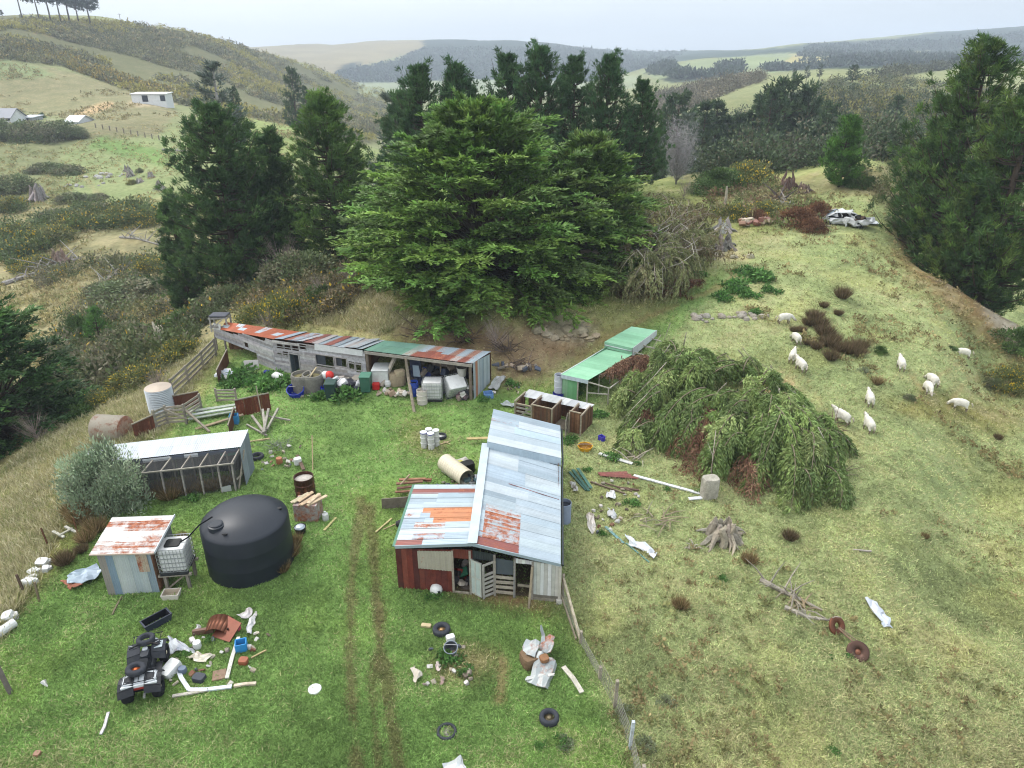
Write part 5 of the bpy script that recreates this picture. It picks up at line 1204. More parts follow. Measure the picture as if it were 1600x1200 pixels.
# ---- caged tanks (IBC)
def ibc(name, label, loc, rz=0, M=None, stand=0.0, opened=False, sz=(1.15, 1.0, 1.0)):
    t = thing(name, label, 'caged tank', loc, rz)
    w, d, h = sz; W = S(226,226,224); M = M or Matrix.Identity(3); c = Vector((0, 0, stand+.14+h/2))
    m = MB()
    if opened:
        m.rbox(M @ Vector((0,0,-.02)) + c, (w*.94, d*.94, h*.94), W, M, .1)
        m.rbox(M @ Vector((0, 0, h*.46)) + c, (w*.55, d*.5, .05), S(34,36,36), M, .08)
    else: m.rbox(M @ Vector((0,0,0)) + c, (w*.94, d*.94, h*.96), W, M, .1)
    m.build('bottle', M_PLAS, t)
    m = MB(); q = lambda x, y, z: M @ Vector((x*w/2, y*d/2, z*h/2))+c
    for k in range(9):
        f = -1+2*k/8
        for s in (-1, 1):
            m.beam(q(f, s, -1), q(f, s, 1), .016, .016, S(204,206,206)); m.beam(q(s, f, -1), q(s, f, 1), .012, .012, S(204,206,206))
    for k in range(6):
        z = -1+2*k/5
        for s in (-1, 1): m.beam(q(-1, s, z), q(1, s, z), .018, .018, S(180,184,188)); m.beam(q(s, -1, z), q(s, 1, z), .018, .018, S(180,184,188))
    m.build('cage', M_MET, t)
    m = MB()
    for y in (-.9, 0, .9): m.beam(q(-1, y, -1.14), q(1, y, -1.14), .12, .1, S(60,62,64))
    m.beam(q(-1,-.95,-1.24), q(1,-.95,-1.24), .1, .05, S(48,50,52)); m.build('pallet', M_WOOD, t)
    if stand:
        for x, y in ((-w*.4,-d*.4),(w*.4,-d*.4),(-w*.4,d*.4),(w*.4,d*.4)):
            m = MB(); m.beam((x, y, -.2), (x, y, stand-.06), .12, .1, S(150,142,130)); m.build('leg', M_WOOD, t)
        m = MB()
        for y in (-d*.45, d*.45): m.beam((-w*.6, y, stand-.03), (w*.6, y, stand-.03), .1, .09, S(160,152,138))
        m.beam((-w*.4,-d*.42,.05), (w*.3,-d*.42,stand-.1), .08,.05, S(150,140,124)); m.build('stand_rail', M_WOOD, t)
    return t
ibc('caged_tank', 'white caged tank with an open top on a timber stand beside the small iron shed', (-12.45, 21.25, 0), .12, None, .72, True, (.98,.95,.98))
g = on(676, 627); ibc('caged_tank', 'upright white caged tank under the open bay of the long shed', (g[0], g[1]+.35, .0), .0)
g = on(708, 626); ibc('caged_tank', 'white caged tank tipped over on its side under the open bay of the long shed', (g[0]+.1, g[1]+.45, .12), .45, RX(.62))
# ---- corrugated tanks
def corr_tank(name, label, loc, R_, H, M, rust, col, lid=True):
    t = thing(name, label, 'tank', loc); m = MB(); n = int(H/.1); pr = []
    for i in range(n*2+1): pr.append((R_+.035*(1 if i % 2 else -1), H*i/(n*2)))
    m.lathe(pr, (*col, rust), 40, M); m.build('tank_wall', M_TIN, t, smooth=False)
    m = MB(); m.lathe([(R_+.02, H), (R_*.6, H+.05), (0, H+.09)], (*S(184,168,152), rust+.25), 40, M)
    m.build('tank_top', M_TIN, t, smooth=True); m = MB(); m.lathe([(R_, .02), (0, .0)], (*S(176,180,184), .2), 40, M); m.build('tank_base', M_TIN, t, smooth=True)
    return t
corr_tank('corrugated_tank', 'upright silver corrugated water tank behind the wooden stock rails', (-19.75, 35.9, -.25), .68, 1.55, None, .12, S(206,212,216))
g = on(180, 682); corr_tank('corrugated_tank', 'rust-stained corrugated tank lying on its side by the bank, above the pens', (g[0]-.8, g[1]-.1, g[2]+.62), .68, 1.65, RZ(-.12) @ RY(math.pi/2), .55, S(206,196,180))
# ---- tyres and wheels
def tyre_prof(R_, w, rim): return [(rim, -w*.42), (R_*.88, -w*.5), (R_*.97, -w*.36), (R_, -w*.15), (R_, w*.15), (R_*.97, w*.36), (R_*.88, w*.5), (rim, w*.42), (rim, -w*.42)]
def add_tyre(m, c, M, R_, w, rim, col=None): m.lathe(tyre_prof(R_, w, rim), col or S(44,45,48,1), 26, M, c)
def add_rim(m, c, M, rim, w, col): m.lathe([(rim*1.01, -w*.4), (rim*.96, -w*.1), (rim*.5, -w*.02), (rim*.42, w*.1), (rim*.42, w*.12), (rim*.2, w*.18), (0, w*.18)], col, 20, M, c)
def loose_wheel(label, loc, R_, w, rim, rimcol, tilt=(0,0), cat='tyre', norim=False):
    t = thing('spare_wheel' if not norim else 'loose_tyre', label, cat, loc); M = RX(tilt[0]) @ RY(tilt[1]); c = Vector((0,0,w*.5))
    m = MB(); add_tyre(m, c, M, R_, w, rim, S(58,60,66,1)); m.build('tyre', M_RUB, t, smooth=True)
    if not norim: m = MB(); add_rim(m, c, M, rim, w, rimcol); m.build('rim', M_MET, t, smooth=True)
    return t
loose_wheel('old tyre with a tan rim lying on the grass in front of the shed', on(690, 987), .31, .2, .15, S(196,158,110))
loose_wheel('grey tyre on a spoked rim low in the yard, below the scrap sheets', on(858, 1125), .3, .2, .17, S(120,108,84))
loose_wheel('wheel with a white rim lying beside the stack of white buckets', on(689, 684), .3, .18, .22, S(226,224,218))
loose_wheel('half-buried tyre ring full of stones on the lower lawn', on(698, 1144, -.06), .3, .14, .22, S(150,146,136))
loose_wheel('black tyre lying by the tangle of netting right of the bird pens', on(402, 716), .33, .2, .2, BLK, norim=True)
# ---- quad bike
def quad():
    p = Vector(on(232, 1060)); t = thing('quad_bike', 'black and white farm quad bike carrying two spare tyres on its racks', 'quad bike', p, R(17)); K = S(34,36,42,1); DG = S(44,47,54,1)
    t.scale = (1.0,)*3; WH = S(216,220,224)
    m = MB(); m.rbox((0,.05,.5), (.36,1.5,.3), K, None, .1); m.rbox((0,.25,.42), (.5,.7,.3), S(52,54,58,1), None, .1); m.tube([(-.3,-.75,.3),(.3,-.75,.3)], .04, K); m.tube([(-.3,.72,.3),(.3,.72,.3)], .04, K); m.build('frame', M_RUB, t)
    for sx in (-1, 1):
        for y, yr in ((.70, .3), (-.72, .32)):
            w = MB(); c = Vector((sx*.43, y, .29)); M = RY(math.pi/2*sx); add_tyre(w, c, M, yr, .27 if y < 0 else .23, .15, S(36,37,41,1)); wo = w.build('wheel', M_RUB, t, smooth=True)
            r = MB(); add_rim(r, c+Vector((sx*.05,0,0)), M, .155, .2, S(222,212,184)); r.build('rim', M_PLAS, wo, smooth=True)
        m = MB() # front fender
        for k in range(5):
            a0, a1 = math.pi*(.08+.8*k/5), math.pi*(.08+.8*(k+1)/5); y0, y1 = .66+.42*math.cos(a0), .66+.42*math.cos(a1); z0, z1 = .32+.42*math.sin(a0), .32+.42*math.sin(a1)
            m.slab([(sx*.16, y0, z0+.06), (sx*.56, y0, z0-.02), (sx*.56, y1, z1-.02), (sx*.16, y1, z1+.06)] if sx > 0 else [(sx*.56, y0, z0-.02), (sx*.16, y0, z0+.06), (sx*.16, y1, z1+.06), (sx*.56, y1, z1-.02)], .03, DG)
        m.build('front_fender', M_PLAS, t)
        m = MB()
        for k in range(5):
            a0, a1 = math.pi*(.12+.76*k/5), math.pi*(.12+.76*(k+1)/5); y0, y1 = -.72+.44*math.cos(a0), -.72+.44*math.cos(a1); z0, z1 = .3+.44*math.sin(a0), .3+.44*math.sin(a1); q = [(sx*.14, y0, z0+.06), (sx*.6, y0, z0-.02), (sx*.6, y1, z1-.02), (sx*.14, y1, z1+.06)]
            m.slab(q if sx > 0 else q[::-1], .03, K)
        m.build('rear_fender', M_PLAS, t)
        m = MB(); m.lathe([(.0,-.05),(.07,-.03),(.08,.02),(0,.03)], S(200,206,214), 14, RX(-math.pi/2), (sx*.2, 1.0, .62)); m.build('headlight', M_PLAS, t, smooth=True)
        m = MB(); m.box((sx*.36,.02,.34), (.2,.5,.05), K); m.build('foot_well', M_PLAS, t)
    m = MB(); m.rbox((0,-.72,.74), (1.0,.42,.06), WH, None, .1); m.rbox((0,-.94,.68), (1.02,.1,.12), WH, None, .04); m.build('rear_cowl', M_PLAS, t)
    m = MB(); m.rbox((0,-.28,.76), (.34,.66,.14), S(40,42,46,1), None, .12); m.rbox((0,-.05,.72), (.3,.3,.1), S(44,46,50,1), None, .1); m.build('seat', M_RUB, t)
    m = MB(); m.rbox((0,.3,.74), (.26,.40,.16), DG, None, .1); m.rbox((0,.44,.82), (.16,.14,.08), S(200,204,210), None, .05); m.build('fuel_tank', M_PLAS, t)
    m = MB(); m.tube([(-.42,.36,1.0),(-.2,.46,1.02),(0,.5,.98),(.2,.46,1.02),(.42,.36,1.0)], .018, S(30,30,32,1), 6); m.tube([(0,.5,.98),(0,.62,.7)], .03, K, 6)
    for sx in (-1, 1): m.tube([(sx*.42,.36,1.0),(sx*.3,.41,1.01)], .028, K, 7); m.tube([(sx*.33,.44,1.02),(sx*.45,.48,1.04)], .01, S(190,194,198), 5)
    m.rbox((0,.56,.98), (.18,.12,.12), S(40,42,46,1), None, .04); m.build('handlebar', M_MET, t)
    for y0, y1 in ((.62,1.08),(-.95,-.5)):
        m = MB()
        for x in (-.4,-.2,0,.2,.4): m.tube([(x,y0,.84),(x,y1,.84)], .012, K, 5)
        for y in (y0, y1): m.tube([(-.45,y,.84),(.45,y,.84)], .014, K, 5)
        m.build('rack', M_MET, t)
    m = MB(); m.box((.36,.62,.76), (.24,.3,.02), S(186,196,200)); m.build('fender_badge', M_PLAS, t)
    m = MB(); m.box((.0,-1.0,.62), (.4,.04,.06), S(150,40,36)); m.build('tail_light', M_PLAS, t)
    m = MB(); m.tube([(.1,-.95,.35),(.1,-1.12,.33)], .04, S(206,206,206), 8); m.build('tow_hitch', M_MET, t)
    W = t.matrix_basis; W = Matrix.LocRotScale(t.location, t.rotation_euler, t.scale)
    a = W @ Vector((-.1,-.52,.86)); loose_wheel('spare tyre with orange rim strapped on the rear rack of the quad', tuple(a), .29, .18, .14, S(206,110,62), (-.12, .1))
    a = W @ Vector((.0,.74,.86)); loose_wheel('bare black tyre on the front rack of the quad', tuple(a), .28, .18, .16, BLK, (-.1, -.05), norim=True)
quad()
# ---- sheep: one continuous woolly body grown from a skeleton
def skin_mesh(name, vs, es, rad, lv=2):
    me = bpy.data.meshes.new(name+'_cage'); me.from_pydata(vs, es, []); ob = bpy.data.objects.new(name+'_cage', me); COL.objects.link(ob)
    sk = ob.modifiers.new('skin', 'SKIN'); me.skin_vertices.new() if not me.skin_vertices else None
    for i, r in enumerate(rad): me.skin_vertices[0].data[i].radius = r if hasattr(r, '__len__') else (r, r); me.skin_vertices[0].data[i].use_root = i == 0
    ss = ob.modifiers.new('sub', 'SUBSURF'); ss.levels = ss.render_levels = lv
    dg = bpy.context.evaluated_depsgraph_get(); dg.update(); out = bpy.data.meshes.new_from_object(ob.evaluated_get(dg)); bpy.data.objects.remove(ob); out.name = name; return out
def sheep_mesh(graze, seed):
    rs = random.Random(seed)
    hz = (.33, .24) if graze else (.93, .98)
    hy = (.80, .93) if graze else (.66, .84)
    vs = [(0,-.32,.66),(0,-.05,.66),(0,.25,.68),(0,.44,.68 if graze else .78),(0,.60,.52 if graze else .90),(0,hy[0],hz[0]),(0,hy[1],hz[1])]
    rad = [(.24,.23),(.275,.27),(.25,.26),(.16,.17),(.11,.12),(.09,.1),(.05,.055)]; es = [(i, i+1) for i in range(6)]
    vs.append((0,-.50,.62)); rad.append((.16,.17)); es.append((0, 7))
    for sx in (-1, 1):
        k = len(vs); vs += [(sx*.15,-.34,.42),(sx*.14,-.44,.24),(sx*.14,-.39,.02)]; rad += [.11,.055,.035]; es += [(0, k),(k, k+1),(k+1, k+2)]
        k = len(vs); vs += [(sx*.13,.28,.42),(sx*.13,.32,.22),(sx*.13,.30,.02)]; rad += [.09,.05,.035]; es += [(2, k),(k, k+1),(k+1, k+2)]
    me = skin_mesh('sheep_body', vs, es, rad, 2)
    return me
def finish_sheep(me):
    n = len(me.polygons); c = np.empty(n*3, np.float32); me.polygons.foreach_get('center', c); c = c.reshape(-1, 3)
    col = np.tile(np.array([*S(224,219,206,.9), 0]), (n, 1)); low = c[:, 2] < .30; col[low] = (*S(150,136,118), 0)
    face = (c[:, 1] > .74); col[face] = (*S(196,186,170), 0)
    at = me.attributes.new('Col', 'FLOAT_COLOR', 'FACE'); at.data.foreach_set('color', col.astype(np.float32).ravel())
    for v in me.vertices:
        q = v.co
        if q.z > .38 and q.y < .66: v.co += Vector((math.sin(q.y*23+q.z*17), math.sin(q.x*25+q.z*13), math.sin(q.x*19+q.y*27)))*.014
    me.materials.clear(); me.materials.append(M_WOOL); me.shade_smooth(); return me
SHEEP = [finish_sheep(sheep_mesh(g_, i)) for i, g_ in enumerate((True, False))]
def add_sheep(px, py, head, kind, label, sc=1.0):
    t = thing('sheep', label, 'sheep', on(px, py, -.01), R(head), 'sheep grazing in the paddock', sc)
    o = obj('body', SHEEP[kind], t)
    for sx in (-1, 1):
        m = MB(); hy, hz = (.78,.42) if kind == 0 else (.66,1.0); m.slab([(sx*.07,hy,hz),(sx*.2,hy-.04,hz-.03),(sx*.18,hy-.02,hz-.08),(sx*.07,hy+.01,hz-.05)], .02, S(206,194,176)); m.build('ear', M_WOOL, t)
    m = MB(); m.tube([(0,-.62,.66),(0,-.70,.52),(0,-.69,.36)], [.05,.045,.03], S(206,196,176), 6); m.build('tail', M_WOOL, t, smooth=True)
for a in ((1225,506,-88,0,'sheep seen side on, grazing to the right, highest of the flock by the brown rushes'),
          (1243,537,8,0,'sheep seen from behind, just below the side-on one near the rushes'),
          (1237,565,-30,1,'upper of the close pair of sheep near the fallen conifer, looking right'),
          (1250,580,15,1,'lower of the close pair of sheep near the fallen conifer'),
          (1406,578,-12,1,'sheep alone in the middle of the slope, right of the rushes'),
          (1503,560,70,0,'sheep facing left near the yellow gorse bush at the right edge'),
          (1455,603,5,0,'sheep at the back of the overlapping pair on the right slope'),
          (1448,615,168,0,'sheep in front of the overlapping pair, facing downhill'),
          (1357,633,-10,1,'sheep facing uphill, above the one with its back squarely to us'),
          (1314,662,38,1,'sheep walking left beside the right end of the fallen conifer'),
          (1356,674,2,1,'lowest sheep of the left group, back squarely to us'),
          (1498,641,62,0,'sheep facing left, lowest one at the far right')): add_sheep(*a, .80+.08*random.random())
# ---- wrecked car
def car():
    p = Vector(on(1322, 351)); t = thing('wrecked_car', 'stripped white car wreck with crumpled front, on the ridge by dead brush', 'car', p, R(-118)); t.scale = (1.0, 1.0, .92); t.rotation_euler = (.06, .12, R(-128)); W = S(206,208,210); K = S(26,27,30,1)
    st = [(-2.0,.42,.66,.72),(-1.85,.34,.84,.80),(-1.2,.3,.90,.82),(-.2,.28,.88,.82),(.7,.28,.86,.82),(1.3,.3,.80,.80),(1.95,.36,.70,.74),(2.1,.42,.6,.68)]
    m = MB(); vs = []
    for y, z0, z1, w in st: vs += [(-w*.9,y,z0),(-w,y,(z0+z1)/2),(-w*.95,y,z1),(w*.95,y,z1),(w,y,(z0+z1)/2),(w*.9,y,z0)]
    fs = []
    for i in range(len(st)-1):
        for k in range(6):
            if k == 2 and 4 <= i <= 5: continue
            fs.append((i*6+k, i*6+(k+1) % 6, (i+1)*6+(k+1) % 6, (i+1)*6+k))
    fs += [tuple(range(5,-1,-1)), tuple(range(7*6, 8*6))]; m.add(vs, fs, W); m.build('body', M_PAINT, t)
    m = MB(); m.slab([(-.6,-1.0,1.36),(.6,-1.0,1.36),(.6,.1,1.38),(-.6,.1,1.38)], .04, W); m.slab([(-.6,.1,1.38),(.6,.1,1.38),(.56,.25,1.34),(-.56,.25,1.34)], .04, W); m.build('roof', M_PAINT, t)
    for sx in (-1, 1):
        for a_, b_, w_ in (((.74,.85,.86),(.58,.2,1.35),.07),((.76,-.35,.88),(.6,-.4,1.36),.09),((.72,-1.75,.86),(.58,-1.0,1.35),.16)): m = MB(); m.beam((sx*a_[0],a_[1],a_[2]),(sx*b_[0],b_[1],b_[2]), w_,.06, W); m.build('pillar', M_PAINT, t)
    m = MB(); m.box((0,-.4,.9), (1.3,2.0,.05), K); m.box((0,1.0,.7), (1.2,1.0,.1), S(80,64,54)); m.rbox((.1,1.0,.78),(.5,.6,.2), S(60,58,56)); m.rbox((-.3,-.2,.95),(.4,.5,.4), S(70,60,54), None,.1); m.build('interior', M_DARK, t)
    m = MB(); m.slab([(-.56,-1.06,1.32),(.56,-1.06,1.32),(.66,-1.68,.92),(-.66,-1.68,.92)], .02, S(120,140,156)); m.build('rear_window', M_PLAS, t)
    for sx in (-1, 1):
        for y in (1.3, -1.3):
            m = MB(); add_tyre(m, Vector((sx*.76,y,.28)), RY(math.pi/2), .29, .1, .12, S(30,30,32,1)); m.build('wheel', M_RUB, t, smooth=True)
    m = MB(); m.slab([(.86,.0,.3),(1.25,.5,.32),(1.2,.5,1.0),(.83,.0,.98)], .05, W); m.build('open_door', M_PAINT, t)
    for ob_ in t.children:
        if ob_.name.split('.')[0] in ('body','roof','pillar','open_door','interior'): crumple(ob_, 2, .2, 1.1, 3)
    g = on(1357, 349); m = MB(); m.slab([(-.7,-.5,.1),(.8,-.5,.05),(.9,.4,.15),(-.6,.5,.35)], .03, S(214,218,222)); m.slab([(-.4,-.7,.3),(.2,-.6,.3),(.1,-.2,.5),(-.5,-.3,.5)], .03, S(196,200,204)); single('crumpled_bodywork', 'crumpled white car panel lying right of the wreck', 'panel', m, M_PAINT, g)
car()
# ---- wheel axle pairs lying in the paddock
def axle():
    t = thing('rusty_axle', 'rusty iron wheel with its bent axle lying in the paddock, nearer the fallen fence timbers', 'axle', on(1306, 984))
    m = MB(); M = RX(.9) @ RY(.35); add_tyre(m, Vector((0,0,.18)), M, .34, .1, .12, RST); m.build('wheel', M_MET, t, smooth=True)
    m = MB(); m.tube([(.0,-.1,.18),(.35,-.7,.06)], .03, S(150,120,100)); m.tube([(.05,-.1,.2),(.5,-.6,.05)], .02, S(150,130,110)); m.build('axle_rod', M_MET, t)
    t = thing('iron_disc', 'separate rusty disc wheel beside a green weed in the paddock', 'wheel', on(1339, 1024))
    m = MB(); M = RX(.7) @ RY(-.3); add_tyre(m, Vector((0,0,.16)), M, .36, .1, .1, S(88,64,54)); m.lathe([(.12,0),(0,.05)], S(130,86,66), 16, M, (0,0,.16)); m.build('disc', M_MET, t, smooth=True)
axle()
# ---- stumps
def stump(label, px, py, W, H, seed, col=S(176,166,152), roots=11, name='tree_stump'):
    rs = random.Random(seed); t = thing(name, label, 'stump', on(px, py), rs.uniform(0, 6)); m = MB()
    for k in range(12): # jagged ring of split wood round a hollow
        a = 6.28*k/12+rs.uniform(-.25, .25); r = rs.uniform(.14, .24)*W; h = H*rs.uniform(.35, 1.05); p = [(math.cos(a+rs.uniform(-.2,.2))*r*f, math.sin(a+rs.uniform(-.2,.2))*r*f, z) for f, z in ((1.25, -.1), (1.05, h*.4), (.9, h*.75), (.8, h))]
        m.tube(p, [.10*W, .075*W, .055*W, .018*W], jit(col, .3), 6)
    m.build('trunk', M_BARK, t)
    for k in range(roots):
        m = MB(); a = 6.28*k/roots+rs.uniform(-.3, .3); L = W*rs.uniform(.28, .62); q = rs.uniform(-.5, .5); th = rs.uniform(.5, 1.25)
        m.tube([(math.cos(a)*.12*W, math.sin(a)*.12*W, H*rs.uniform(.3,.6)), (math.cos(a+q*.3)*L*.5, math.sin(a+q*.3)*L*.5, H*rs.uniform(.16,.34)), (math.cos(a+q*.7)*L*.8, math.sin(a+q*.7)*L*.8, H*rs.uniform(.04,.16)), (math.cos(a+q)*L, math.sin(a+q)*L, -.06)], [.06*W*th, .045*W*th, .032*W*th, .01*W], jit(col, .26), 6)
        m.build('root', M_BARK, t)
    for ob_ in t.children: crumple(ob_, 1, .035*W, 2.6/W, seed)
    return t
stump('big silvery stump with spreading roots in the paddock right of the shed', 1131, 840, 2.1, .95, 3, S(176,166,150), 24)
stump('pale stump on the ridge, the upper one beside the felled branches', 1130, 362, 2.6, 1.3, 4, S(190,184,178))
stump('blackened stump on the ridge, just below the pale one', 1131, 388, 2.6, 1.2, 5, S(150,142,136))
stump('upturned root plate standing dark on the ridge', 1230, 300, 2.6, 2.6, 6, S(120,100,90), 16)
stump('small dark stump on the ridge right of the upturned root plate', 1255, 300, 2.4, 1.0, 8, S(140,120,108))
for k, (px, py, W, H, lab) in enumerate(((60,312,4.6,3.0,'upturned grey root mass on the left hillside among scrub'),(200,268,2.4,1.6,'grey stump high on the left green field'),(204,276,2.2,1.5,'second grey stump just below the highest one on the field'),
                           (236,278,2.0,1.4,'grey stump near a dark bush on the left field'),(251,296,2.6,1.8,'rightmost grey stump on the left field, beside the broad pine'),(218,285,2.6,1.0,'low pale boulder-like stump beside a yellow gorse on the left field'),(96,412,4.0,2.2,'reddish stump at the end of the grey fallen trunk on the slope'))):
    stump(lab, px, py, W, H, 20+k, S(172,164,158) if k != 6 else S(168,146,132))
t = thing('snag', 'tall pale broken tree trunk standing at the edge of the bank', 'dead trunk', on(256, 552, -.4)); m = MB()
m.tube([(0,0,-.3),(0,.05,1.0),(-.05,.05,2.0),(-.12,.05,2.5)], [.52,.48,.44,.3], S(188,180,160), 10); m.tube([(-.2,0,1.7),(-.32,0,2.9)], [.22,.05], S(196,188,168), 6); m.tube([(.22,.05,1.6),(.2,.1,2.3)], [.2,.06], S(176,166,146), 6); m.build('trunk', M_BARK, t, smooth=True)
t = thing('fence_post', 'pale post standing among bushes behind the felled branches', 'post', on(1132, 322)); m = MB(); m.tube([(0,0,-.3),(.05,0,1.0),(.0,0,2.0)], [.16,.14,.09], S(198,188,168), 6); m.build('post', M_WOOD, t)
# ---- fallen trunks and dead branches on the left slope
def fallen(label, pts, r, seed, n=14, col=S(176,170,164), name='fallen_tree', spread=1.0):
    rs = random.Random(seed); W = [Vector(on(*p, r*.6)) for p in pts]; o = W[0]; t = thing(name, label, 'fallen tree', o); m = MB()
    m.tube([p-o for p in W], [r*(1-.6*i/(len(W)-1)) for i in range(len(W))], jit(col, .1), 7); m.build('trunk', M_BARK, t)
    m = MB()
    for k in range(n):
        f = rs.uniform(.1, .98)*(len(W)-1); i = int(f); p = W[i].lerp(W[i+1], f-i)-o; d = Vector((rs.uniform(-1,1), rs.uniform(-1,1), rs.uniform(.0,.9)))*rs.uniform(.6, 2.2)*spread
        m.tube([p, p+d*.5+Vector((0,0,.1)), p+d], [r*.35, r*.22, r*.08], jit(col, .2), 4)
    m.build('branch', M_BARK, t)
fallen('long grey fallen trunk with bleached limbs on the lower left slope', [(5,446),(50,432),(100,412),(128,406)], .36, 1, 26, spread=1.6)
fallen('grey fallen tree pointing up the slope between dark bushes', [(135,465),(160,442),(185,428),(200,418)], .26, 2, 22, spread=1.3)
fallen('bleached branches on the slope left of the broad pine', [(188,372),(215,374),(250,384)], .22, 3, 22, spread=1.4)
fallen('pale log lying flat in front of the pines on the left field', [(255,235),(300,238)], .3, 4, 4)
fallen('charred log on the ridge among weeds', [(1190,322),(1215,312),(1222,318)], .35, 5, 10, S(110,100,96))
fallen('grey log on the ridge in front of the upturned root plate', [(1205,318),(1240,322)], .28, 6, 8, S(170,164,156))
fallen('thin white log beside the wrecked car', [(1268,352),(1300,355)], .12, 7, 2, S(196,184,166))
fallen('white-barked branches tangled at the base of the ridge stumps', [(1085,402),(1100,392),(1118,398)], .14, 8, 12, S(200,192,180))
# ---- timber fences, rails and gates on the left of the yard
def rail_fence(name, label, cat, pts, H, rails, rw=.13, col=S(166,158,144), pw=.12, wob=.03, posts=None):
    W = [Vector(on(*p)) for p in pts]; o = W[0]; t = thing(name, label, cat, o)
    for p in W: q = p-o; m = MB(); m.beam(q-Vector((0,0,.3)), q+Vector((random.uniform(-.03,.03),random.uniform(-.03,.03),H*1.08)), pw, pw*.8, jit(col, .14)); m.build('post', M_WOOD, t)
    for k in range(rails):
        m = MB(); z = H*(.18+.8*k/max(1, rails-1))
        for i in range(len(W)-1): m.beam(W[i]-o+Vector((0,-.06,z+random.uniform(-wob,wob))), W[i+1]-o+Vector((0,-.06,z+random.uniform(-wob,wob))), .04, rw, jit(col, .16))
        m.build('rail', M_WOOD, t)
    return t
rail_fence('rail_fence', 'grey timber rail fence running along the bank top to the long shed', 'fence', [(272,622),(295,600),(318,577),(338,556)], 1.15, 4, .16)
rail_fence('stock_yard_rails', 'grey timber stock rails with diagonal brace in front of the silver tank', 'fence', [(246,672),(264,664),(292,662),(316,645)], 1.1, 5, .12)
rail_fence('timber_gate', 'small grey timber gate left of the stacked boards near the long shed', 'gate', [(340,627),(370,627)], .75, 4, .1)
def lean_beam(name, label, cat, p, q, z0, z1, w, h, col, mat=None, group=None):
    a, b = Vector(on(*p, z0)), Vector(on(*q, z1)); m = MB(); m.beam(Vector((0,0,0)), b-a, w, h, col); return single(name, label, cat, m, mat or M_WOOD, a, group=group)
lean_beam('brace_pole', 'diagonal brace pole leaning from the stock rails to the grass', 'pole', (290,660), (328,676), .9, .05, .1, .1, S(160,150,134))
lean_beam('brace_pole', 'diagonal brace nailed across the stock rails', 'pole', (262,668), (294,664), 1.1, .35, .05, .1, S(170,160,146))
def iron_fence(name, label, p, q, H, col, rust, n=4):
    a, b = Vector(on(*p)), Vector(on(*q)); t = thing(name, label, 'iron fence', a); m = MB(); d = b-a
    for i in range(n): m.corrugated(d*(i/n)-Vector((0,0,.1)), d*((i+1)/n)-Vector((0,0,.1)), d*((i+1)/n)+Vector((0,0,H)), d*(i/n)+Vector((0,0,H)), .1, .012, jit((*col, rust), .1), lift=.004*(i % 2))
    m.build('sheet', M_TIN, t, smooth=True)
    m = MB(); m.beam(Vector((0,-.03,H)), d+Vector((0,-.03,H)), .06, .06, S(160,150,134)); m.build('top_rail', M_WOOD, t); return t
MARN = S(112,68,56)
iron_fence('iron_fence', 'rust-red iron sheet fence between the fallen tank and the stock rails', (212,688), (246,672), .95, MARN, .35)
iron_fence('iron_fence', 'rust-red iron sheet pen wall right of the silver tank', (272,640), (314,632), .85, MARN, .3)
iron_fence('iron_fence', 'rust-red iron panel standing upright right of the stacked boards', (371,652), (424,640), 1.05, S(122,66,50), .55)
iron_fence('iron_fence', 'narrow rust-red iron partition leading from the gate to the long shed', (342,600), (358,566), .9, MARN, .3)
iron_fence('iron_fence', 'short rust-red iron partition below the blue crate', (360,684), (369,655), .75, MARN, .4)
single('thin_pole', 'thin pale pole standing in front of the rust-red iron panel', 'pole', (lambda m: (m.beam((0,0,-.2),(-.06,0,1.9), .05,.05, S(190,178,156)), m)[1])(MB()), M_WOOD, on(410,652))
def pile(name, label, cat, px, py, spec, mat=None, group=None):
    """spec: (dx, dy, z, length, width, thick, heading deg, colour, tilt)"""
    t = thing(name, label, cat, on(px, py), group=group)
    for (dx, dy, z, L, w, th, a, c, tl) in spec:
        m = MB(); d = Vector((math.cos(R(a)), math.sin(R(a)), tl))*L/2; m.beam(Vector((dx,dy,z+.02))-d, Vector((dx,dy,z+.02))+d, w, th, jit(c, .08)); m.build('board', mat or M_WOOD, t)
    return t
GR, TAN = S(176,170,158), S(206,182,146)
pile('stacked_boards', 'stack of long grey-green boards in front of the rust-red panel', 'boards', 342, 650, [(-.2,.3,.35,3.0,.25,.05,18,S(176,184,172),.02),(-.1,.0,.3,3.1,.22,.05,20,S(196,200,192),.02),(0,-.2,.2,2.9,.22,.05,22,S(160,168,154),.02),(.4,-.9,.1,2.5,.2,.06,32,S(170,152,124),.08)])
pile('stick_heap', 'heap of grey split posts and sticks right of the bird pens', 'sticks', 412, 668, [(0,.2,.3,2.2,.12,.12,110,GR,.12),(.15,.1,.35,2.3,.12,.12,100,GR,.1),(-.3,.0,.25,1.9,.12,.1,125,GR,.05),(.4,.4,.3,1.9,.1,.1,88,GR,.15),(.5,.8,.15,1.6,.08,.08,165,GR,.05),(-.2,-.5,.1,1.9,.08,.08,140,GR,0),(.1,-1.6,.06,1.4,.07,.07,20,TAN,0)])
pile('burnt_boards', 'dark board and sticks lying behind the rusty drum', 'boards', 470, 727, [(0,0,.15,1.3,.16,.05,118,S(120,100,84),.1),(.6,.1,.5,1.5,.05,.05,100,S(190,170,130),.9)])
pile('plank', 'single yellowish plank lying near the rusty box', 'plank', 516, 820, [(0,0,.03,.95,.1,.03,72,S(204,194,136),0)])
pile('sticks', 'two yellow sticks on the grass left of the L-shaped shed', 'sticks', 600, 822, [(0,0,.03,1.1,.07,.04,62,S(198,184,134),0),(.25,-.1,.02,.6,.04,.03,40,TAN,0)])
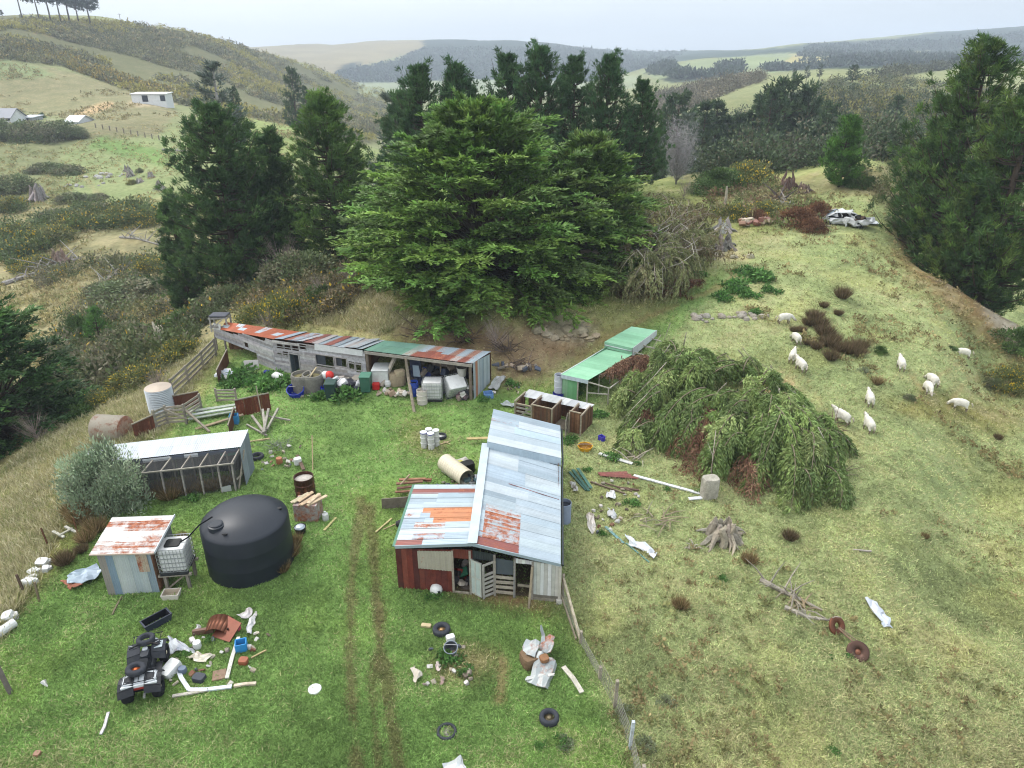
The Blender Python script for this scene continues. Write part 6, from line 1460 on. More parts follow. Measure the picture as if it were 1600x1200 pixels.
pile('plank', 'pale plank poking out from behind the raised roof', 'plank', 746, 692, [(0,0,.25,1.1,.22,.04,3,S(190,172,124),0)])
pile('sticks', 'pale sticks lying below the white-rimmed wheel', 'sticks', 692, 694, [(0,0,.03,.95,.05,.03,35,TAN,0),(.2,.05,.04,.5,.04,.03,140,TAN,0)])
pile('timber_stack', 'stack of rusty and grey timber against the left side of the L-shaped shed', 'boards', 640, 770, [(0,.2,.4,1.2,.14,.06,10,S(150,112,92),0),(.1,.4,.45,1.2,.14,.06,4,S(176,132,104),0),(.0,0,.3,1.1,.14,.06,14,S(130,96,82),0),(-.1,-.2,.2,1.0,.12,.06,8,S(160,118,96),0),(-.2,.2,.55,.9,.06,.06,70,S(170,150,124),0),(.4,.6,.3,1.1,.14,.06,0,S(140,92,74),0)])
m = MB(); m.slab([(-.7,0,0),(.5,.1,0),(.5,.1,.55),(-.7,0,.5)], .05, S(134,124,112)); m.slab([(.5,.1,0),(.55,.7,0),(.55,.7,.6),(.5,.1,.6)], .05, S(150,142,130)); single('board_bin', 'low grey board bin at the corner of the timber stack', 'bin', m, M_WOOD, on(622,795))
pile('green_planks', 'stack of dark green planks lying right of the shed', 'planks', 907, 752, [(0,0,.06,1.9,.14,.04,108,S(84,124,112),0),(.18,.1,.1,1.8,.14,.04,105,S(96,138,124),0),(-.14,-.05,.04,1.7,.12,.04,112,S(78,114,104),0)])
pile('red_sheets', 'flat dull red boards lying below the fallen conifer', 'boards', 962, 746, [(0,.1,.05,1.5,.22,.03,178,S(146,90,84),0),(.3,-.05,.06,1.5,.2,.03,172,S(134,84,76),0),(-.1,.3,.04,1.4,.2,.03,3,S(150,98,90),0)])
pile('sticks', 'dark sticks and scraps below the dull red boards', 'sticks', 950, 764, [(0,0,.05,1.8,.07,.06,146,S(130,112,96),0),(.4,.1,.05,1.5,.06,.05,150,S(120,100,86),0),(.9,-.1,.06,1.0,.1,.06,165,S(110,88,78),0)])
lean_beam('gutter_length', 'long white gutter length lying from the red boards toward the stump', 'gutter', (990,745), (1118,780), .08, .08, .16, .05, S(222,224,226), M_PAINT)
lean_beam('gutter_length', 'short white gutter piece lying just below the long one', 'gutter', (1076,781), (1106,778), .05, .05, .2, .05, S(216,218,222), M_PAINT)
lean_beam('white_strip', 'white board strip lying below the yellow tub', 'strip', (936,710), (988,726), .06, .06, .2, .04, S(218,218,216), M_PAINT)
lean_beam('green_strip', 'thin blue-green strip lying on the paddock grass', 'strip', (946,824), (974,850), .04, .04, .12, .03, S(110,150,150), M_PAINT)
lean_beam('green_strip', 'thin dark green strip along the crumpled white sheet', 'strip', (978,850), (1014,880), .05, .05, .06, .03, S(96,140,128), M_PAINT)
def sheet(name, label, cat, px, py, pts, col, mat=None, rust=0, lift=.06):
    W = [Vector(on(*p)) for p in pts]; o = Vector(on(px, py)); m = MB(); n = len(W)
    q = [w-o+Vector((0,0,lift+random.uniform(0,.1))) for w in W]
    c = sum(q, Vector())/n+Vector((0,0,.08))
    for i in range(n): m.face([q[i], q[(i+1) % n], c], jit((*[k_*.88 for k_ in col], rust+.22), .09))
    for i in range(n): m.face([q[i]-Vector((0,0,.02)), c-Vector((0,0,.02)), q[(i+1) % n]-Vector((0,0,.02))], jit((*col, rust), .05)); m.face([q[i], q[i]-Vector((0,0,.02)), q[(i+1) % n]-Vector((0,0,.02)), q[(i+1) % n]], col)
    return crumple(single(name, label, cat, m, mat or M_TIN, o), 3, .07, 2.2, px)
sheet('crumpled_sheet', 'long crumpled white sheet lying in the paddock grass below the sticks', 'sheet', 1000, 855, [(976,838),(990,846),(1010,855),(1026,868),(1022,876),(1006,864),(984,856)], S(226,230,236))
sheet('white_sheeting', 'narrow white panel flat in the grass beside the water barrel', 'panel', 922, 818, [(913,805),(927,803),(930,830),(924,836)], S(214,206,198))
sheet('white_scrap', 'crumpled white scrap, upper of two near the round green weed', 'scrap', 953, 775, [(947,772),(956,769),(963,776),(958,782),(949,781)], S(226,224,226))
sheet('white_scrap', 'crumpled white scrap, lower of two left of the sticks', 'scrap', 956, 806, [(949,797),(958,796),(963,808),(959,814),(950,810)], S(222,222,224))
sheet('torn_sheet', 'torn pale metal sheet lying alone in the right paddock', 'sheet', 1370, 962, [(1349,938),(1362,936),(1376,956),(1388,970),(1396,986),(1382,984),(1374,976)], S(216,222,232))
sheet('pale_sheet', 'flat pale sheet in the grass beside the green planks', 'sheet', 896, 762, [(890,757),(899,756),(904,770),(896,771)], S(206,204,198))
sheet('iron_sheet', 'bent grey iron sheet leaning right of the long shed', 'sheet', 772, 604, [(762,612),(776,593),(790,592),(778,615)], S(186,188,186), None, .15, .2)
sheet('iron_sheet', 'flat iron sheet on the ground behind the raised roof', 'sheet', 797, 634, [(782,634),(790,629),(806,634),(800,640)], S(180,186,186), None, .1)
sheet('iron_sheets', 'loose blue-grey iron sheets stacked left of the small iron shed', 'sheets', 132, 905, [(104,908),(122,898),(152,888),(160,905),(140,915),(112,919)], S(170,186,200), None, .05, .2)
sheet('rusty_sheet', 'rust-pink sheet end beside the blue-grey iron sheets', 'sheet', 116, 917, [(98,916),(110,911),(130,917),(122,924),(106,924)], S(186,120,96), None, .4, .12)
sheet('white_sheet', 'white sheet corner poking in at the bottom edge of the photo', 'sheet', 712, 1196, [(692,1199),(721,1184),(732,1199),(730,1260),(700,1250)], S(226,228,230))
fallen('rotten grey log, the upper of two, sunk in the paddock grass', [(1188,908),(1222,926),(1252,940),(1284,956)], .11, 11, 12, S(164,156,142), spread=.5)
fallen('split pale log, the lower of two, ending at the rusty iron wheel', [(1226,951),(1262,966),(1300,972)], .1, 12, 12, S(186,178,164), spread=.45)
pile('short_stick', 'lone dark-edged stick on the right paddock', 'stick', 1347, 862, [(0,0,.04,.7,.06,.05,172,S(180,172,160),0)])
# dead branches
def twigs(label, px, py, n, L, seed, col=S(178,168,150), up=.25, name='dead_branch', rad=.035):
    rs = random.Random(seed); t = thing(name, label, 'branch', on(px, py)); m = MB()
    for k in range(n):
        a = rs.uniform(0, 6.28); d = Vector((math.cos(a), math.sin(a), rs.uniform(.0, up*2)))*L*rs.uniform(.4, 1); o = Vector((rs.uniform(-.4,.4)*L, rs.uniform(-.4,.4)*L, .04)); m.tube([o, o+d*.5+Vector((0,0,.08)), o+d], [rad, rad*.7, rad*.3], jit(col, .2), 5)
    m.build('twigs', M_BARK, t)
twigs('broken grey and tan timber bits between the two rotten logs', 1248, 946, 18, .6, 13, S(166,150,122), .15, 'timber_bits', .04)
twigs('bleached forked branch at the left foot of the fallen conifer', 992, 715, 14, 1.0, 1, S(196,186,166), .5)
twigs('pale sticks scattered below the round green weed', 1005, 812, 8, 1.1, 2, S(176,166,142), .05)
twigs('pale dead sticks on the paddock left of the big stump', 1035, 815, 9, 1.3, 3, S(168,156,130), .08)
twigs('broken bits of wood in front of the big silvery stump', 1080, 856, 6, .4, 4, S(190,180,164), .2, 'wood_scraps')
twigs('twiggy heap right of the long shed under the bank', 812, 572, 26, 1.3, 5, S(124,108,96), .4)
twigs('bare root tangle hanging from the bank behind the open bay', 725, 532, 34, 1.8, 6, S(104,90,78), .5, 'root_tangle')
twigs('bare root tangle in the bank behind the middle of the long shed', 655, 522, 30, 1.7, 7, S(112,98,84), .5, 'root_tangle')
twigs('bare root tangle in the bank right of the open bay', 790, 545, 30, 1.6, 8, S(108,94,84), .5, 'root_tangle')
twigs('pale driftwood twigs on the rock face under the macrocarpa', 905, 512, 12, 1.0, 9, S(190,180,162), .5)
twigs('grey twigs lying on the pale scarp at the right', 1540, 478, 14, 1.8, 10, S(190,182,172), .3)
# ---- containers
def bucket(m, c, R0, R1, H, col, inside=None, M=None, seg=20): m.lathe([(R0,0),(R1,H),(R1+.02,H),(R1+.02,H-.03),(R1*.94,H-.02),(R0*.9,.04),(0,.04)], col, seg, M, c, [col]*3+[inside or col]*3)
def tub(name, label, cat, px, py, R0, R1, H, col, inside=None, M=None, mat=None, dz=0.0, parts=True):
    t = thing(name, label, cat, on(px, py, dz)); m = MB(); bucket(m, (0,0,0), R0, R1, H, col, inside, M); m.build('tub', mat or M_PLAS, t, smooth=False)
    if parts:
        h = MB(); h.tube([(M or Matrix.Identity(3)) @ Vector((math.cos(a)*R1*1.02, .25*R1+math.sin(a)*R1*.2, H*.97)) for a in np.linspace(0, math.pi, 9)], .012, S(180,180,180), 5); h.build('handle', M_MET, t)
    return t
tub('yellow_tub', 'round yellow tub on the grass behind the L-shaped shed', 'tub', 914, 702, .3, .36, .22, S(236,176,40), S(150,104,30))
tub('blue_bucket', 'large blue bucket in front of the grey concrete tubs', 'bucket', 464, 617, .42, .5, .5, S(36,62,190), S(24,40,130), RX(.35))
for i, (px, lab, dx) in enumerate(((475,'left of two big grey concrete tubs by the long shed door',0),(491,'right of two big grey concrete tubs by the long shed door',0))):
    t = thing('concrete_tub', lab, 'tub', on(px-1 if i == 0 else px, 609)); m = MB(); m.lathe([(.62,-.1),(.64,.9),(.60,1.05),(.52,1.05),(.5,.86),(0,.86)], S(150,144,132), 26, None, (0,0,0), [S(140,136,128)]*4+[S(136,128,92)]); m.build('tub', M_ROCK, t, smooth=False)
    m = MB()
    if i == 1: m.beam((-.1,-.3,.95),(.15,.5,1.25), .08,.05, S(196,180,146))
    else: m.beam((-.2,-.3,.9),(.1,.1,.93), .05,.05, S(150,140,110))
    m.build('stick', M_WOOD, t)
def bin_(name, label, px, py, col, lid):
    t = thing(name, label, 'bin', on(px, py)); m = MB(); vs = [(-.26,-.3,.06),(.26,-.3,.06),(.26,.3,.06),(-.26,.3,.06),(-.3,-.36,.98),(.3,-.36,.98),(.3,.36,.98),(-.3,.36,.98)]
    m.add(vs, [(3,2,1,0),(0,1,5,4),(1,2,6,5),(2,3,7,6),(3,0,4,7)], col); m.build('bin_body', M_PLAS, t)
    m = MB(); m.rbox((0,0,1.02), (.66,.8,.08), lid, None, .06); m.tube([(-.25,.42,.98),(.25,.42,.98)], .025, lid, 6); m.build('lid', M_PLAS, t)
    m = MB()
    for x in (-.24,.24): m.lathe([(.1,-.03),(.1,.03)], S(26,26,28,1), 14, RY(math.pi/2), (x,.3,.1))
    m.build('wheel', M_RUB, t)
bin_('wheelie_bin', 'dark green wheeled bin beside the red and blue crates', 519, 622, S(40,62,58,1), S(46,70,64,1))
bin_('wheelie_bin', 'lighter green wheeled bin at the left post of the open bay', 573, 611, S(66,108,92), S(84,132,112))
def crate(m, c, sz, col, M=None, top=None):
    w, d, h = sz; M = M or Matrix.Identity(3); c = Vector(c)
    for (x, y, sx, sy) in ((0,-d/2,w,.03),(0,d/2,w,.03),(-w/2,0,.03,d),(w/2,0,.03,d)): m.box(M @ Vector((x,y,h/2))+c, (sx,sy,h), col, M)
    m.box(M @ Vector((0,0,.03))+c, (w,d,.03), top or col, M)
for lab, px, py, col, rz, sz in (('small red crate by the dark green bin', 491, 613, S(190,40,44), .3, (.45,.36,.26)),('blue crate holding a white tub, left of the dark green bin', 499, 610, S(40,56,180), -.2, (.5,.4,.4)),('bright blue open crate against the dark green bin', 508, 612, S(44,62,200), .5, (.45,.4,.34)),
                             ('light blue crate sitting on the short rust-red partition', 367, 661, S(70,150,206), .2, (.42,.4,.5)),('bright blue box lying amid scrap right of the quad bike', 378, 1014, S(52,150,216), .3, (.34,.3,.32)),('purple-blue plastic scraps by the fallen conifer', 940, 688, S(70,60,180), .6, (.22,.3,.26)),
                             ('pale blue tub on the ground right of the long shed', 763, 620, S(120,160,214), .2, (.5,.5,.28))):
    m = MB(); crate(m, (0,0,0), sz, col); single('crate', lab, 'crate', m, M_PLAS, on(px, py), rz)
m = MB(); m.rbox((0,0,.08),(.4,.34,.22), WHT, None, .06); single('white_tub', 'white tub sitting in the blue crate by the dark green bin', 'tub', m, M_PLAS, on(499,608,.36), .2)
# white bucket stacks
for i, (px, py, lab) in enumerate(((663,699,'left stack of white buckets with a blue lid standing on the lawn'),(674,701,'middle stack of white buckets, nearest of the group on the lawn'),(682,696,'right stack of white buckets on the lawn'),(671,694,'rear stack of white buckets on the lawn'))):
    t = thing('bucket_stack', lab, 'buckets', on(px, py), group='stacks of white buckets on the lawn')
    for k in range(3): m = MB(); m.lathe([(.155,k*.3),(.165,k*.3+.24),(.18,k*.3+.26),(.18,k*.3+.3),(.15,k*.3+.305)]+([(0,k*.3+.3)] if k == 2 else []), WHT, 20); m.build('bucket', M_PLAS, t)
    if i in (0, 1): m = MB(); m.lathe([(.182,.84),(.184,.88),(.13,.9),(.1,.895)], S(120,116,196), 20); m.build('lid', M_PLAS, t)
# drums
def drum(name, label, px, py, R_, H, col, rust, inner, fill=None, mat=None, bands=True, dz=0, cat='drum'):
    t = thing(name, label, cat, on(px, py, dz)); m = MB(); pr = [(R_, 0)]
    for z in ((.33, .66) if bands else ()): pr += [(R_, H*z-.03),(R_+.02, H*z),(R_, H*z+.03)]
    pr += [(R_, H),(R_-.02, H),(R_-.02, H*.8)]
    m.lathe(pr, (*col, rust), 26); m.build('drum', mat or M_MET, t, smooth=False)
    m = MB(); m.lathe([(R_-.02, H*.84),(R_*.5, H*.86),(0, H*.87)], fill or inner, 20); m.build('contents', M_ROCK, t); return t
drum('fire_drum', 'fire-blackened rusty drum full of pale ash beside the rusty box', 478, 772, .44, .95, S(84,54,44), .5, S(190,180,170), S(196,188,180))
drum('water_barrel', 'blue-grey plastic barrel standing at the right wall of the L-shaped shed', 881, 814, .3, .95, S(150,162,184), 0, S(60,66,76), mat=M_PLAS, bands=False, cat='barrel')
drum('water_barrel', 'white and blue drum standing at the front corner of the green shed', 873, 618, .28, 1.1, S(206,210,220), 0, S(60,66,90), mat=M_PLAS, dz=.25, cat='barrel')
drum('blue_drum', 'dark blue drum base under the white drum by the green shed', 872, 621, .32, .3, S(30,34,150), 0, S(20,22,90), mat=M_PLAS, bands=False)
drum('blue_drum', 'blue barrel lying against the bay post of the long shed', 647, 617, .28, .85, S(50,80,170), 0, S(20,24,50), mat=M_PLAS)
drum('white_drum', 'dirty white drum in front of the upright caged tank', 660, 630, .3, .85, S(214,206,196), 0, S(180,172,160), mat=M_PLAS)
t = thing('rusty_box', 'rust-streaked galvanised box heaped with split timber, in front of the fire drum', 'box', on(481, 812)); m = MB(); m.box((0,.25,.4),(1.0,.8,.82),(*S(180,180,182),.85), RZ(-.05)); m.build('box_body', M_TIN, t)
t = thing('split_timber', 'pale split timber offcuts lying on top of the rusty box', 'timber', on(481, 812, .82))
for k in range(7): m = MB(); o = Vector((-.35+.13*k, .3+random.uniform(-.2,.2), .05+.03*(k % 3))); d = Vector((.35+random.uniform(-.1,.2), .5, .05)); m.beam(o-d*.6, o+d*.7, .15, .05, jit(random.choice([S(222,200,168), S(200,188,158), S(206,180,150)]), .08)); m.build('offcut', M_WOOD, t)
m = MB(); m.lathe([(.0,0),(.13,0),(.14,.1),(.13,.3),(.05,.36),(.05,.42),(0,.42)], WHT, 16); single('white_bottle', 'white plastic bottle standing right of the rusty box', 'bottle', m, M_PLAS, on(509, 812))
t = thing('pot', 'black pot with a shiny lid at the right foot of the black tank', 'pot', on(470, 832)); m = MB(); m.lathe([(.2,0),(.24,.3),(.25,.3)], S(40,42,46,1), 18); m.build('pot_body', M_MET, t); m = MB(); m.lathe([(.22,.3),(.14,.36),(0,.38)], S(186,196,206), 18, RX(.1)); m.build('lid', M_MET, t)
m = MB(); m.rbox((0,0,.2),(.36,.3,.32), WHT, RZ(.5), .08); single('white_container', 'white square container on the grass behind the fire drum', 'container', m, M_PLAS, on(466, 726))
def trough(name, label, px, py, rz, sz, col, inside, mat=None):
    w, d, h = sz; m = MB(); m.add([(-w*.42,-d*.42,0),(w*.42,-d*.42,0),(w*.42,d*.42,0),(-w*.42,d*.42,0),(-w/2,-d/2,h),(w/2,-d/2,h),(w/2,d/2,h),(-w/2,d/2,h),(-w*.44,-d*.42,h),(w*.44,-d*.42,h),(w*.44,d*.42,h),(-w*.44,d*.42,h)], [(0,1,5,4),(1,2,6,5),(2,3,7,6),(3,0,4,7),(4,5,9,8),(5,6,10,9),(6,7,11,10),(7,4,8,11)], col)
    m.add([(-w*.44,-d*.42,h),(w*.44,-d*.42,h),(w*.44,d*.42,h),(-w*.44,d*.42,h),(-w*.4,-d*.38,.04),(w*.4,-d*.38,.04),(w*.4,d*.38,.04),(-w*.4,d*.38,.04)], [(0,1,5,4),(1,2,6,5),(2,3,7,6),(3,0,4,7),(4,5,6,7)], inside); return single(name, label, 'trough', m, mat or M_PLAS, on(px, py), rz)
trough('feed_trough', 'black rectangular trough on the lawn below the small iron shed', 246, 975, R(48), (.95,.45,.3), S(46,52,66,1), S(24,26,32,1))
trough('white_basin', 'white polystyrene basin at the foot of the timber tank stand', 269, 933, .1, (.62,.42,.24), S(226,218,206), S(196,180,160))
# ---- scrap right of the quad bike
m = MB(); m.rbox((0,0,.14),(.42,.62,.26), WHT, RX(.25), .08); single('white_box', 'white plastic box leaning beside the quad bike', 'box', m, M_PLAS, on(268, 1050), R(-25))
t = thing('wheelbarrow_tray', 'rusty upturned wheelbarrow tray in the scrap heap', 'tray', on(342, 985)); m = MB()
for a0, a1 in zip(np.linspace(.3,2.8,8)[:-1], np.linspace(.3,2.8,8)[1:]): m.slab([(math.cos(a0)*.42,-.3,math.sin(a0)*.36),(math.cos(a1)*.42,-.3,math.sin(a1)*.36),(math.cos(a1)*.5,.35,math.sin(a1)*.42),(math.cos(a0)*.5,.35,math.sin(a0)*.42)][::-1], .03, RST)
m.build('tray', M_MET, t, smooth=True)
m = MB(); m.slab([(-.35,-.35,.05),(.4,-.4,.05),(.45,.25,.32),(-.3,.4,.36)], .04, S(124,74,60)); m.rbox((.1,-.05,.23),(.05,.05,.06), S(40,26,22)); single('rusty_plate', 'flat rusty red plate leaning on the wheelbarrow tray', 'plate', m, M_MET, on(355, 988), -.3)
SCR = [('white_sheeting','triangular white metal panel with rust stains right of the quad','panel',290,1012,[(264,998),(268,996),(296,1015),(304,1021),(300,1024),(286,1022),(266,1022)],S(214,216,224),.25),
       ('white_scrap','white panel strip standing at the right end of the scrap heap','scrap',393,975,[(398,957),(401,958),(399,975),(394,992),(384,995),(386,985)],S(216,214,214),.1),
       ('white_scrap','torn white scrap behind the wheelbarrow tray','scrap',385,962,[(372,962),(386,957),(396,956),(392,966),(378,968)],S(222,214,214),.15),
       ('white_scrap','long pale board scraps below the triangular panel','scrap',310,1030,[(290,1030),(312,1022),(332,1026),(326,1034),(304,1036)],S(220,210,192),.15),
       ('white_scrap','white scrap by the rusty brackets left of the wheelbarrow tray','scrap',308,983,[(302,988),(309,976),(315,978),(313,987),(305,993)],S(216,212,212),.1),
       ('pale_rag','pale rag lying on the lower lawn in the centre','rag',650,1055,[(641,1047),(649,1043),(654,1052),(662,1058),(655,1064),(647,1071)],S(214,204,188),0),
       ('pale_rag','crumpled pale rag beside the dark weed on the lower lawn','rag',686,1043,[(679,1041),(687,1035),(693,1044),(688,1048),(681,1049)],S(222,204,196),0),
       ('pink_rag','small dull pink rag on the lower lawn','rag',692,1064,[(688,1060),(695,1059),(697,1068),(690,1070)],S(170,146,136),0),
       ('white_rag','white rag snagged on the grass left of the quad','rag',70,1072,[(64,1072),(72,1066),(78,1068),(72,1076)],S(222,220,216),0)]
for n_, lab, cat, px, py, pts, c, ru in SCR: sheet(n_, lab, cat, px, py, pts, c, M_TIN if ru else M_PLAS, ru, .04)
def strip(name, label, cat, pts, w, h, col, mat=None, dz=.06):
    W = [Vector(on(*p, dz)) for p in pts]; o = W[0].copy(); m = MB()
    for i in range(len(W)-1): m.beam(W[i]-o, W[i+1]-o+(W[i+1]-W[i]).normalized()*.01, w*(.98 if i % 2 else 1), h*(.96 if i % 2 else 1), jit(col, .05))
    return single(name, label, cat, m, mat or M_PAINT, o)
strip('gutter_length', 'bent white gutter curving round the lower edge of the scrap heap', 'gutter', [(278,1047),(284,1062),(296,1080),(320,1080),(362,1075)], .13, .06, S(212,218,224))
strip('white_batten', 'peeling white batten lying up and down right of the scrap', 'batten', [(355,1062),(363,1030),(373,998)], .12, .05, S(208,204,194))
strip('plank', 'split pale plank at the bottom of the scrap heap', 'plank', [(270,1090),(300,1085),(330,1079)], .1, .05, S(196,190,178), M_WOOD)
strip('bone_scrap', 'pale splintered scrap at the lower right end of the bent gutter', 'scrap', [(366,1074),(384,1071),(400,1070)], .1, .07, S(216,198,178), M_WOOD)
strip('stick', 'thin dark stick lying in front of the small iron shed', 'stick', [(176,962),(184,946),(191,934)], .05, .04, S(130,118,96), M_WOOD)
strip('stick', 'thin yellow stick right of the bright blue box', 'stick', [(393,1030),(416,1018)], .05, .04, S(196,176,130), M_WOOD)
strip('white_plank', 'white plank lying beside the scrap sheets below the shed', 'plank', [(880,1044),(896,1063),(909,1084)], .16, .05, S(214,206,192), M_WOOD)
strip('white_pipe', 'white pipe piece lying alone low on the left lawn', 'pipe', [(158,1150),(164,1138),(170,1116)], .08, .06, S(206,202,206), M_PLAS)
for lab, px, py, c, sz, nm, cat in (('square rusty tray at the lower right of the scrap','343','1056',S(140,112,92),(.42,.42,.06),'metal_tray','tray'),('dark grey plastic lump inside the bent gutter','312','1063',S(54,58,66,1),(.4,.3,.18),'plastic_lump','scrap'),('blue-grey tub near the white plastic box','286','1051',S(110,124,148),(.26,.22,.2),'small_tub','tub'),('small pink plastic toy by the rusty plate','372','984',S(206,84,104),(.2,.2,.16),'plastic_scrap','scrap'),
                          ('rusty round lump right of the scrap heap','381','1036',S(160,96,70),(.3,.26,.16),'rusty_lump','scrap'),('white cup-shaped tub at the tip of the triangular panel','309','1012',WHT,(.26,.26,.24),'white_pot','pot'),('rusty iron brackets left of the wheelbarrow tray','318','990',S(120,92,78),(.7,.12,.2),'brackets','scrap'),('small wood block on the lawn before the shed','666','979',S(204,184,146),(.36,.16,.08),'wood_block','block'),
                          ('little brown lump low on the left lawn','59','1180',S(150,112,90),(.18,.18,.1),'brown_lump','scrap'),('small terracotta pot by the netting tangle','437','724',S(176,116,84),(.3,.3,.3),'plant_pot','pot')):
    m = MB(); m.rbox((0,0,sz[2]/2+.01), sz, c, RZ(random.uniform(-.5,.5)), min(sz)*.45); single(nm, lab, cat, m, M_PLAS if c != RST else M_MET, on(float(px), float(py)))
m = MB(); m.lathe([(.0,0),(.2,0),(.21,.05),(.19,.07),(0,.08)], S(232,232,230), 24); single('white_disc', 'round white lid lying on the lower left lawn', 'lid', m, M_PLAS, on(492, 1078))
t = tub('grey_bucket', 'grey bucket among weeds on the lower lawn beside the tan-rimmed tyre', 'bucket', 705, 1019, .17, .22, .34, S(140,148,160), S(80,84,90), RX(.3))
m = MB(); m.rbox((0,0,.12),(.3,.22,.18), WHT, RZ(.4), .05); single('white_scrap', 'small white carton above the grey bucket on the lower lawn', 'carton', m, M_PLAS, on(704, 1001))
t = thing('helmet', 'white dome-shaped bucket with a dark opening at the red shed wall', 'bucket', on(682, 924)); m = MB(); m.lathe([(.2,0),(.24,.12),(.2,.26),(.1,.33),(0,.35)], WHT, 18, RX(.3)); m.build('shell', M_PLAS, t, smooth=True); m = MB(); m.rbox((.06,-.2,.14),(.18,.1,.14), BLK, None, .04); m.build('opening', M_RUB, t)
tub('black_bucket', 'black bucket tipped against the left wall of the L-shaped shed', 'bucket', 621, 824, .14, .18, .32, S(34,36,40,1), S(20,20,22,1), RY(1.2) @ RX(.1), dz=.16)
# scrap iron heap below the shed
t = thing('scrap_sheets', 'heap of folded galvanised sheets caked with earth below the shed', 'scrap iron', on(845, 1040)); gz = lambda r: (*S(186,192,192), r)
def fold(pts, c): m = MB(); m.slab([Vector(p) for p in pts], .03, (c[0]*.85, c[1]*.85, c[2]*.85, c[3]+.3)); crumple(m.build('sheet', M_TIN, t), 3, .05, 2.4, 3)
fold([(-.45,-.75,.1),(.1,-1.0,.12),(.5,-.05,.3),(-.1,.15,.5)], gz(.25)); fold([(.1,-1.0,.12),(.2,-.95,.0),(.55,-.05,.15),(.5,-.05,.3)], gz(.1)); fold([(-.62,.1,.35),(-.2,-.05,.5),(.0,.45,.62),(-.5,.65,.5)], gz(.2)); fold([(-.1,.2,.3),(.35,.2,.4),(.5,.8,.5),(.1,.8,.45)], gz(.45)); fold([(.05,.5,.3),(.15,.55,.35),(.1,1.0,.75),(.0,.95,.8)], gz(.05)); fold([(-.5,-.72,.16),(.4,-.62,.2),(.42,-.5,.22),(-.48,-.6,.2)], (*S(222,222,216), .05))
m = MB(); m.rbox((-.35,.1,.2),(.6,.6,.4), S(130,106,82), RZ(.4), .15); m.rbox((.1,-.1,.42),(.3,.3,.12), S(150,108,78), RZ(.4), .1); m.build('earth', M_ROCK, t)
# plastic culvert roll and rubbish behind the lean-to
t = thing('culvert_roll', 'cream corrugated pipe roll lying behind the lean-to roof', 'pipe', on(712, 752)); m = MB(); M = RZ(R(128)) @ RY(math.pi/2)
m.lathe([(.4+.015*(k % 2), .08*k-.9) for k in range(24)], S(222,212,188), 26, M, (0,.3,.42)); m.lathe([(.38, .08*23-.9),(.36,-.9)], S(176,176,158), 26, M, (0,.3,.42)); m.build('pipe', M_PLAS, t); m = MB(); m.beam((-.7,.9,.06),(.75,-.75,.06),.16,.12,S(226,222,208)); m.build('edge_strip', M_PLAS, t)
sheet('cream_sheet', 'cream sheet lying under the pipe roll behind the lean-to', 'sheet', 722, 728, [(704,726),(728,717),(738,726),(736,732),(716,736)], S(210,206,196), M_PLAS, 0, .15)
m = MB(); m.rbox((0,0,.25),(.7,.5,.5), S(30,30,30,1), RZ(.5), .15); m.rbox((-.35,.2,.3),(.3,.3,.3), S(196,190,110), RZ(.2), .1); single('dark_crate', 'black and yellow crate by the pipe roll', 'crate', m, M_PLAS, on(730, 737))
def rubbish(name, label, px, py, n, ext, cols_, seed, sz=(.1,.4), h=.5):
    rs = random.Random(seed); t = thing(name, label, 'rubbish', on(px, py))
    for k in range(n):
        m = MB(); s = (rs.uniform(*sz), rs.uniform(*sz), rs.uniform(*sz)*.7); f = rs.random(); m.rbox((rs.uniform(-1,1)*ext[0], rs.uniform(-1,1)*ext[1], rs.uniform(.06, h)*(1-.4*f)), s, jit(rs.choice(cols_), .15), RZ(rs.uniform(0,6)) @ RX(rs.uniform(-.6,.6)) @ RY(rs.uniform(-.6,.6)), min(s)*.3); m.build('rubbish_piece', M_PLAS, t)
    return t
MIX = [S(206,206,210), S(90,94,110), S(160,150,140), S(60,60,70), S(190,180,170), S(120,140,170)]
rubbish('rubbish_heap', 'small heap of blue and white rubbish between the pipe roll and the shed', 743, 752, 16, (.4,.3), [S(150,170,206), S(210,212,220), S(80,84,100), S(120,150,160)], 1, (.12,.35), .4)
rubbish('rubbish_heap', 'heap of grey and white rubbish at the long shed wall beside the red ball', 541, 607, 34, (.9,.4), MIX, 2, (.15,.6), .7)
rubbish('rubbish_heap', 'jumble of dark junk at the back of the open bay', 690, 592, 46, (1.9,.7), [S(50,46,44), S(90,80,70), S(130,120,108), S(36,36,40), S(150,140,128), S(60,70,90)], 3, (.2,.7), 1.3)
rubbish('rubbish_heap', 'white and pink scraps at the right post of the open bay', 727, 622, 16, (.35,.35), [S(216,210,206), S(150,120,130), S(170,150,140), S(90,80,80)], 4, (.12,.4), .7)
rubbish('rubbish_heap', 'pale rubbish strewn along the front of the open bay', 612, 616, 22, (.9,.25), [S(206,190,170), S(180,166,150), S(220,214,206), S(150,130,112)], 5, (.1,.4), .2)
rubbish('rubbish_heap', 'dim bags and boxes inside the red shed doorway', 722, 912, 14, (.3,.5), [S(90,80,74), S(60,120,90), S(150,60,50), S(170,160,150), S(50,48,50)], 6, (.12,.4), .7)
rubbish('rubbish_heap', 'rocky rubble strewn right of the long shed', 805, 575, 20, (1.4,.5), [S(150,140,128), S(120,110,104), S(176,160,140), S(90,96,110)], 7, (.12,.5), .25)
rubbish('rubbish_heap', 'brick-red and white rubble on the ridge below the bushes', 1197, 350, 26, (2.6,.7), [S(170,130,110), S(206,190,170), S(140,100,86), S(180,160,140)], 8, (.2,.7), .5)
rubbish('rubbish_heap', 'white bags among weeds at the left end of the long shed', 362, 590, 8, (.8,.4), [WHT, S(206,210,220)], 9, (.25,.6), .25)
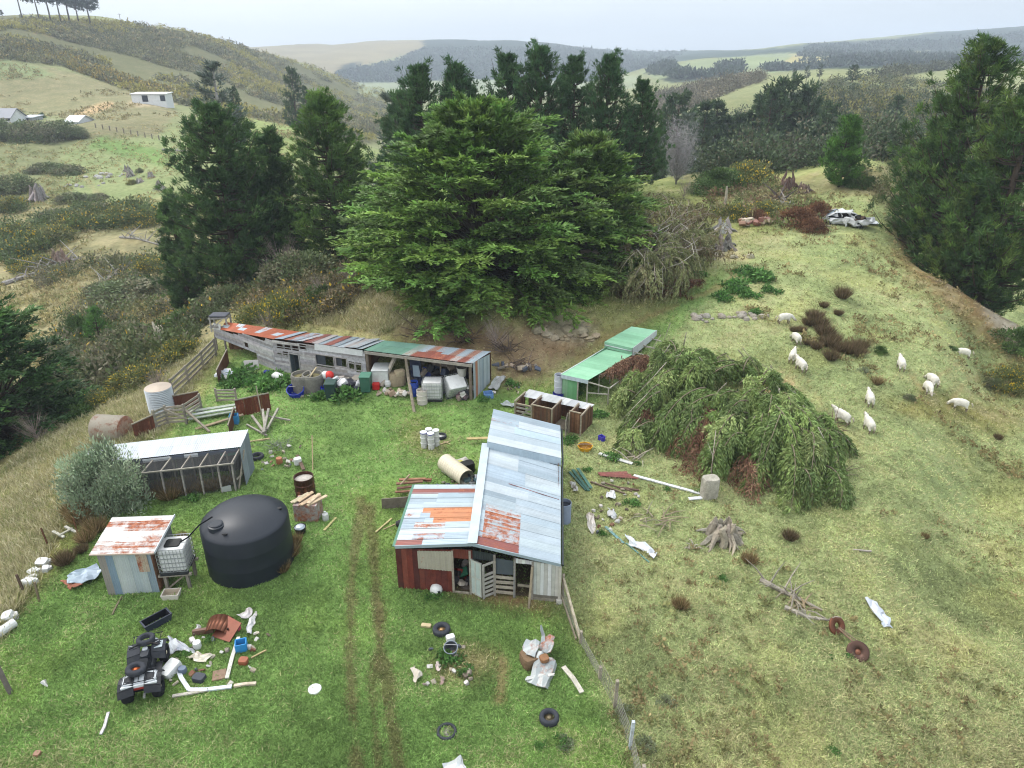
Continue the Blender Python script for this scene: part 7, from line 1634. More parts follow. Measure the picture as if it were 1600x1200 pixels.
# things under the open bay
t = thing('chest_freezer', 'old white chest freezer under the left end of the open bay', 'freezer', on(592, 604)); m = MB(); m.rbox((.1,.6,.5),(.95,1.2,.85), S(220,222,220), None, .05); m.build('cabinet', M_PAINT, t); m = MB(); m.rbox((.1,.6,.98),(1.0,1.25,.1), S(190,192,192), None, .05); m.build('lid', M_PAINT, t)
strip_ = lean_beam('roof_beam', 'heavy pale beam leaning diagonally across the open bay', 'beam', (596,606), (622,590), .1, 1.5, .2, .14, S(186,176,162))
m = MB(); m.rbox((0,.3,.4),(1.0,.8,.75), S(176,160,134), RZ(.3), .3); m.rbox((.2,.2,.8),(.6,.5,.3), S(190,174,146), RZ(.5), .14); single('tan_sacks', 'slumped tan sacks behind the leaning beam in the open bay', 'sacks', m, M_WOOL, on(620, 604))
m = MB(); m.rbox((0,0,.2),(.42,.36,.36), S(196,40,40), None, .08); single('red_can', 'red can at the left of the open bay beside the freezer', 'can', m, M_PLAS, on(588, 608))
m = MB(); m.lathe([(0,0),(.16,.03),(.2,.2),(.16,.37),(0,.4)], WHT, 16); single('white_keg', 'small white keg at the foot of the leaning beam', 'keg', m, M_PLAS, on(606, 604))
t = thing('car_shell', 'dark blue upended car door shell behind the bay posts', 'car part', on(652, 608)); m = MB(); m.slab([(-.35,.2,.2),(.35,.1,.2),(.2,.5,1.6),(-.45,.6,1.6)], .14, S(26,34,60,1)); m.slab([(.35,.3,.1),(.8,.3,.1),(.8,.6,1.0),(.35,.6,1.2)], .1, S(30,44,110,1)); m.build('door_shell', M_PLAS, t); m = MB(); m.slab([(-.2,.17,.75),(.22,.1,.75),(.12,.36,1.35),(-.26,.44,1.35)], .03, S(140,156,170)); m.build('glass', M_PLAS, t)
g = Vector(on(726, 622)); m = MB(); bucket(m, (0,0,0), .22, .3, .55, S(196,192,186), S(120,116,110)); single('grey_tub', 'grey tub perched on junk at the right of the open bay', 'tub', m, M_PLAS, (g.x-.15, g.y+.5, 1.25))
loose_wheel('dark car wheel standing at the right end of the open bay', (g.x+.0, g.y-.1, .2), .3, .18, .16, S(150,150,154), (1.2, .3))
for lab, px, py, c in (('white ball beside the red ball on the rubbish by the long shed',511,606,WHT),('red ball on the rubbish by the dark green bin',517,606,S(216,60,54))):
    m = MB(); m.lathe([(.27*math.sin(a), .27-.27*math.cos(a)) for a in np.linspace(0, math.pi, 11)], c, 18); single('ball', lab, 'ball', m, M_PLAS, on(px, py, .55), smooth=True)
m = MB(); m.tube([(-.5,.35,.15),(-.2,.15,.24),(.2,-.15,.24),(.45,-.35,.12)], [.1,.25,.24,.1], WHT, 10); single('white_hull', 'white kayak-like shell leaning at the long shed wall', 'shell', m, M_PLAS, on(436, 594), smooth=True)
m = MB(); m.rbox((0,0,.3),(.9,.12,.6), S(206,200,196), RX(-.3), .05); single('white_board', 'white oval board leaning in the gap at the left end of the long shed', 'board', m, M_PLAS, on(394, 577), .2)
m = MB(); m.rbox((0,0,.1),(.34,.34,.2), S(40,50,130), None, .08); single('blue_tub', 'small dark blue tub beside the white kayak-like shell', 'tub', m, M_PLAS, on(417, 584))
# lumps of white foam and containers along the left fence line, with posts
for k, (px, py, s, lab) in enumerate(((68,884,.5,'upper white bag snagged on the left fence line'),(53,898,.42,'second white bag down the left fence line'),(72,892,.34,'small white bag right of the upper one on the left fence line'),(46,915,.5,'round white pot on the left fence line by a short post'),(50,906,.36,'white cap-like lump above the round white pot'),(14,969,.5,'white drum lid at the left edge of the lawn'))):
    m = MB(); m.rbox((0,0,s*.28),(s*.9,s*.7,s*.55), WHT, RZ(k) @ RX(.2), s*.2); m.rbox((s*.3,.1,s*.2),(s*.5,s*.5,s*.4), S(214,212,208), RZ(k*2), s*.15); single('white_lump', lab, 'bag', m, M_PLAS, on(px, py))
t = thing('white_pipe', 'white jointed pipe length at the left edge, below the drum lid', 'pipe', on(8, 990)); m = MB(); m.tube([(-.35,-.7,.14),(.12,.38,.14)], .16, WHT, 12); m.build('pipe', M_PLAS, t); m = MB(); m.tube([(-.2,-.35,.14),(-.14,-.21,.14)], .175, S(190,190,190), 12); m.build('joint', M_PLAS, t)
for lab, px, py, h, w, c, tl in (('dark leaning post at the left edge of the lower lawn',18,1085,1.2,.13,S(120,112,104),(-.4,.3)),('thin rusty standard at the end of the pens',77,856,.9,.05,S(120,84,64),(-.15,.1)),('short dark post beside the round white pot',39,928,.85,.07,S(110,90,76),(-.1,.05)),('crooked thin post below the round white pot',61,940,.8,.06,S(140,124,100),(0,.1)),('rusty standard among the rushes by the small iron shed',123,838,.9,.04,S(124,84,62),(.0,0))):
    m = MB(); m.beam((0,0,-.2),(tl[0],tl[1],h), w, w, c); single('fence_post', lab, 'post', m, M_WOOD, on(px, py))
pile('broken_crate', 'broken pale timber frame lying among the rushes by the pens', 'crate', 104, 836, [(-.25,-.1,.1,.8,.1,.06,150,S(206,204,192),0),(.1,.2,.12,.8,.1,.06,150,S(210,208,198),0),(0,0,.14,.6,.1,.05,60,S(200,196,180),0)])
# wire fence from the shed corner down to the bottom edge
t = thing('wire_fence', 'wire netting fence with timber posts running from the shed corner to the bottom edge', 'fence', on(878, 935)); o = Vector(on(878, 935)); fp = [(878,935),(906,1004),(936,1060),(960,1105),(984,1170),(1000,1240)]; W = [Vector(on(*p))-o for p in fp]
for i, p in enumerate(W):
    m = MB(); h = 1.1 if i in (0,3,4,5) else .5; m.beam(p-Vector((0,0,.3)), p+Vector((.03,0,h)), .11 if i != 4 else .09, .09, S(172,162,144) if i != 4 else S(206,214,220)); m.build('post', M_WOOD, t)
m = MB(); m.beam(W[0]+Vector((.02,0,.95)), W[1]+Vector((.02,0,.12)), .08, .12, S(196,184,160)); m.build('rail', M_WOOD, t)
m = MB(); m.beam(W[0]+Vector((-.08,0,.3)), W[1]+Vector((-.12,.1,.05)), .05, .1, S(150,140,120)); m.build('rail', M_WOOD, t)
m = MB()
for i in range(len(W)-1):
    a, b = W[i], W[i+1]; n = int((b-a).length/.16); hz = .75 if i > 1 else .45
    for k in range(n): q = a.lerp(b, k/n); m.beam(q, q+Vector((.02,0,hz)), .008, .008, S(166,162,150))
    for k in range(6): m.beam(a+Vector((0,0,.05+hz*k/5.2)), b+Vector((0,0,.05+hz*k/5.2)), .009, .009, S(170,166,154))
m.build('netting', M_MET, t)
# netting tangle, by the stick heap
twigs('tangle of rusty wire netting and weeds right of the bird pens', 432, 700, 40, 1.2, 31, S(150,150,140), .35, 'wire_tangle', .008)
# rocks
def rocks(label, px, py, n, ext, seed, col=S(168,160,148), sz=(.12,.34)):
    rs = random.Random(seed); t = thing('rock_pile', label, 'rocks', on(px, py))
    for k in range(n):
        m = MB(); x, y, s = rs.uniform(-1,1)*ext[0], rs.uniform(-1,1)*ext[1], rs.uniform(*sz); z = Gz(px*0+t.location.x+x, t.location.y+y)-t.location.z; prof = [(s*rs.uniform(.75,1.1)*math.sin(a), s*.6*(-math.cos(a))) for a in np.linspace(0.05, 3.09, 6)]; m.lathe(prof, jit(col, .14), 7, RZ(rs.uniform(0,6)) @ RX(rs.uniform(-.4,.4)), (x, y, z+s*.2)); m.build('rock', M_ROCK, t)
rocks('pale rocks scattered below the green weed patch, left group', 1098, 498, 9, (.7,.6), 1); rocks('pale rocks in the middle below the green weed patch', 1140, 495, 9, (.9,.4), 2); rocks('pale rocks below the green weed patch, right group', 1178, 497, 12, (.9,.8), 3)
rocks('pale rock face under the right side of the macrocarpa', 872, 522, 14, (1.6,.7), 4, S(170,158,134), (.2,.6)); rocks('tan boulders in the bank right of the macrocarpa trunk', 905, 528, 8, (1.2,.4), 5, S(176,158,132), (.15,.4))
rocks('white rocks in a row on the left green field', 168, 276, 14, (4.5,2.4), 6, S(190,188,184), (.3,.7)); rocks('flat pale rocks left of the row on the left field', 135, 290, 7, (4,1.6), 7, S(180,174,168), (.25,.6)); rocks('pale earth and stones below the blackened stump', 1142, 400, 12, (1.8,.8), 8, S(184,174,152), (.15,.4))
m = MB(); m.rbox((0,0,.5),(.75,.6,1.0), S(190,184,170), RZ(.2), .2); single('cut_log', 'pale upright cut log at the foot of the fallen conifer', 'log', m, M_BARK, on(1107, 776))

def post_line(label, pts, H, w, col, wires=3):
    W = [Vector(on(*p)) for p in pts]; o = W[0]; t = thing('wire_fence', label, 'fence', o); n = len(W)
    for p in W: m = MB(); m.beam(p-o-Vector((0,0,.3)), p-o+Vector((0,0,H)), w, w, jit(col, .15)); m.build('post', M_WOOD, t)
    m = MB()
    for k in range(wires):
        for i in range(n-1): m.beam(W[i]-o+Vector((0,0,H*(.4+.25*k))), W[i+1]-o+Vector((0,0,H*(.4+.25*k))), .02, .02, S(150,150,148))
    m.build('wire', M_MET, t)
post_line('post and wire fence along the lower edge of the brown hill field', [(150+k*11, 200+k*2.1) for k in range(13)], 1.3, .22, S(150,140,126))
post_line('distant post and wire fence along the bright crest of the ridge', [(1200+k*13, 268-k*1.7) for k in range(11)], 1.2, .12, S(190,180,160))
m = MB(); m.tube([(0,0,-1),(0,0,9)], [.2,.14], S(140,132,124), 6); m.beam((-1,0,8.4),(1,0,8.4), .12,.14, S(140,132,124)); single('power_pole', 'lone power pole standing on the skyline right of the pine clump', 'pole', m, M_WOOD, on(191, 46))

SM = [S(200,196,190), S(150,140,126), S(110,96,84), S(180,168,150), S(126,84,66), S(90,96,104), S(206,202,198)]
for nm, lab, px, py, n, ext, sd in (('rubbish_heap', 'small weathered scraps strewn through the grass right of the quad bike', 335, 1030, 34, (1.5, 1.1), 41), ('rubbish_heap', 'small scraps and splinters strewn on the paddock right of the shed', 960, 790, 30, (1.2, 2.2), 42), ('rubbish_heap', 'bits of rubbish along the front of the concrete tubs and bins', 500, 617, 26, (1.8, .35), 43), ('rubbish_heap', 'scraps lying right of the open bay side wall', 785, 606, 24, (1.0, .8), 44), ('rubbish_heap', 'scraps in the grass round the pipe roll and timber stack', 690, 762, 22, (1.1, .5), 45), ('rubbish_heap', 'small bits strewn about the netting tangle by the fire drum', 440, 715, 22, (.9, 1.2), 46), ('rubbish_heap', 'small scraps on the lower lawn below the shed doors', 705, 1040, 16, (.9, .9), 47)):
    rubbish(nm, lab, px, py, n, ext, SM, sd, (.05, .22), .06)
twigs('grey-brown dead twigs piled at the right end of the felled conifer', 1288, 668, 46, 1.5, 48, S(134,116,102), .4, 'dead_twigs', .025)
twigs('grey twigs at the lower right foot of the felled conifer', 1300, 745, 34, 1.2, 49, S(140,126,112), .35, 'dead_twigs', .022)
# ------------------------------------------------------------------ felled conifers
FG = [S(106,126,70), S(122,140,80), S(96,114,64), S(134,148,92)]
def felled(name, label, parts, org):
    t = thing(name, label, 'felled tree', org); return t
def arcs_px(lst, o):
    """(start px,py,z) -> apex -> end, heights above the ground below"""
    out = []
    for (a, b, c) in lst:
        P = []
        for (px, py, z) in (a, b, c):
            g = G(px, py+z*22); P.append(Vector((g.x, g.y, g.z+z))-Vector(o))
        # the bezier's middle handle lies above the apex
        P[1] = P[1]*2-(P[0]+P[2])*.5; out.append(P)
    return out
def felled_right():
    o = Vector(on(1120, 680)); t = felled('felled_conifer', 'big felled conifer with drooping olive green boughs lying right of the green shed', None, o)
    rs = random.Random(5)
    # photo points round the foot of the heap; limbs lie over one another like shingles, each drooping outward
    ring = [Vector(G(*p))-o for p in ((955,648),(945,662),(962,685),(1000,702),(1040,700),(1070,715),(1105,725),(1140,748),(1180,768),(1220,780),(1262,788),(1300,775),(1300,730),(1285,690),(1258,640),(1230,605),(1190,580),(1150,562),(1100,552),(1050,556),(1010,572),(980,600))]
    def rim(a):
        k = a % 1*len(ring); q = int(k); return ring[q].lerp(ring[(q+1) % len(ring)], k-q)
    cA, cB = Vector(G(1065,625))-o, Vector(G(1195,680))-o
    hk = 3.0
    def heap(p, c, e): f = min(1, (p-c).length/max(.1, (e-c).length)); return hk*(1-f*f)**.75
    A = []
    for k in range(135):
        e = rim(rs.random()); e = Vector((e.x, e.y, 0)); ab = cB-cA; q = max(0, min(1, (e-cA).dot(ab)/ab.length_squared+rs.uniform(-.3,.3))); c = cA.lerp(cB, q); c = Vector((c.x+rs.gauss(0,.4), c.y+rs.gauss(0,.4), 0))
        hk = 2.6*rs.uniform(.55, 1.3); f1 = rs.random()**.7*(1.12 if k % 9 else 1.4); f0 = max(0, f1-rs.uniform(.3, .75)); jj = lambda: Vector((rs.gauss(0,.3), rs.gauss(0,.3), 0))
        st = c.lerp(e, f0)+jj(); en = c.lerp(e, f1)+jj()*1.6; st.z = heap(st, c, e)*.75+rs.uniform(-.3,.2); en.z = max(.05, heap(en, c, e)*.72-.2); mid = st.lerp(en, .55)+jj(); mid.z = max(st.z, heap(mid, c, e))+rs.uniform(.2,1.5); A.append((st, mid, en))
    tb, lv = droop_pile(A, 1.3, 60, 22, FG, 61, .23, S(140,128,108))
    tb.tube([(2.6,3.2,.5),(.5,.5,.7),(-3,-1.0,.5)], [.4,.32,.15], S(120,108,92), 8)
    obj('foliage', lv.mesh('foliage', M_LEAF), t); tb.build('branches', M_BARK, t, smooth=True)
    BR = [S(132,100,82), S(148,114,92), S(116,88,72), S(156,126,102)]
    lst = []
    for (sx, sy, sz), ends_ in (((1112,640,1.6), [(1040,690),(1045,715),(1058,735),(1075,745),(1090,748),(1105,738),(1038,670),(1066,728),(1098,715),(1050,700),(1120,690)]), ((1168,715,.9), [(1145,758),(1162,778),(1178,790),(1192,772)]), ((1010,640,1.4), [(1000,672),(994,690),(1005,682)])):
        for (ex, ey) in ends_:
            for q in range(2): lst.append(((sx+rs.uniform(-5,5), sy+rs.uniform(-4,4), sz), ((sx*.45+ex*.55)+rs.uniform(-8,8), (sy*.5+ey*.5)-4+rs.uniform(-5,5), sz*.85), (ex+rs.uniform(-6,6), ey+rs.uniform(-5,5), .05)))
    l2 = []
    for k in range(12): x = rs.uniform(940, 1000); l2.append(((1010,562,1.9), ((1010+x)/2, 565, 1.9), (x, 585+rs.uniform(-8,8), 1.5)))
    tb, lv = droop_pile(arcs_px(lst, o), .8, 26, 9, BR, 62, .17, S(128,92,74), tr=.018)
    fo = obj('dead_foliage', lv.mesh('dead_foliage', M_DRY), t); fo['label'] = 'dead rust-brown boughs at the front of the heap'; tb.build('dead_branches', M_BARK, t, smooth=True)
    tb, lv = droop_pile(arcs_px(l2, o), .6, 34, 18, BR, 66, .17, S(128,92,74), tr=.02); obj('dead_bough', lv.mesh('dead_bough', M_DRY), t)['label'] = 'brown dead bough fallen across the green roof'; tb.build('bough_limbs', M_BARK, t)
    for k in range(34): # bare whitish limbs standing out of the foliage
        m = MB(); st, mid, en = A[rs.randrange(len(A))]; d = (en-st); p = [mid+Vector((0,0,.05)), mid.lerp(en,.5)+Vector((rs.uniform(-.1,.1),rs.uniform(-.1,.1),.28)), en+Vector((rs.uniform(-.3,.3),rs.uniform(-.3,.3),.35))]; m.tube(p, [.024,.016,.006], jit(S(186,176,160), .12), 4)
        if k % 2: m.tube([p[1], p[1]+Vector((rs.uniform(-.6,.6), rs.uniform(-.6,.6), rs.uniform(.0,.4)))], [.018,.006], jit(S(190,180,164), .12), 4)
        m.build('bare_limb', M_BARK, t, smooth=True)
felled_right()
def felled_back():
    o = Vector(on(1040, 440)); t = felled('felled_conifer', 'heap of felled brownish conifer branches against the right side of the macrocarpas', None, o); rs = random.Random(9); lst = []
    ends = [(960,450),(985,455),(1010,450),(1040,460),(1065,445),(1085,430),(1098,400),(1105,370),(1112,340),(1100,320),(1070,310),(1030,305),(1000,310)]
    tops = [(980,330,3.6),(1020,325,3.8),(1060,320,3.2),(1090,330,2.6),(1000,380,3.0),(1050,380,2.8),(1080,370,2.4)]
    for k in range(86):
        e = ends[k % len(ends)]; ex, ey = e[0]+rs.uniform(-16,16), e[1]+rs.uniform(-12,10); tp_ = rs.choice(tops); f = rs.uniform(.35,.8)
        lst.append(((1010+rs.uniform(-50,50), 400+rs.uniform(-30,30), .6), (tp_[0]*f+ex*(1-f), tp_[1]*f+ey*(1-f), tp_[2]*rs.uniform(.6,1.1)), (ex, ey, rs.uniform(.1,.9))))
    tb, lv = droop_pile(arcs_px(lst, o), 1.3, 26, 20, [S(118,120,82), S(104,108,70), S(130,126,92), S(110,98,72)], 63, .26, S(158,146,132))
    obj('foliage', lv.mesh('foliage', M_LEAF), t)
    a, b = G(930, 400), G(1075, 400); 
    tb.tube([Vector((-6.5,.6,1.9)), Vector((-2.5,.2,2.0)), Vector((1.5,0,1.8))], [.42,.36,.28], S(186,172,152), 10); tb.build('branches', M_BARK, t, smooth=True)
    for k in range(18): m = MB(); q = arcs_px([((1000+rs.uniform(-50,50), 410+rs.uniform(-20,30), .8), (1030+rs.uniform(-60,60), 370+rs.uniform(-30,40), 3.2), (1050+rs.uniform(-70,60), 400+rs.uniform(-60,60), 2.0))], o)[0]; tube_np(m, bez(*[np.array(p) for p in q], np.linspace(0, 1, 7)), .05, .015, jit(S(186,178,164), .12), 4); m.build('bare_limb', M_BARK, t, smooth=True)
    lst = [((1040+rs.uniform(-40,40), 440, .8), (1040+rs.uniform(-50,50), 438, .9), (1030+rs.uniform(-70,60), 458+rs.uniform(-6,8), .05)) for k in range(26)]
    tb, lv = droop_pile(arcs_px(lst, o), .7, 22, 14, [S(124,92,72), S(110,82,66)], 64, .2, S(140,118,100)); obj('dead_foliage', lv.mesh('dead_foliage', M_DRY), t); tb.build('dead_branches', M_BARK, t)
felled_back()
# ------------------------------------------------------------------ shrubs: a few moulds, copied about
DS = [S(102,110,78), S(92,104,70), S(114,112,88)]; GS = [S(88,98,56), S(98,104,62), S(80,90,52), S(108,108,70)]; OS = [S(84,100,74), S(94,110,84), S(76,92,68)]
GY = S(196,168,54)
def mould(fn, *a, **k):
    tb, lv = fn(*a, **k); return (tb, lv)
BM = {'dark': mould(bush, 4, 2.6, 71, 5200, DS, .22, .5), 'gorse': mould(bush, 3, 2.0, 72, 5200, GS, .17, .4, GY, .10, up=.8), 'green': mould(bush, 3, 1.9, 73, 4600, [S(80,104,54), S(92,116,62), S(72,94,50)], .2, .45),
      'olive': mould(bush, 3.6, 2.5, 74, 15000, [S(130,144,116), S(144,156,128), S(116,130,104)], .16, .35, clumps=34), 'brown': mould(bush, 2.4, 1.5, 75, 3600, [S(126,92,70), S(140,106,82), S(112,82,64)], .18, .35, up=.9), 'weed': mould(bush, 1.0, .4, 76, 620, [S(76,112,54), S(88,122,62), S(66,100,48)], .16, .6, up=.3, twigs=0, clumps=16),
      'grey': mould(bush, .9, .6, 77, 900, [S(110,118,90), S(124,130,104), S(98,106,78)], .09, .4, clumps=14)}
BU = {}; CATN = {'dark':('scrub_bush','bush'),'gorse':('gorse_bush','gorse bush'),'green':('green_shrub','shrub'),'olive':('olive_shrub','shrub'),'brown':('dead_bush','dead bush'),'weed':('weed_clump','weeds'),'grey':('grey_shrub','shrub')}
SIZE = {'dark':(4,2.6),'gorse':(3,2.0),'green':(3,1.9),'olive':(3.6,2.5),'brown':(2.4,1.5),'weed':(1.0,.4),'grey':(.9,.6)}
def shrub(kind, px, py, wpx, label, group=None, hs=1.0):
    g = G(px, py)
    if not math.isfinite(g.x): return
    depth = g.y*CP+(CAMH-g.z)*SP; W = wpx*depth/FPX; s = W/SIZE[kind][0]; loc = (g.x, g.y, g.z-.08*W)
    nm, cat = CATN[kind]
    if kind not in BU:
        tb, lv = BM[kind]; t = thing(nm, label, cat, loc); obj('leaves', lv.mesh('leaves', M_LEAF if kind != 'brown' else M_DRY), t)
        if tb.v: tb.build('stems', M_BARK, t)
        BU[kind] = t
    else: t = dup(BU[kind], loc, px*.73+py, label)
    t.scale = (s, s, s*hs)
    if group: t['group'] = group
    elif 'group' in t: del t['group']
    return t
_t = shrub('olive', 155, 768, 112, 'rounded grey-green tree lucerne growing over the left end of the bird pens', hs=1.0)
_t.location = (-17.75, 26.2, -.3); _t.scale = (.9, .8, 1.42)
for a in (('dark',470,442,110,'large grey-brown bush left of the macrocarpa, beyond the long shed',None,.95),('dark',400,452,80,'dark bush at the foot of the broad pine',None,1),('dark',430,420,80,'grey-brown bush under the slim pine',None,1.2),('gorse',455,500,76,'yellow-flecked gorse on the bank behind the rusty roof',None,1),('gorse',405,498,60,'gorse with yellow flowers by the left end of the rusty roof',None,.9),('green',500,470,50,'olive bush on the bank between the gorse and macrocarpa',None,1),
          ('gorse',440,480,60,'gorse behind the frame box on the long shed',None,1),('dark',350,480,80,'dark bush in the shade of the broad pine',None,.9),('dark',330,500,60,'dark bush just above the rail fence top',None,.8),('dark',215,540,90,'dark rounded bush left of the pale snag',None,.9),('dark',150,600,92,'grey-brown bush on the bank below the dark rounded one',None,1),('dark',110,560,56,'dark small bush under the young pine shoot',None,.9),('green',140,530,70,'green bush with a young pine shoot on the left bank',None,1.1),('gorse',215,600,80,'yellow-tipped gorse on the bank left of the silver tank',None,.8),('gorse',250,575,70,'bright yellow-topped gorse right below the pale snag',None,.8),('gorse',290,555,60,'gorse with yellow blooms at the end of the rail fence',None,.9),('green',285,520,70,'green bush between the snag and the long shed',None,1),('gorse',170,625,56,'low gorse at the top of the dry bank',None,.7),('green',130,650,40,'small yellowish bush at the foot of the left cypress',None,1),('dark',60,640,90,'dark bush behind the left cypress',None,1),
          ('dark',205,470,120,'wide olive bush below the broad pine on the slope',None,.6),('dark',170,460,60,'olive bush at the foot of the fallen grey tree',None,.8),('gorse',245,425,54,'yellow-flecked gorse beside the broad pine',None,.9),('gorse',190,345,44,'gorse with a bright yellow top on the left slope',None,1),('dark',95,345,60,'dark bush on the slope below the upturned root mass',None,.7),('gorse',20,380,70,'gorse at the left edge on the slope',None,.8),('gorse',70,380,80,'yellow-dotted gorse on the left slope',None,.7),('gorse',120,350,80,'gorse in the middle of the left slope scrub band',None,.6),('dark',150,340,70,'dark scrub in the left slope band',None,.7),('gorse',225,350,60,'gorse at the right end of the left slope band',None,.7),('gorse',50,420,60,'gorse above the long grey fallen trunk',None,.7),('dark',20,300,70,'dark bush above the scrub band at the left edge',None,.8),('dark',70,270,50,'dark bush on the upper left field, by the farm hedge',None,.7),('dark',105,272,46,'pair of dark bushes on the upper left field',None,.7),('gorse',15,325,50,'gorse with yellow flowers left of the upturned root mass',None,.8),('gorse',205,288,14,'tiny yellow gorse on the left green field',None,1),('dark',218,270,12,'tiny dark bush among stumps on the left field',None,1.2),('dark',115,312,44,'low dark bush on the field edge above the scrub band',None,.6),('dark',155,312,36,'small low bush right of the field edge bush',None,.6),
          ('dark',10,218,70,'dark hedge bush below the white farmhouse',None,.9),('dark',50,218,64,'dark hedge bush between the farmhouse and garage',None,.9),('dark',90,218,64,'dark hedge bush below the white barn',None,.9),('gorse',30,208,40,'yellowish hedge bush beside the farmhouse',None,.8),('dark',118,216,40,'right end bush of the hedge below the barn',None,.9),('green',66,184,10,'small green bush behind the lean-to on the hillside',None,1.4),
          ('gorse',1165,285,80,'mixed green bush on the ridge behind the pale post',None,.8),('green',1125,295,70,'green bush on the ridge beside the felled branches',None,.9),('green',1180,270,40,'dark green bush near the ridge crest',None,1),('gorse',1150,340,60,'yellow-green bush above the pale stump',None,.7),('green',1105,300,50,'olive bush at the edge of the felled heap',None,.9),('gorse',1200,335,70,'dry yellow-green bush on the ridge in front of the charred log',None,.6),('brown',1245,352,66,'russet and green brush heap left of the wrecked car',None,.8),('brown',1275,345,40,'brown brush beside the wrecked car',None,1.3),('brown',1268,362,40,'dark brown dead bush in front of the wrecked car',None,1),('green',1250,335,40,'bright green bush behind the brush heap',None,.7),('brown',1185,345,30,'brown dead bush by the rubble',None,1),
          ('green',1350,290,40,'dark low bush right of the young pine',None,.7),('green',1395,262,20,'round dark bush near the far crest',None,1),('green',1410,290,50,'dark bush group left of the right-edge pines',None,.7),('dark',1440,315,46,'grey bush at the edge of the right-edge pines',None,.8),('dark',1395,350,40,'grey scrub at the lip of the right slope',None,.6),('gorse',1580,604,60,'yellow-flowered gorse at the right edge below the pines',None,1),('green',1590,540,60,'dark green bush at the right edge under the pines',None,1),('dark',1548,604,30,'grey twiggy bush beside the yellow gorse at the right edge',None,1),('dark',1420,622,20,'faint grey shrub by the sheep track',None,.7),('green',1375,552,18,'small dark green broom bush right of the rushes',None,1.3),('grey',1350,582,18,'grey scrubby tuft below the brown rushes',None,.9),('green',1487,545,16,'dark low bush behind the sheep at the far right',None,.7),
          ('grey',976,1118,32,'grey-green bush tangled in the wire fence by the post',None,1),('grey',1008,1168,30,'grey-green bush at the lower end of the wire fence',None,1.1),('grey',1042,1100,30,'low grey-green bush in the paddock right of the fence post',None,.7),('grey',882,1165,30,'green thistle clump on the lawn left of the wire fence',None,.7),('grey',700,895,1,'x',None,1)):
    if a[4] != 'x': shrub(*a)
for px, py, w, lab in ((753,786,0,''),):
    pass
WEEDS = [(988,787,22,'round bright green weed on the paddock right of the shed'),(955,716,26,'leafy weed below the yellow tub'),(918,735,14,'weed behind the green planks'),(943,835,16,'spiky green weed by the white panel'),(995,725,12,'weed at the foot of the bleached branch'),(1042,765,12,'weed beside the long gutter'),
         (702,1030,36,'dark leafy weed on the lower lawn beside the grey bucket'),(728,1050,24,'pale weed right of the dark leafy one'),(678,932,22,'weed at the red wall by the white bucket'),(288,1022,18,'weed growing by the triangular white panel'),(325,1000,16,'weed growing in the scrap heap'),(300,780,22,'bright weed in front of the bird pens'),
         (1325,1025,14,'green weed beside the rusty disc wheel'),(1298,1027,9,'small weed left of the rusty disc wheel'),(380,592,50,'leafy weeds in front of the long shed, left part'),(410,605,46,'leafy weeds before the long shed door'),(445,600,40,'leafy weeds left of the concrete tubs'),(545,617,50,'leafy weeds in front of the rubbish heap'),(500,620,30,'weeds at the foot of the dark green bin'),(360,604,30,'weeds by the narrow partition'),(425,590,30,'weeds under the white kayak-like shell'),
         (1150,450,40,'leafy green weed patch on the slope, left part'),(1185,435,44,'leafy green weed patch on the slope, right part'),(1130,465,30,'leafy green weed patch on the slope, lowest part'),(1205,455,26,'weed at the right end of the leafy patch'),(1170,462,30,'weed in the middle of the leafy patch'),(1165,425,30,'weed at the top of the leafy patch'),(1180,488,20,'weed among the right group of pale rocks'),(1095,430,20,'weed at the foot of the felled brownish heap'),(1300,1175,20,'faint weed at the bottom of the paddock'),(1130,905,14,'small weed below the big silvery stump'),(905,615,12,'weed beside the kennel row'),(935,650,26,'weeds between the kennels and green shed'),(890,690,24,'weeds at the corner behind the shed'),(880,1160,26,'low weed on the lawn above the bottom edge'),(845,1165,18,'weed near the bottom edge, left of the fence'),(800,600,20,'weeds by the rubble right of the long shed'),(755,625,18,'weeds at the right wall of the long shed')]
for px, py, w, lab in WEEDS: shrub('weed', px, py, w, lab)
# bare grey shrubs behind the long shed
tb, lv = bare(4.2, 4.6, 81, S(176,160,150), 46, 8, .035)
t = thing('bare_shrub', 'reddish leafless shrub with pale stems left of the macrocarpa', 'bare shrub', on(443, 440)); tb.build('stems', M_BARK, t); BARE = t
for px, py, s, lab in ((420,520,.45,'grey leafless twigs behind the rusty roof'),(505,470,.5,'pale leafless twigs at the top of the dry bank'),(550,455,.55,'pale leafless twigs beside the macrocarpa edge'),(1068,310,.5,'leafless twigs above the felled brownish heap'),(60,690,.5,'leafless twigs under the left cypress'),(250,610,.4,'grey leafless twigs on the dry bank by the silver tank'),(1575,470,.7,'leafless grey scrub under the right-edge pines'),(775,545,.5,'leafless scrub at the end of the bank')):
    dup(BARE, on(px, py), px, lab, s)
# young pine shoot
tb, lv = pine(3.6, 1.3, 29, 10, 6, 8, 12, [S(72,108,50), S(82,118,54)], base=.05, nl=.3, nw=.05, full=.6); tree_thing('young_pine', 'small young pine shoot rising from bushes on the left bank', 'tree', on(157, 535, -.3), tb, lv)
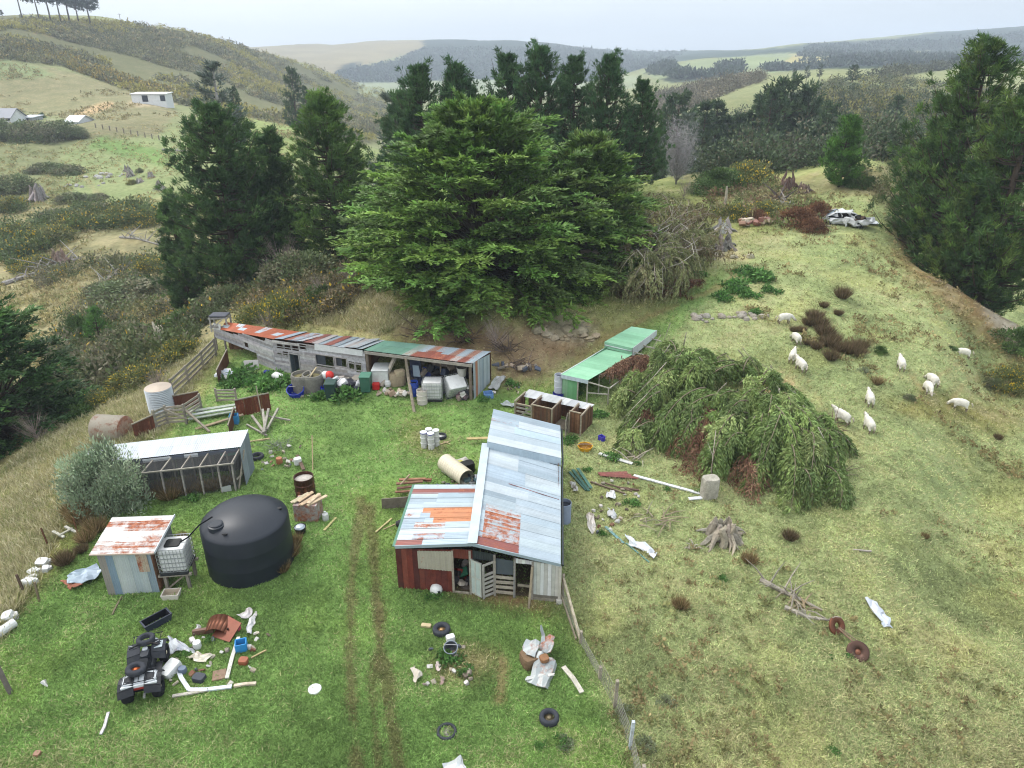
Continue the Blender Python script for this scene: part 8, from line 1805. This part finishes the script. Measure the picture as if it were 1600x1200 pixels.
# ------------------------------------------------------------------ rushes and tussocks
RC = [S(150,126,92), S(168,144,106), S(126,104,76), S(110,108,62), S(184,162,124)]; RD = [S(116,98,76), S(132,112,86), S(100,86,66), S(92,88,56), S(150,130,104)]
tus = {'pale': tussock(1.4, 1.15, 91, 900, RC).mesh('rushes', M_DRY), 'dark': tussock(1.3, 1.2, 92, 950, RD).mesh('rushes', M_DRY)}
def tuft(kind, px, py, wpx, label, group=None):
    g = G(px, py); depth = g.y*CP+(CAMH-g.z)*SP; s = wpx*depth/FPX/1.5; o = bpy.data.objects.new('rush_tussock', tus[kind]); COL.objects.link(o); o.location = (g.x, g.y, g.z-.03); o.rotation_euler = (0, 0, px*.31); o.scale = (s, s, s*random.uniform(.85, 1.1)); return tag(o, label, 'rushes', group)
GA, GB, GC_ = 'brown rushes on the sheep slope', 'rushes in front of the bird pens', 'rushes inside the bird pens'
for px, py, w in ((1272,500,26),(1280,512,26),(1262,508,18),(1288,525,28),(1292,540,26),(1300,535,26),(1310,548,26),(1298,562,22),(1325,552,22),(1335,548,22),(1340,556,22),(1345,545,20),(1275,545,18),(1240,518,12),(1252,518,16),(1261,538,12)): tuft('dark', px, py, w, 'tussock in the dark brown band of rushes on the sheep slope', GA)
tuft('dark', 1316, 466, 24, 'lone dark tussock of rushes high on the sheep slope'); tuft('dark', 1287, 480, 14, 'small tussock just above the brown band of rushes'); tuft('dark', 1310, 492, 14, 'small tussock right of the brown band of rushes'); tuft('pale', 1170, 878, 24, 'brown tussock below the big silvery stump'); tuft('dark', 1234, 842, 24, 'dark round tussock in the paddock right of the stump'); tuft('pale', 1063, 948, 26, 'dry tussock in the paddock right of the shed corner'); tuft('pale', 1370, 600, 16, 'pale tussock between the lone sheep and fallen conifer'); tuft('dark', 1559, 686, 12, 'thin dark tussock at the right edge of the paddock'); tuft('pale', 1445, 840, 12, 'faint tussock on the right paddock')
for px, py, w in ((140,800,40),(128,815,36),(160,795,36),(180,798,34),(200,788,34),(115,805,30),(150,830,34),(135,845,30)): tuft('pale', px, py, w, 'tussock of pale brown rushes in front of the bird pens', GB)
for px, py, w in ((232,776,30),(250,772,30),(266,778,34),(275,765,28),(292,770,24),(320,766,26),(335,764,24),(348,758,24),(300,758,24),(215,772,26),(362,756,20)): tuft('pale', px, py, w, 'tussock of tall brown rushes growing inside the bird pens', GC_)
tuft('dark', 102, 880, 30, 'dark tussock left of the small iron shed'); tuft('dark', 128, 862, 20, 'dark thin tussock behind the left corner of the small iron shed'); tuft('pale', 452, 868, 34, 'tall brown rushes against the right side of the black tank'); tuft('pale', 440, 892, 26, 'lower rushes at the right foot of the black tank'); tuft('pale', 460, 850, 24, 'rushes between the black tank and the rusty box'); tuft('pale', 284, 842, 18, 'dry rushes growing behind the caged tank')
# ------------------------------------------------------------------ uncountable growth: hillside scrub, gully bush, far forest, grass
def mass(name, poly, n, size, colset, leaf, faces, seed, flower=None, ff=0, hk=.7, mat=None, dmin=0, dmax=9e9, keep=None, patch=None):
    """many low crowns over the ground seen in poly: leaf-sized faces set through each crown's volume"""
    global rng
    rng = np.random.default_rng(seed)
    xs = [p[0] for p in poly]; ys = [p[1] for p in poly]
    px = rng.uniform(min(xs), max(xs), n*4); py = rng.uniform(min(ys), max(ys), n*4); m = inpoly(px, py, poly); px, py = px[m][:n], py[m][:n]
    P = ground_hits(px, py); r = np.hypot(P[:, 0], P[:, 1]); ok = np.isfinite(P[:, 2]) & (r > dmin) & (r < dmax); P = P[ok]
    if patch: P = P[fbm(P[:, 0]/patch[0], P[:, 1]/patch[0], seed, 3) > patch[1]]
    lv = LV(); k = len(P); sz = rng.uniform(*size, k); hh = sz*hk*rng.uniform(.7, 1.3, k)
    ci = np.array(colset)[rng.integers(len(colset), size=k)]*rng.uniform(.75, 1.25, (k, 1))
    d = unit(rng.normal(size=(k, faces, 3))); d[..., 2] = np.abs(d[..., 2]); rad = rng.uniform(.35, 1, (k, faces, 1))
    Q = P[:, None]+d*rad*np.stack([sz/2, sz/2, hh], 1)[:, None]
    D = d+rng.normal(size=d.shape)*.7; D[..., 2] += .3
    C = np.repeat(ci[:, None], faces, 1)*(1+rng.normal(size=(k, faces, 1))*.2)
    if flower is not None and ff < 0:
        f = (rng.random(k) < -ff*1.6) & (fbm(P[:, 0]/70, P[:, 1]/28, seed+5, 3) > .47); C[f] = C[f]*.35+np.array(flower)*.65
    elif flower is not None:
        f = (rng.random((k, faces)) < ff*rng.uniform(0, 2.2, (k, 1))*(fbm(P[:, 0]/30, P[:, 1]/30, seed+5, 3)[:, None] > .5)) & (d[..., 2] > .25); C[f] = np.array(flower)*rng.uniform(.6, 1.1, (int(f.sum()), 1))
    L = (sz[:, None]*leaf*rng.uniform(.6, 1.3, (k, faces)))
    lv.add(Q.reshape(-1, 3), D.reshape(-1, 3), L.ravel(), (L*.55).ravel(), C.reshape(-1, 3))
    return tag(obj(name, lv.mesh(name, mat or M_LEAF)), None, None, None, 'stuff')
HILL = [(-60,22),(160,34),(300,46),(400,70),(500,104),(600,140),(622,200),(560,228),(470,200),(280,163),(200,142),(100,104),(-60,86)]
mass('hillside_scrub', HILL, 9000, (2.2,5.5), [S(104,106,72), S(114,112,76), S(96,98,72), S(130,120,86), S(100,100,76)], .26, 22, 101, S(156,148,66), -.5, .55, dmin=250, dmax=1100, patch=(40,.37))
mass('gorse_scrub', [(-60,62),(60,88),(120,112),(205,142),(285,160),(285,150),(200,122),(110,92),(-60,55)], 1500, (2.5,5), [S(130,118,62), S(108,106,64), S(146,126,60)], .24, 26, 102, S(150,136,56), -.7, .6, dmin=200, dmax=500)
mass('slope_scrub', [(0,330),(240,325),(250,350),(100,365),(60,400),(0,430)], 420, (1.6,4.2), [S(88,102,60), S(78,92,56), S(102,110,70)], .12, 150, 103, S(190,160,56), .05, .7, patch=(14,.38))
mass('slope_scrub', [(60,430),(250,400),(330,500),(280,560),(140,640),(60,640),(100,520)], 520, (1.2,3.4), [S(88,100,62), S(80,90,58), S(102,104,72), S(108,104,84)], .11, 190, 104, S(190,158,56), .03, .7, patch=(10,.40))
mass('slope_scrub', [(340,420),(560,400),(600,440),(520,500),(470,515),(400,495),(340,480)], 300, (.9,2.4), [S(100,96,70), S(112,106,78), S(96,98,62), S(130,116,90)], .11, 170, 105, S(190,158,56), .03, .7)
mass('gully_bush', [(1030,195),(1190,190),(1230,250),(1330,240),(1445,220),(1445,245),(1330,252),(1180,275),(1060,285),(1040,250)], 1300, (3.5,7.5), [S(70,84,58), S(62,76,54), S(80,90,64), S(82,80,64)], .07, 200, 106, None, 0, .75, dmin=95, dmax=300)
mass('gully_bush', [(1190,185),(1230,150),(1300,128),(1400,120),(1450,128),(1600,150),(1600,220),(1450,220),(1330,240),(1310,180)], 1200, (3.0,6.5), [S(80,88,64), S(72,82,60), S(90,94,70), S(104,102,76)], .12, 90, 107, S(142,136,72), -.15, .6, dmin=120, dmax=500, patch=(30,.42))
mass('gully_bush', [(1015,150),(1060,140),(1100,131),(1195,117),(1197,126),(1150,141),(1105,160),(1040,188),(1018,195)], 800, (3.5,7.5), [S(100,94,76), S(90,88,70), S(112,104,86)], .15, 46, 108, None, 0, .7, dmin=180, dmax=700)
mass('gully_bush', [(1360,119),(1450,108),(1482,100),(1490,108),(1440,114),(1390,121)], 200, (4,8), [S(76,80,64), S(84,86,68)], .2, 30, 109, None, 0, .6, dmin=200, dmax=900)
mass('far_forest', [(500,128),(540,112),(625,92),(660,76),(900,74),(1080,78),(990,128),(740,124),(600,129)], 4200, (6,10), [S(52,66,50), S(60,74,56), S(48,60,48)], .6, 7, 110, None, 0, .45, dmin=1300, dmax=2600)
mass('far_forest', [(1185,106),(1240,92),(1262,72),(1400,64),(1620,48),(1650,98),(1440,106),(1290,109),(1200,112)], 4600, (5,9), [S(54,66,54), S(60,72,58), S(48,60,50)], .5, 8, 111, None, 0, .55, dmin=600, dmax=2300, patch=(120,.40))
mass('far_forest', [(1010,116),(1020,104),(1052,96),(1056,110),(1106,119),(1124,103),(1158,98),(1164,112),(1136,121),(1060,124)], 700, (5,9), [S(54,66,52), S(60,72,56)], .5, 10, 112, None, 0, .8, dmin=300, dmax=1800, patch=(90,.45))
mass('ridge_scrub', [(1085,285),(1180,262),(1240,300),(1300,330),(1280,360),(1150,350),(1110,330)], 260, (.6,1.9), [S(110,116,72), S(98,108,64), S(128,120,86), S(120,100,78)], .18, 60, 113, None, 0, .6)
mass('ridge_scrub', [(1330,270),(1440,255),(1470,320),(1440,350),(1380,330)], 130, (.6,1.9), [S(104,110,72), S(92,102,62), S(124,116,86)], .18, 60, 114, None, 0, .6)
# grass: blades in tufts over the near ground
def grass():
    global rng
    rng = np.random.default_rng(202)
    n = 340000
    px = rng.uniform(-260, 1900, n); py = 285+(1290-285)*rng.random(n)**.85
    P = ground_hits(px, py); r = np.hypot(P[:, 0], P[:, 1]); ok = np.isfinite(P[:, 2]) & (r < 125) & ((r < 80) | (P[:, 0] > 8)); P = P[ok]; r = r[ok]; n = len(P)
    c = paint(P[:, 0], P[:, 1], P[:, 2]); st = c[:, 3]
    bare_ = (c[:, 0] > c[:, 1]*1.02)
    keep = ~bare_ | (rng.random(n) < .35); P, c, st, r = P[keep], c[keep], st[keep], r[keep]; n = len(P)
    b = 3; lv = LV()
    Q = np.repeat(P[:, None], b, 1)+rng.normal(size=(n, b, 3))*np.array([.07, .07, 0]); Q[..., 2] -= .015
    dry = rng.random(n) < st*np.where(st < .3, .55, .95)
    C = c[:, :3].copy(); C[dry] = C[dry]*.45+np.array(S(212,200,156))*.62*rng.uniform(.75, 1.15, (int(dry.sum()), 1)); C[~dry] *= rng.uniform(.85, 1.7, (int((~dry).sum()), 1))
    C = np.repeat(C[:, None], b, 1)*(1+rng.normal(size=(n, b, 1))*.16)
    lean = np.where(dry, 1.9, 1.4)[:, None]
    D = np.stack([rng.normal(size=(n, b))*lean, rng.normal(size=(n, b))*lean, np.ones((n, b))], -1)
    L = (.06+.10*rng.random((n, b)))*np.where(dry, 1.3, 1.0)[:, None]*(1+.008*r)[:, None]
    lv.add(Q.reshape(-1, 3), D.reshape(-1, 3), L.ravel(), (.017+.0006*np.repeat(r[:, None], b, 1)).ravel(), C.reshape(-1, 3))
    return tag(obj('grass', lv.mesh('grass', M_DRY)), kind='stuff')
grass()
def long_grass(name, poly, n, L0, L1, colset, seed):
    global rng
    rng = np.random.default_rng(seed); xs = [p[0] for p in poly]; ys = [p[1] for p in poly]
    px = rng.uniform(min(xs), max(xs), n*3); py = rng.uniform(min(ys), max(ys), n*3); m = inpoly(px, py, poly); P = ground_hits(px[m][:n], py[m][:n]); P = P[np.isfinite(P[:, 2]) & (np.hypot(P[:, 0], P[:, 1]) < 120)]; k = len(P); b = 9; lv = LV()
    Q = np.repeat(P[:, None], b, 1)+rng.normal(size=(k, b, 3))*np.array([.12,.12,0]); D = np.stack([rng.normal(size=(k, b))*.7, rng.normal(size=(k, b))*.7, np.ones((k, b))], -1)
    C = np.array(colset)[rng.integers(len(colset), size=k)][:, None]*rng.uniform(.7, 1.25, (k, b, 1)); lv.add(Q.reshape(-1, 3), D.reshape(-1, 3), rng.uniform(L0, L1, k*b), .035, C.reshape(-1, 3)); return tag(obj(name, lv.mesh(name, M_DRY)), kind='stuff')
STR = [S(204,194,156), S(188,180,140), S(214,206,172), S(156,162,108), S(176,172,126)]
long_grass('long_dry_grass', [(0,1000),(0,740),(90,660),(250,575),(320,530),(340,555),(245,690),(205,690),(110,800),(60,900)], 5000, .2, .5, STR, 301)
long_grass('long_dry_grass', [(480,505),(400,480),(560,430),(640,500),(600,525)], 1600, .25, .6, STR, 302)
long_grass('long_dry_grass', [(60,430),(250,400),(330,500),(250,570),(100,640)], 2400, .3, .7, STR+[S(150,120,84)], 303)

# rough pale tussock over the left hillside and its slopes
mass('hill_tussock', [(-40,215),(300,190),(560,235),(470,330),(330,500),(250,570),(100,650),(-40,700)], 9000, (.5,1.5), [S(170,158,112), S(150,146,100), S(142,146,98), S(184,170,128)], .3, 12, 120, None, 0, .38, M_DRY, dmin=55, dmax=260, patch=(9,.42))
mass('hill_tussock', [(-40,90),(110,110),(275,170),(420,170),(600,240),(300,195),(-40,180)], 2600, (.8,2.2), [S(160,148,108), S(140,136,94), S(176,162,120)], .4, 7, 121, None, 0, .3, M_DRY, dmin=140, dmax=420, patch=(16,.45))
mass('slope_tussock', [(1110,300),(1400,300),(1440,400),(1600,560),(1600,760),(1300,560),(1150,480)], 1500, (.25,.7), [S(170,154,112), S(150,140,98), S(146,142,98)], .34, 16, 122, None, 0, .5, M_DRY, dmin=25, dmax=110, patch=(5,.45))
mass('slope_tussock', [(890,700),(1300,800),(1600,800),(1600,1290),(1010,1290),(900,960)], 900, (.12,.4), [S(160,146,106), S(148,148,100)], .4, 18, 123, None, 0, .4, M_DRY, dmin=8, dmax=60, patch=(3,.45))
# ------------------------------------------------------------------ air, sky, sun, camera
def build_air():
    b = MB(); b.box((0, 1700, 50), (8200, 4700, 210), (1,1,1))
    m = bpy.data.materials.new('hazy_air'); m.use_nodes = True; nt = m.node_tree
    nt.nodes.remove(nt.nodes['Principled BSDF'])
    v = nd(nt, 'ShaderNodeVolumePrincipled'); v.inputs['Color'].default_value = (.74,.83,.96,1); v.inputs['Density'].default_value = HAZE
    v.inputs['Anisotropy'].default_value = .1
    nt.links.new(v.outputs[0], nt.nodes['Material Output'].inputs['Volume'])
    return tag(b.build('haze', m), kind='stuff')
HAZE = .00034
build_air()
w = bpy.data.worlds.new('World'); SC.world = w; w.use_nodes = True
nt = w.node_tree; bg = nt.nodes['Background']
SUN_EL, SUN_AZ = R(52), R(-55)      # high, to the left of the view, through thin cloud
sky = nd(nt, 'ShaderNodeTexSky', sky_type='NISHITA', sun_disc=False)
sky.sun_elevation = SUN_EL; sky.sun_rotation = SUN_AZ; sky.air_density = 1.0; sky.dust_density = 2.0; sky.ozone_density = 1.5
# a thin even cloud sheet over the blue: pale, brighter to the left
tc = nd(nt, 'ShaderNodeTexCoord'); sx = nd(nt, 'ShaderNodeSeparateXYZ'); nt.links.new(tc.outputs['Generated'], sx.inputs[0])
cl = ramp(nt, mth(nt, 'ADD', mth(nt, 'MULTIPLY', sx.outputs['X'], .5), .5), [(.15, (5.6,5.85,6.0)), (.5, (4.4,4.8,5.1)), (.85, (3.4,3.9,4.4))])
cn = nd(nt, 'ShaderNodeMapping'); cn.inputs['Scale'].default_value = (1.2,1.2,9); nt.links.new(tc.outputs['Generated'], cn.inputs[0])
streak = ramp(nt, noise(nt, 2.2, 4, .55, cn.outputs[0]), [(.3, .93), (.7, 1.06)])
cl = mixc(nt, 1.0, cl, streak, 'MULTIPLY')
zz = ramp(nt, sx.outputs['Z'], [(.0, (1,1,1)), (.12, (1.1,1.08,1.05)), (.6, (2.1,2.03,1.96)), (1, (2.3,2.2,2.1))])
cl = mixc(nt, 1.0, cl, zz, 'MULTIPLY')
nt.links.new(mixc(nt, .92, sky.outputs[0], cl), bg.inputs['Color']); bg.inputs['Strength'].default_value = .15
sl = bpy.data.lights.new('sun', 'SUN'); sl.energy = 1.5; sl.angle = R(14); sl.color = (1, .97, .92)
so = bpy.data.objects.new('sun', sl); COL.objects.link(so)
d = Vector((math.sin(SUN_AZ)*math.cos(SUN_EL), math.cos(SUN_AZ)*math.cos(SUN_EL), math.sin(SUN_EL)))
so.rotation_euler = d.to_track_quat('Z', 'Y').to_euler(); so.location = d*60
cam = bpy.data.cameras.new('camera'); co = bpy.data.objects.new('camera', cam); COL.objects.link(co); SC.camera = co
cam.sensor_width = 36; cam.lens = FPX/1600*36; cam.clip_start = .5; cam.clip_end = 9000
co.location = (0, 0, CAMH); co.rotation_euler = (math.pi/2-PITCH, 0, 0)
SC.view_settings.view_transform = 'Standard'; SC.view_settings.look = 'None'; SC.view_settings.exposure = 0.55; SC.view_settings.gamma = 1
SC.cycles.max_bounces = 6; SC.cycles.diffuse_bounces = 2; SC.cycles.glossy_bounces = 2; SC.cycles.transmission_bounces = 4
SC.cycles.transparent_max_bounces = 8; SC.cycles.volume_bounces = 0
SC.cycles.use_denoising = True; SC.cycles.denoising_prefilter = 'ACCURATE'; SC.cycles.use_adaptive_sampling = False; SC.cycles.filter_width = 1.1; SC.cycles.sample_clamp_indirect = 4
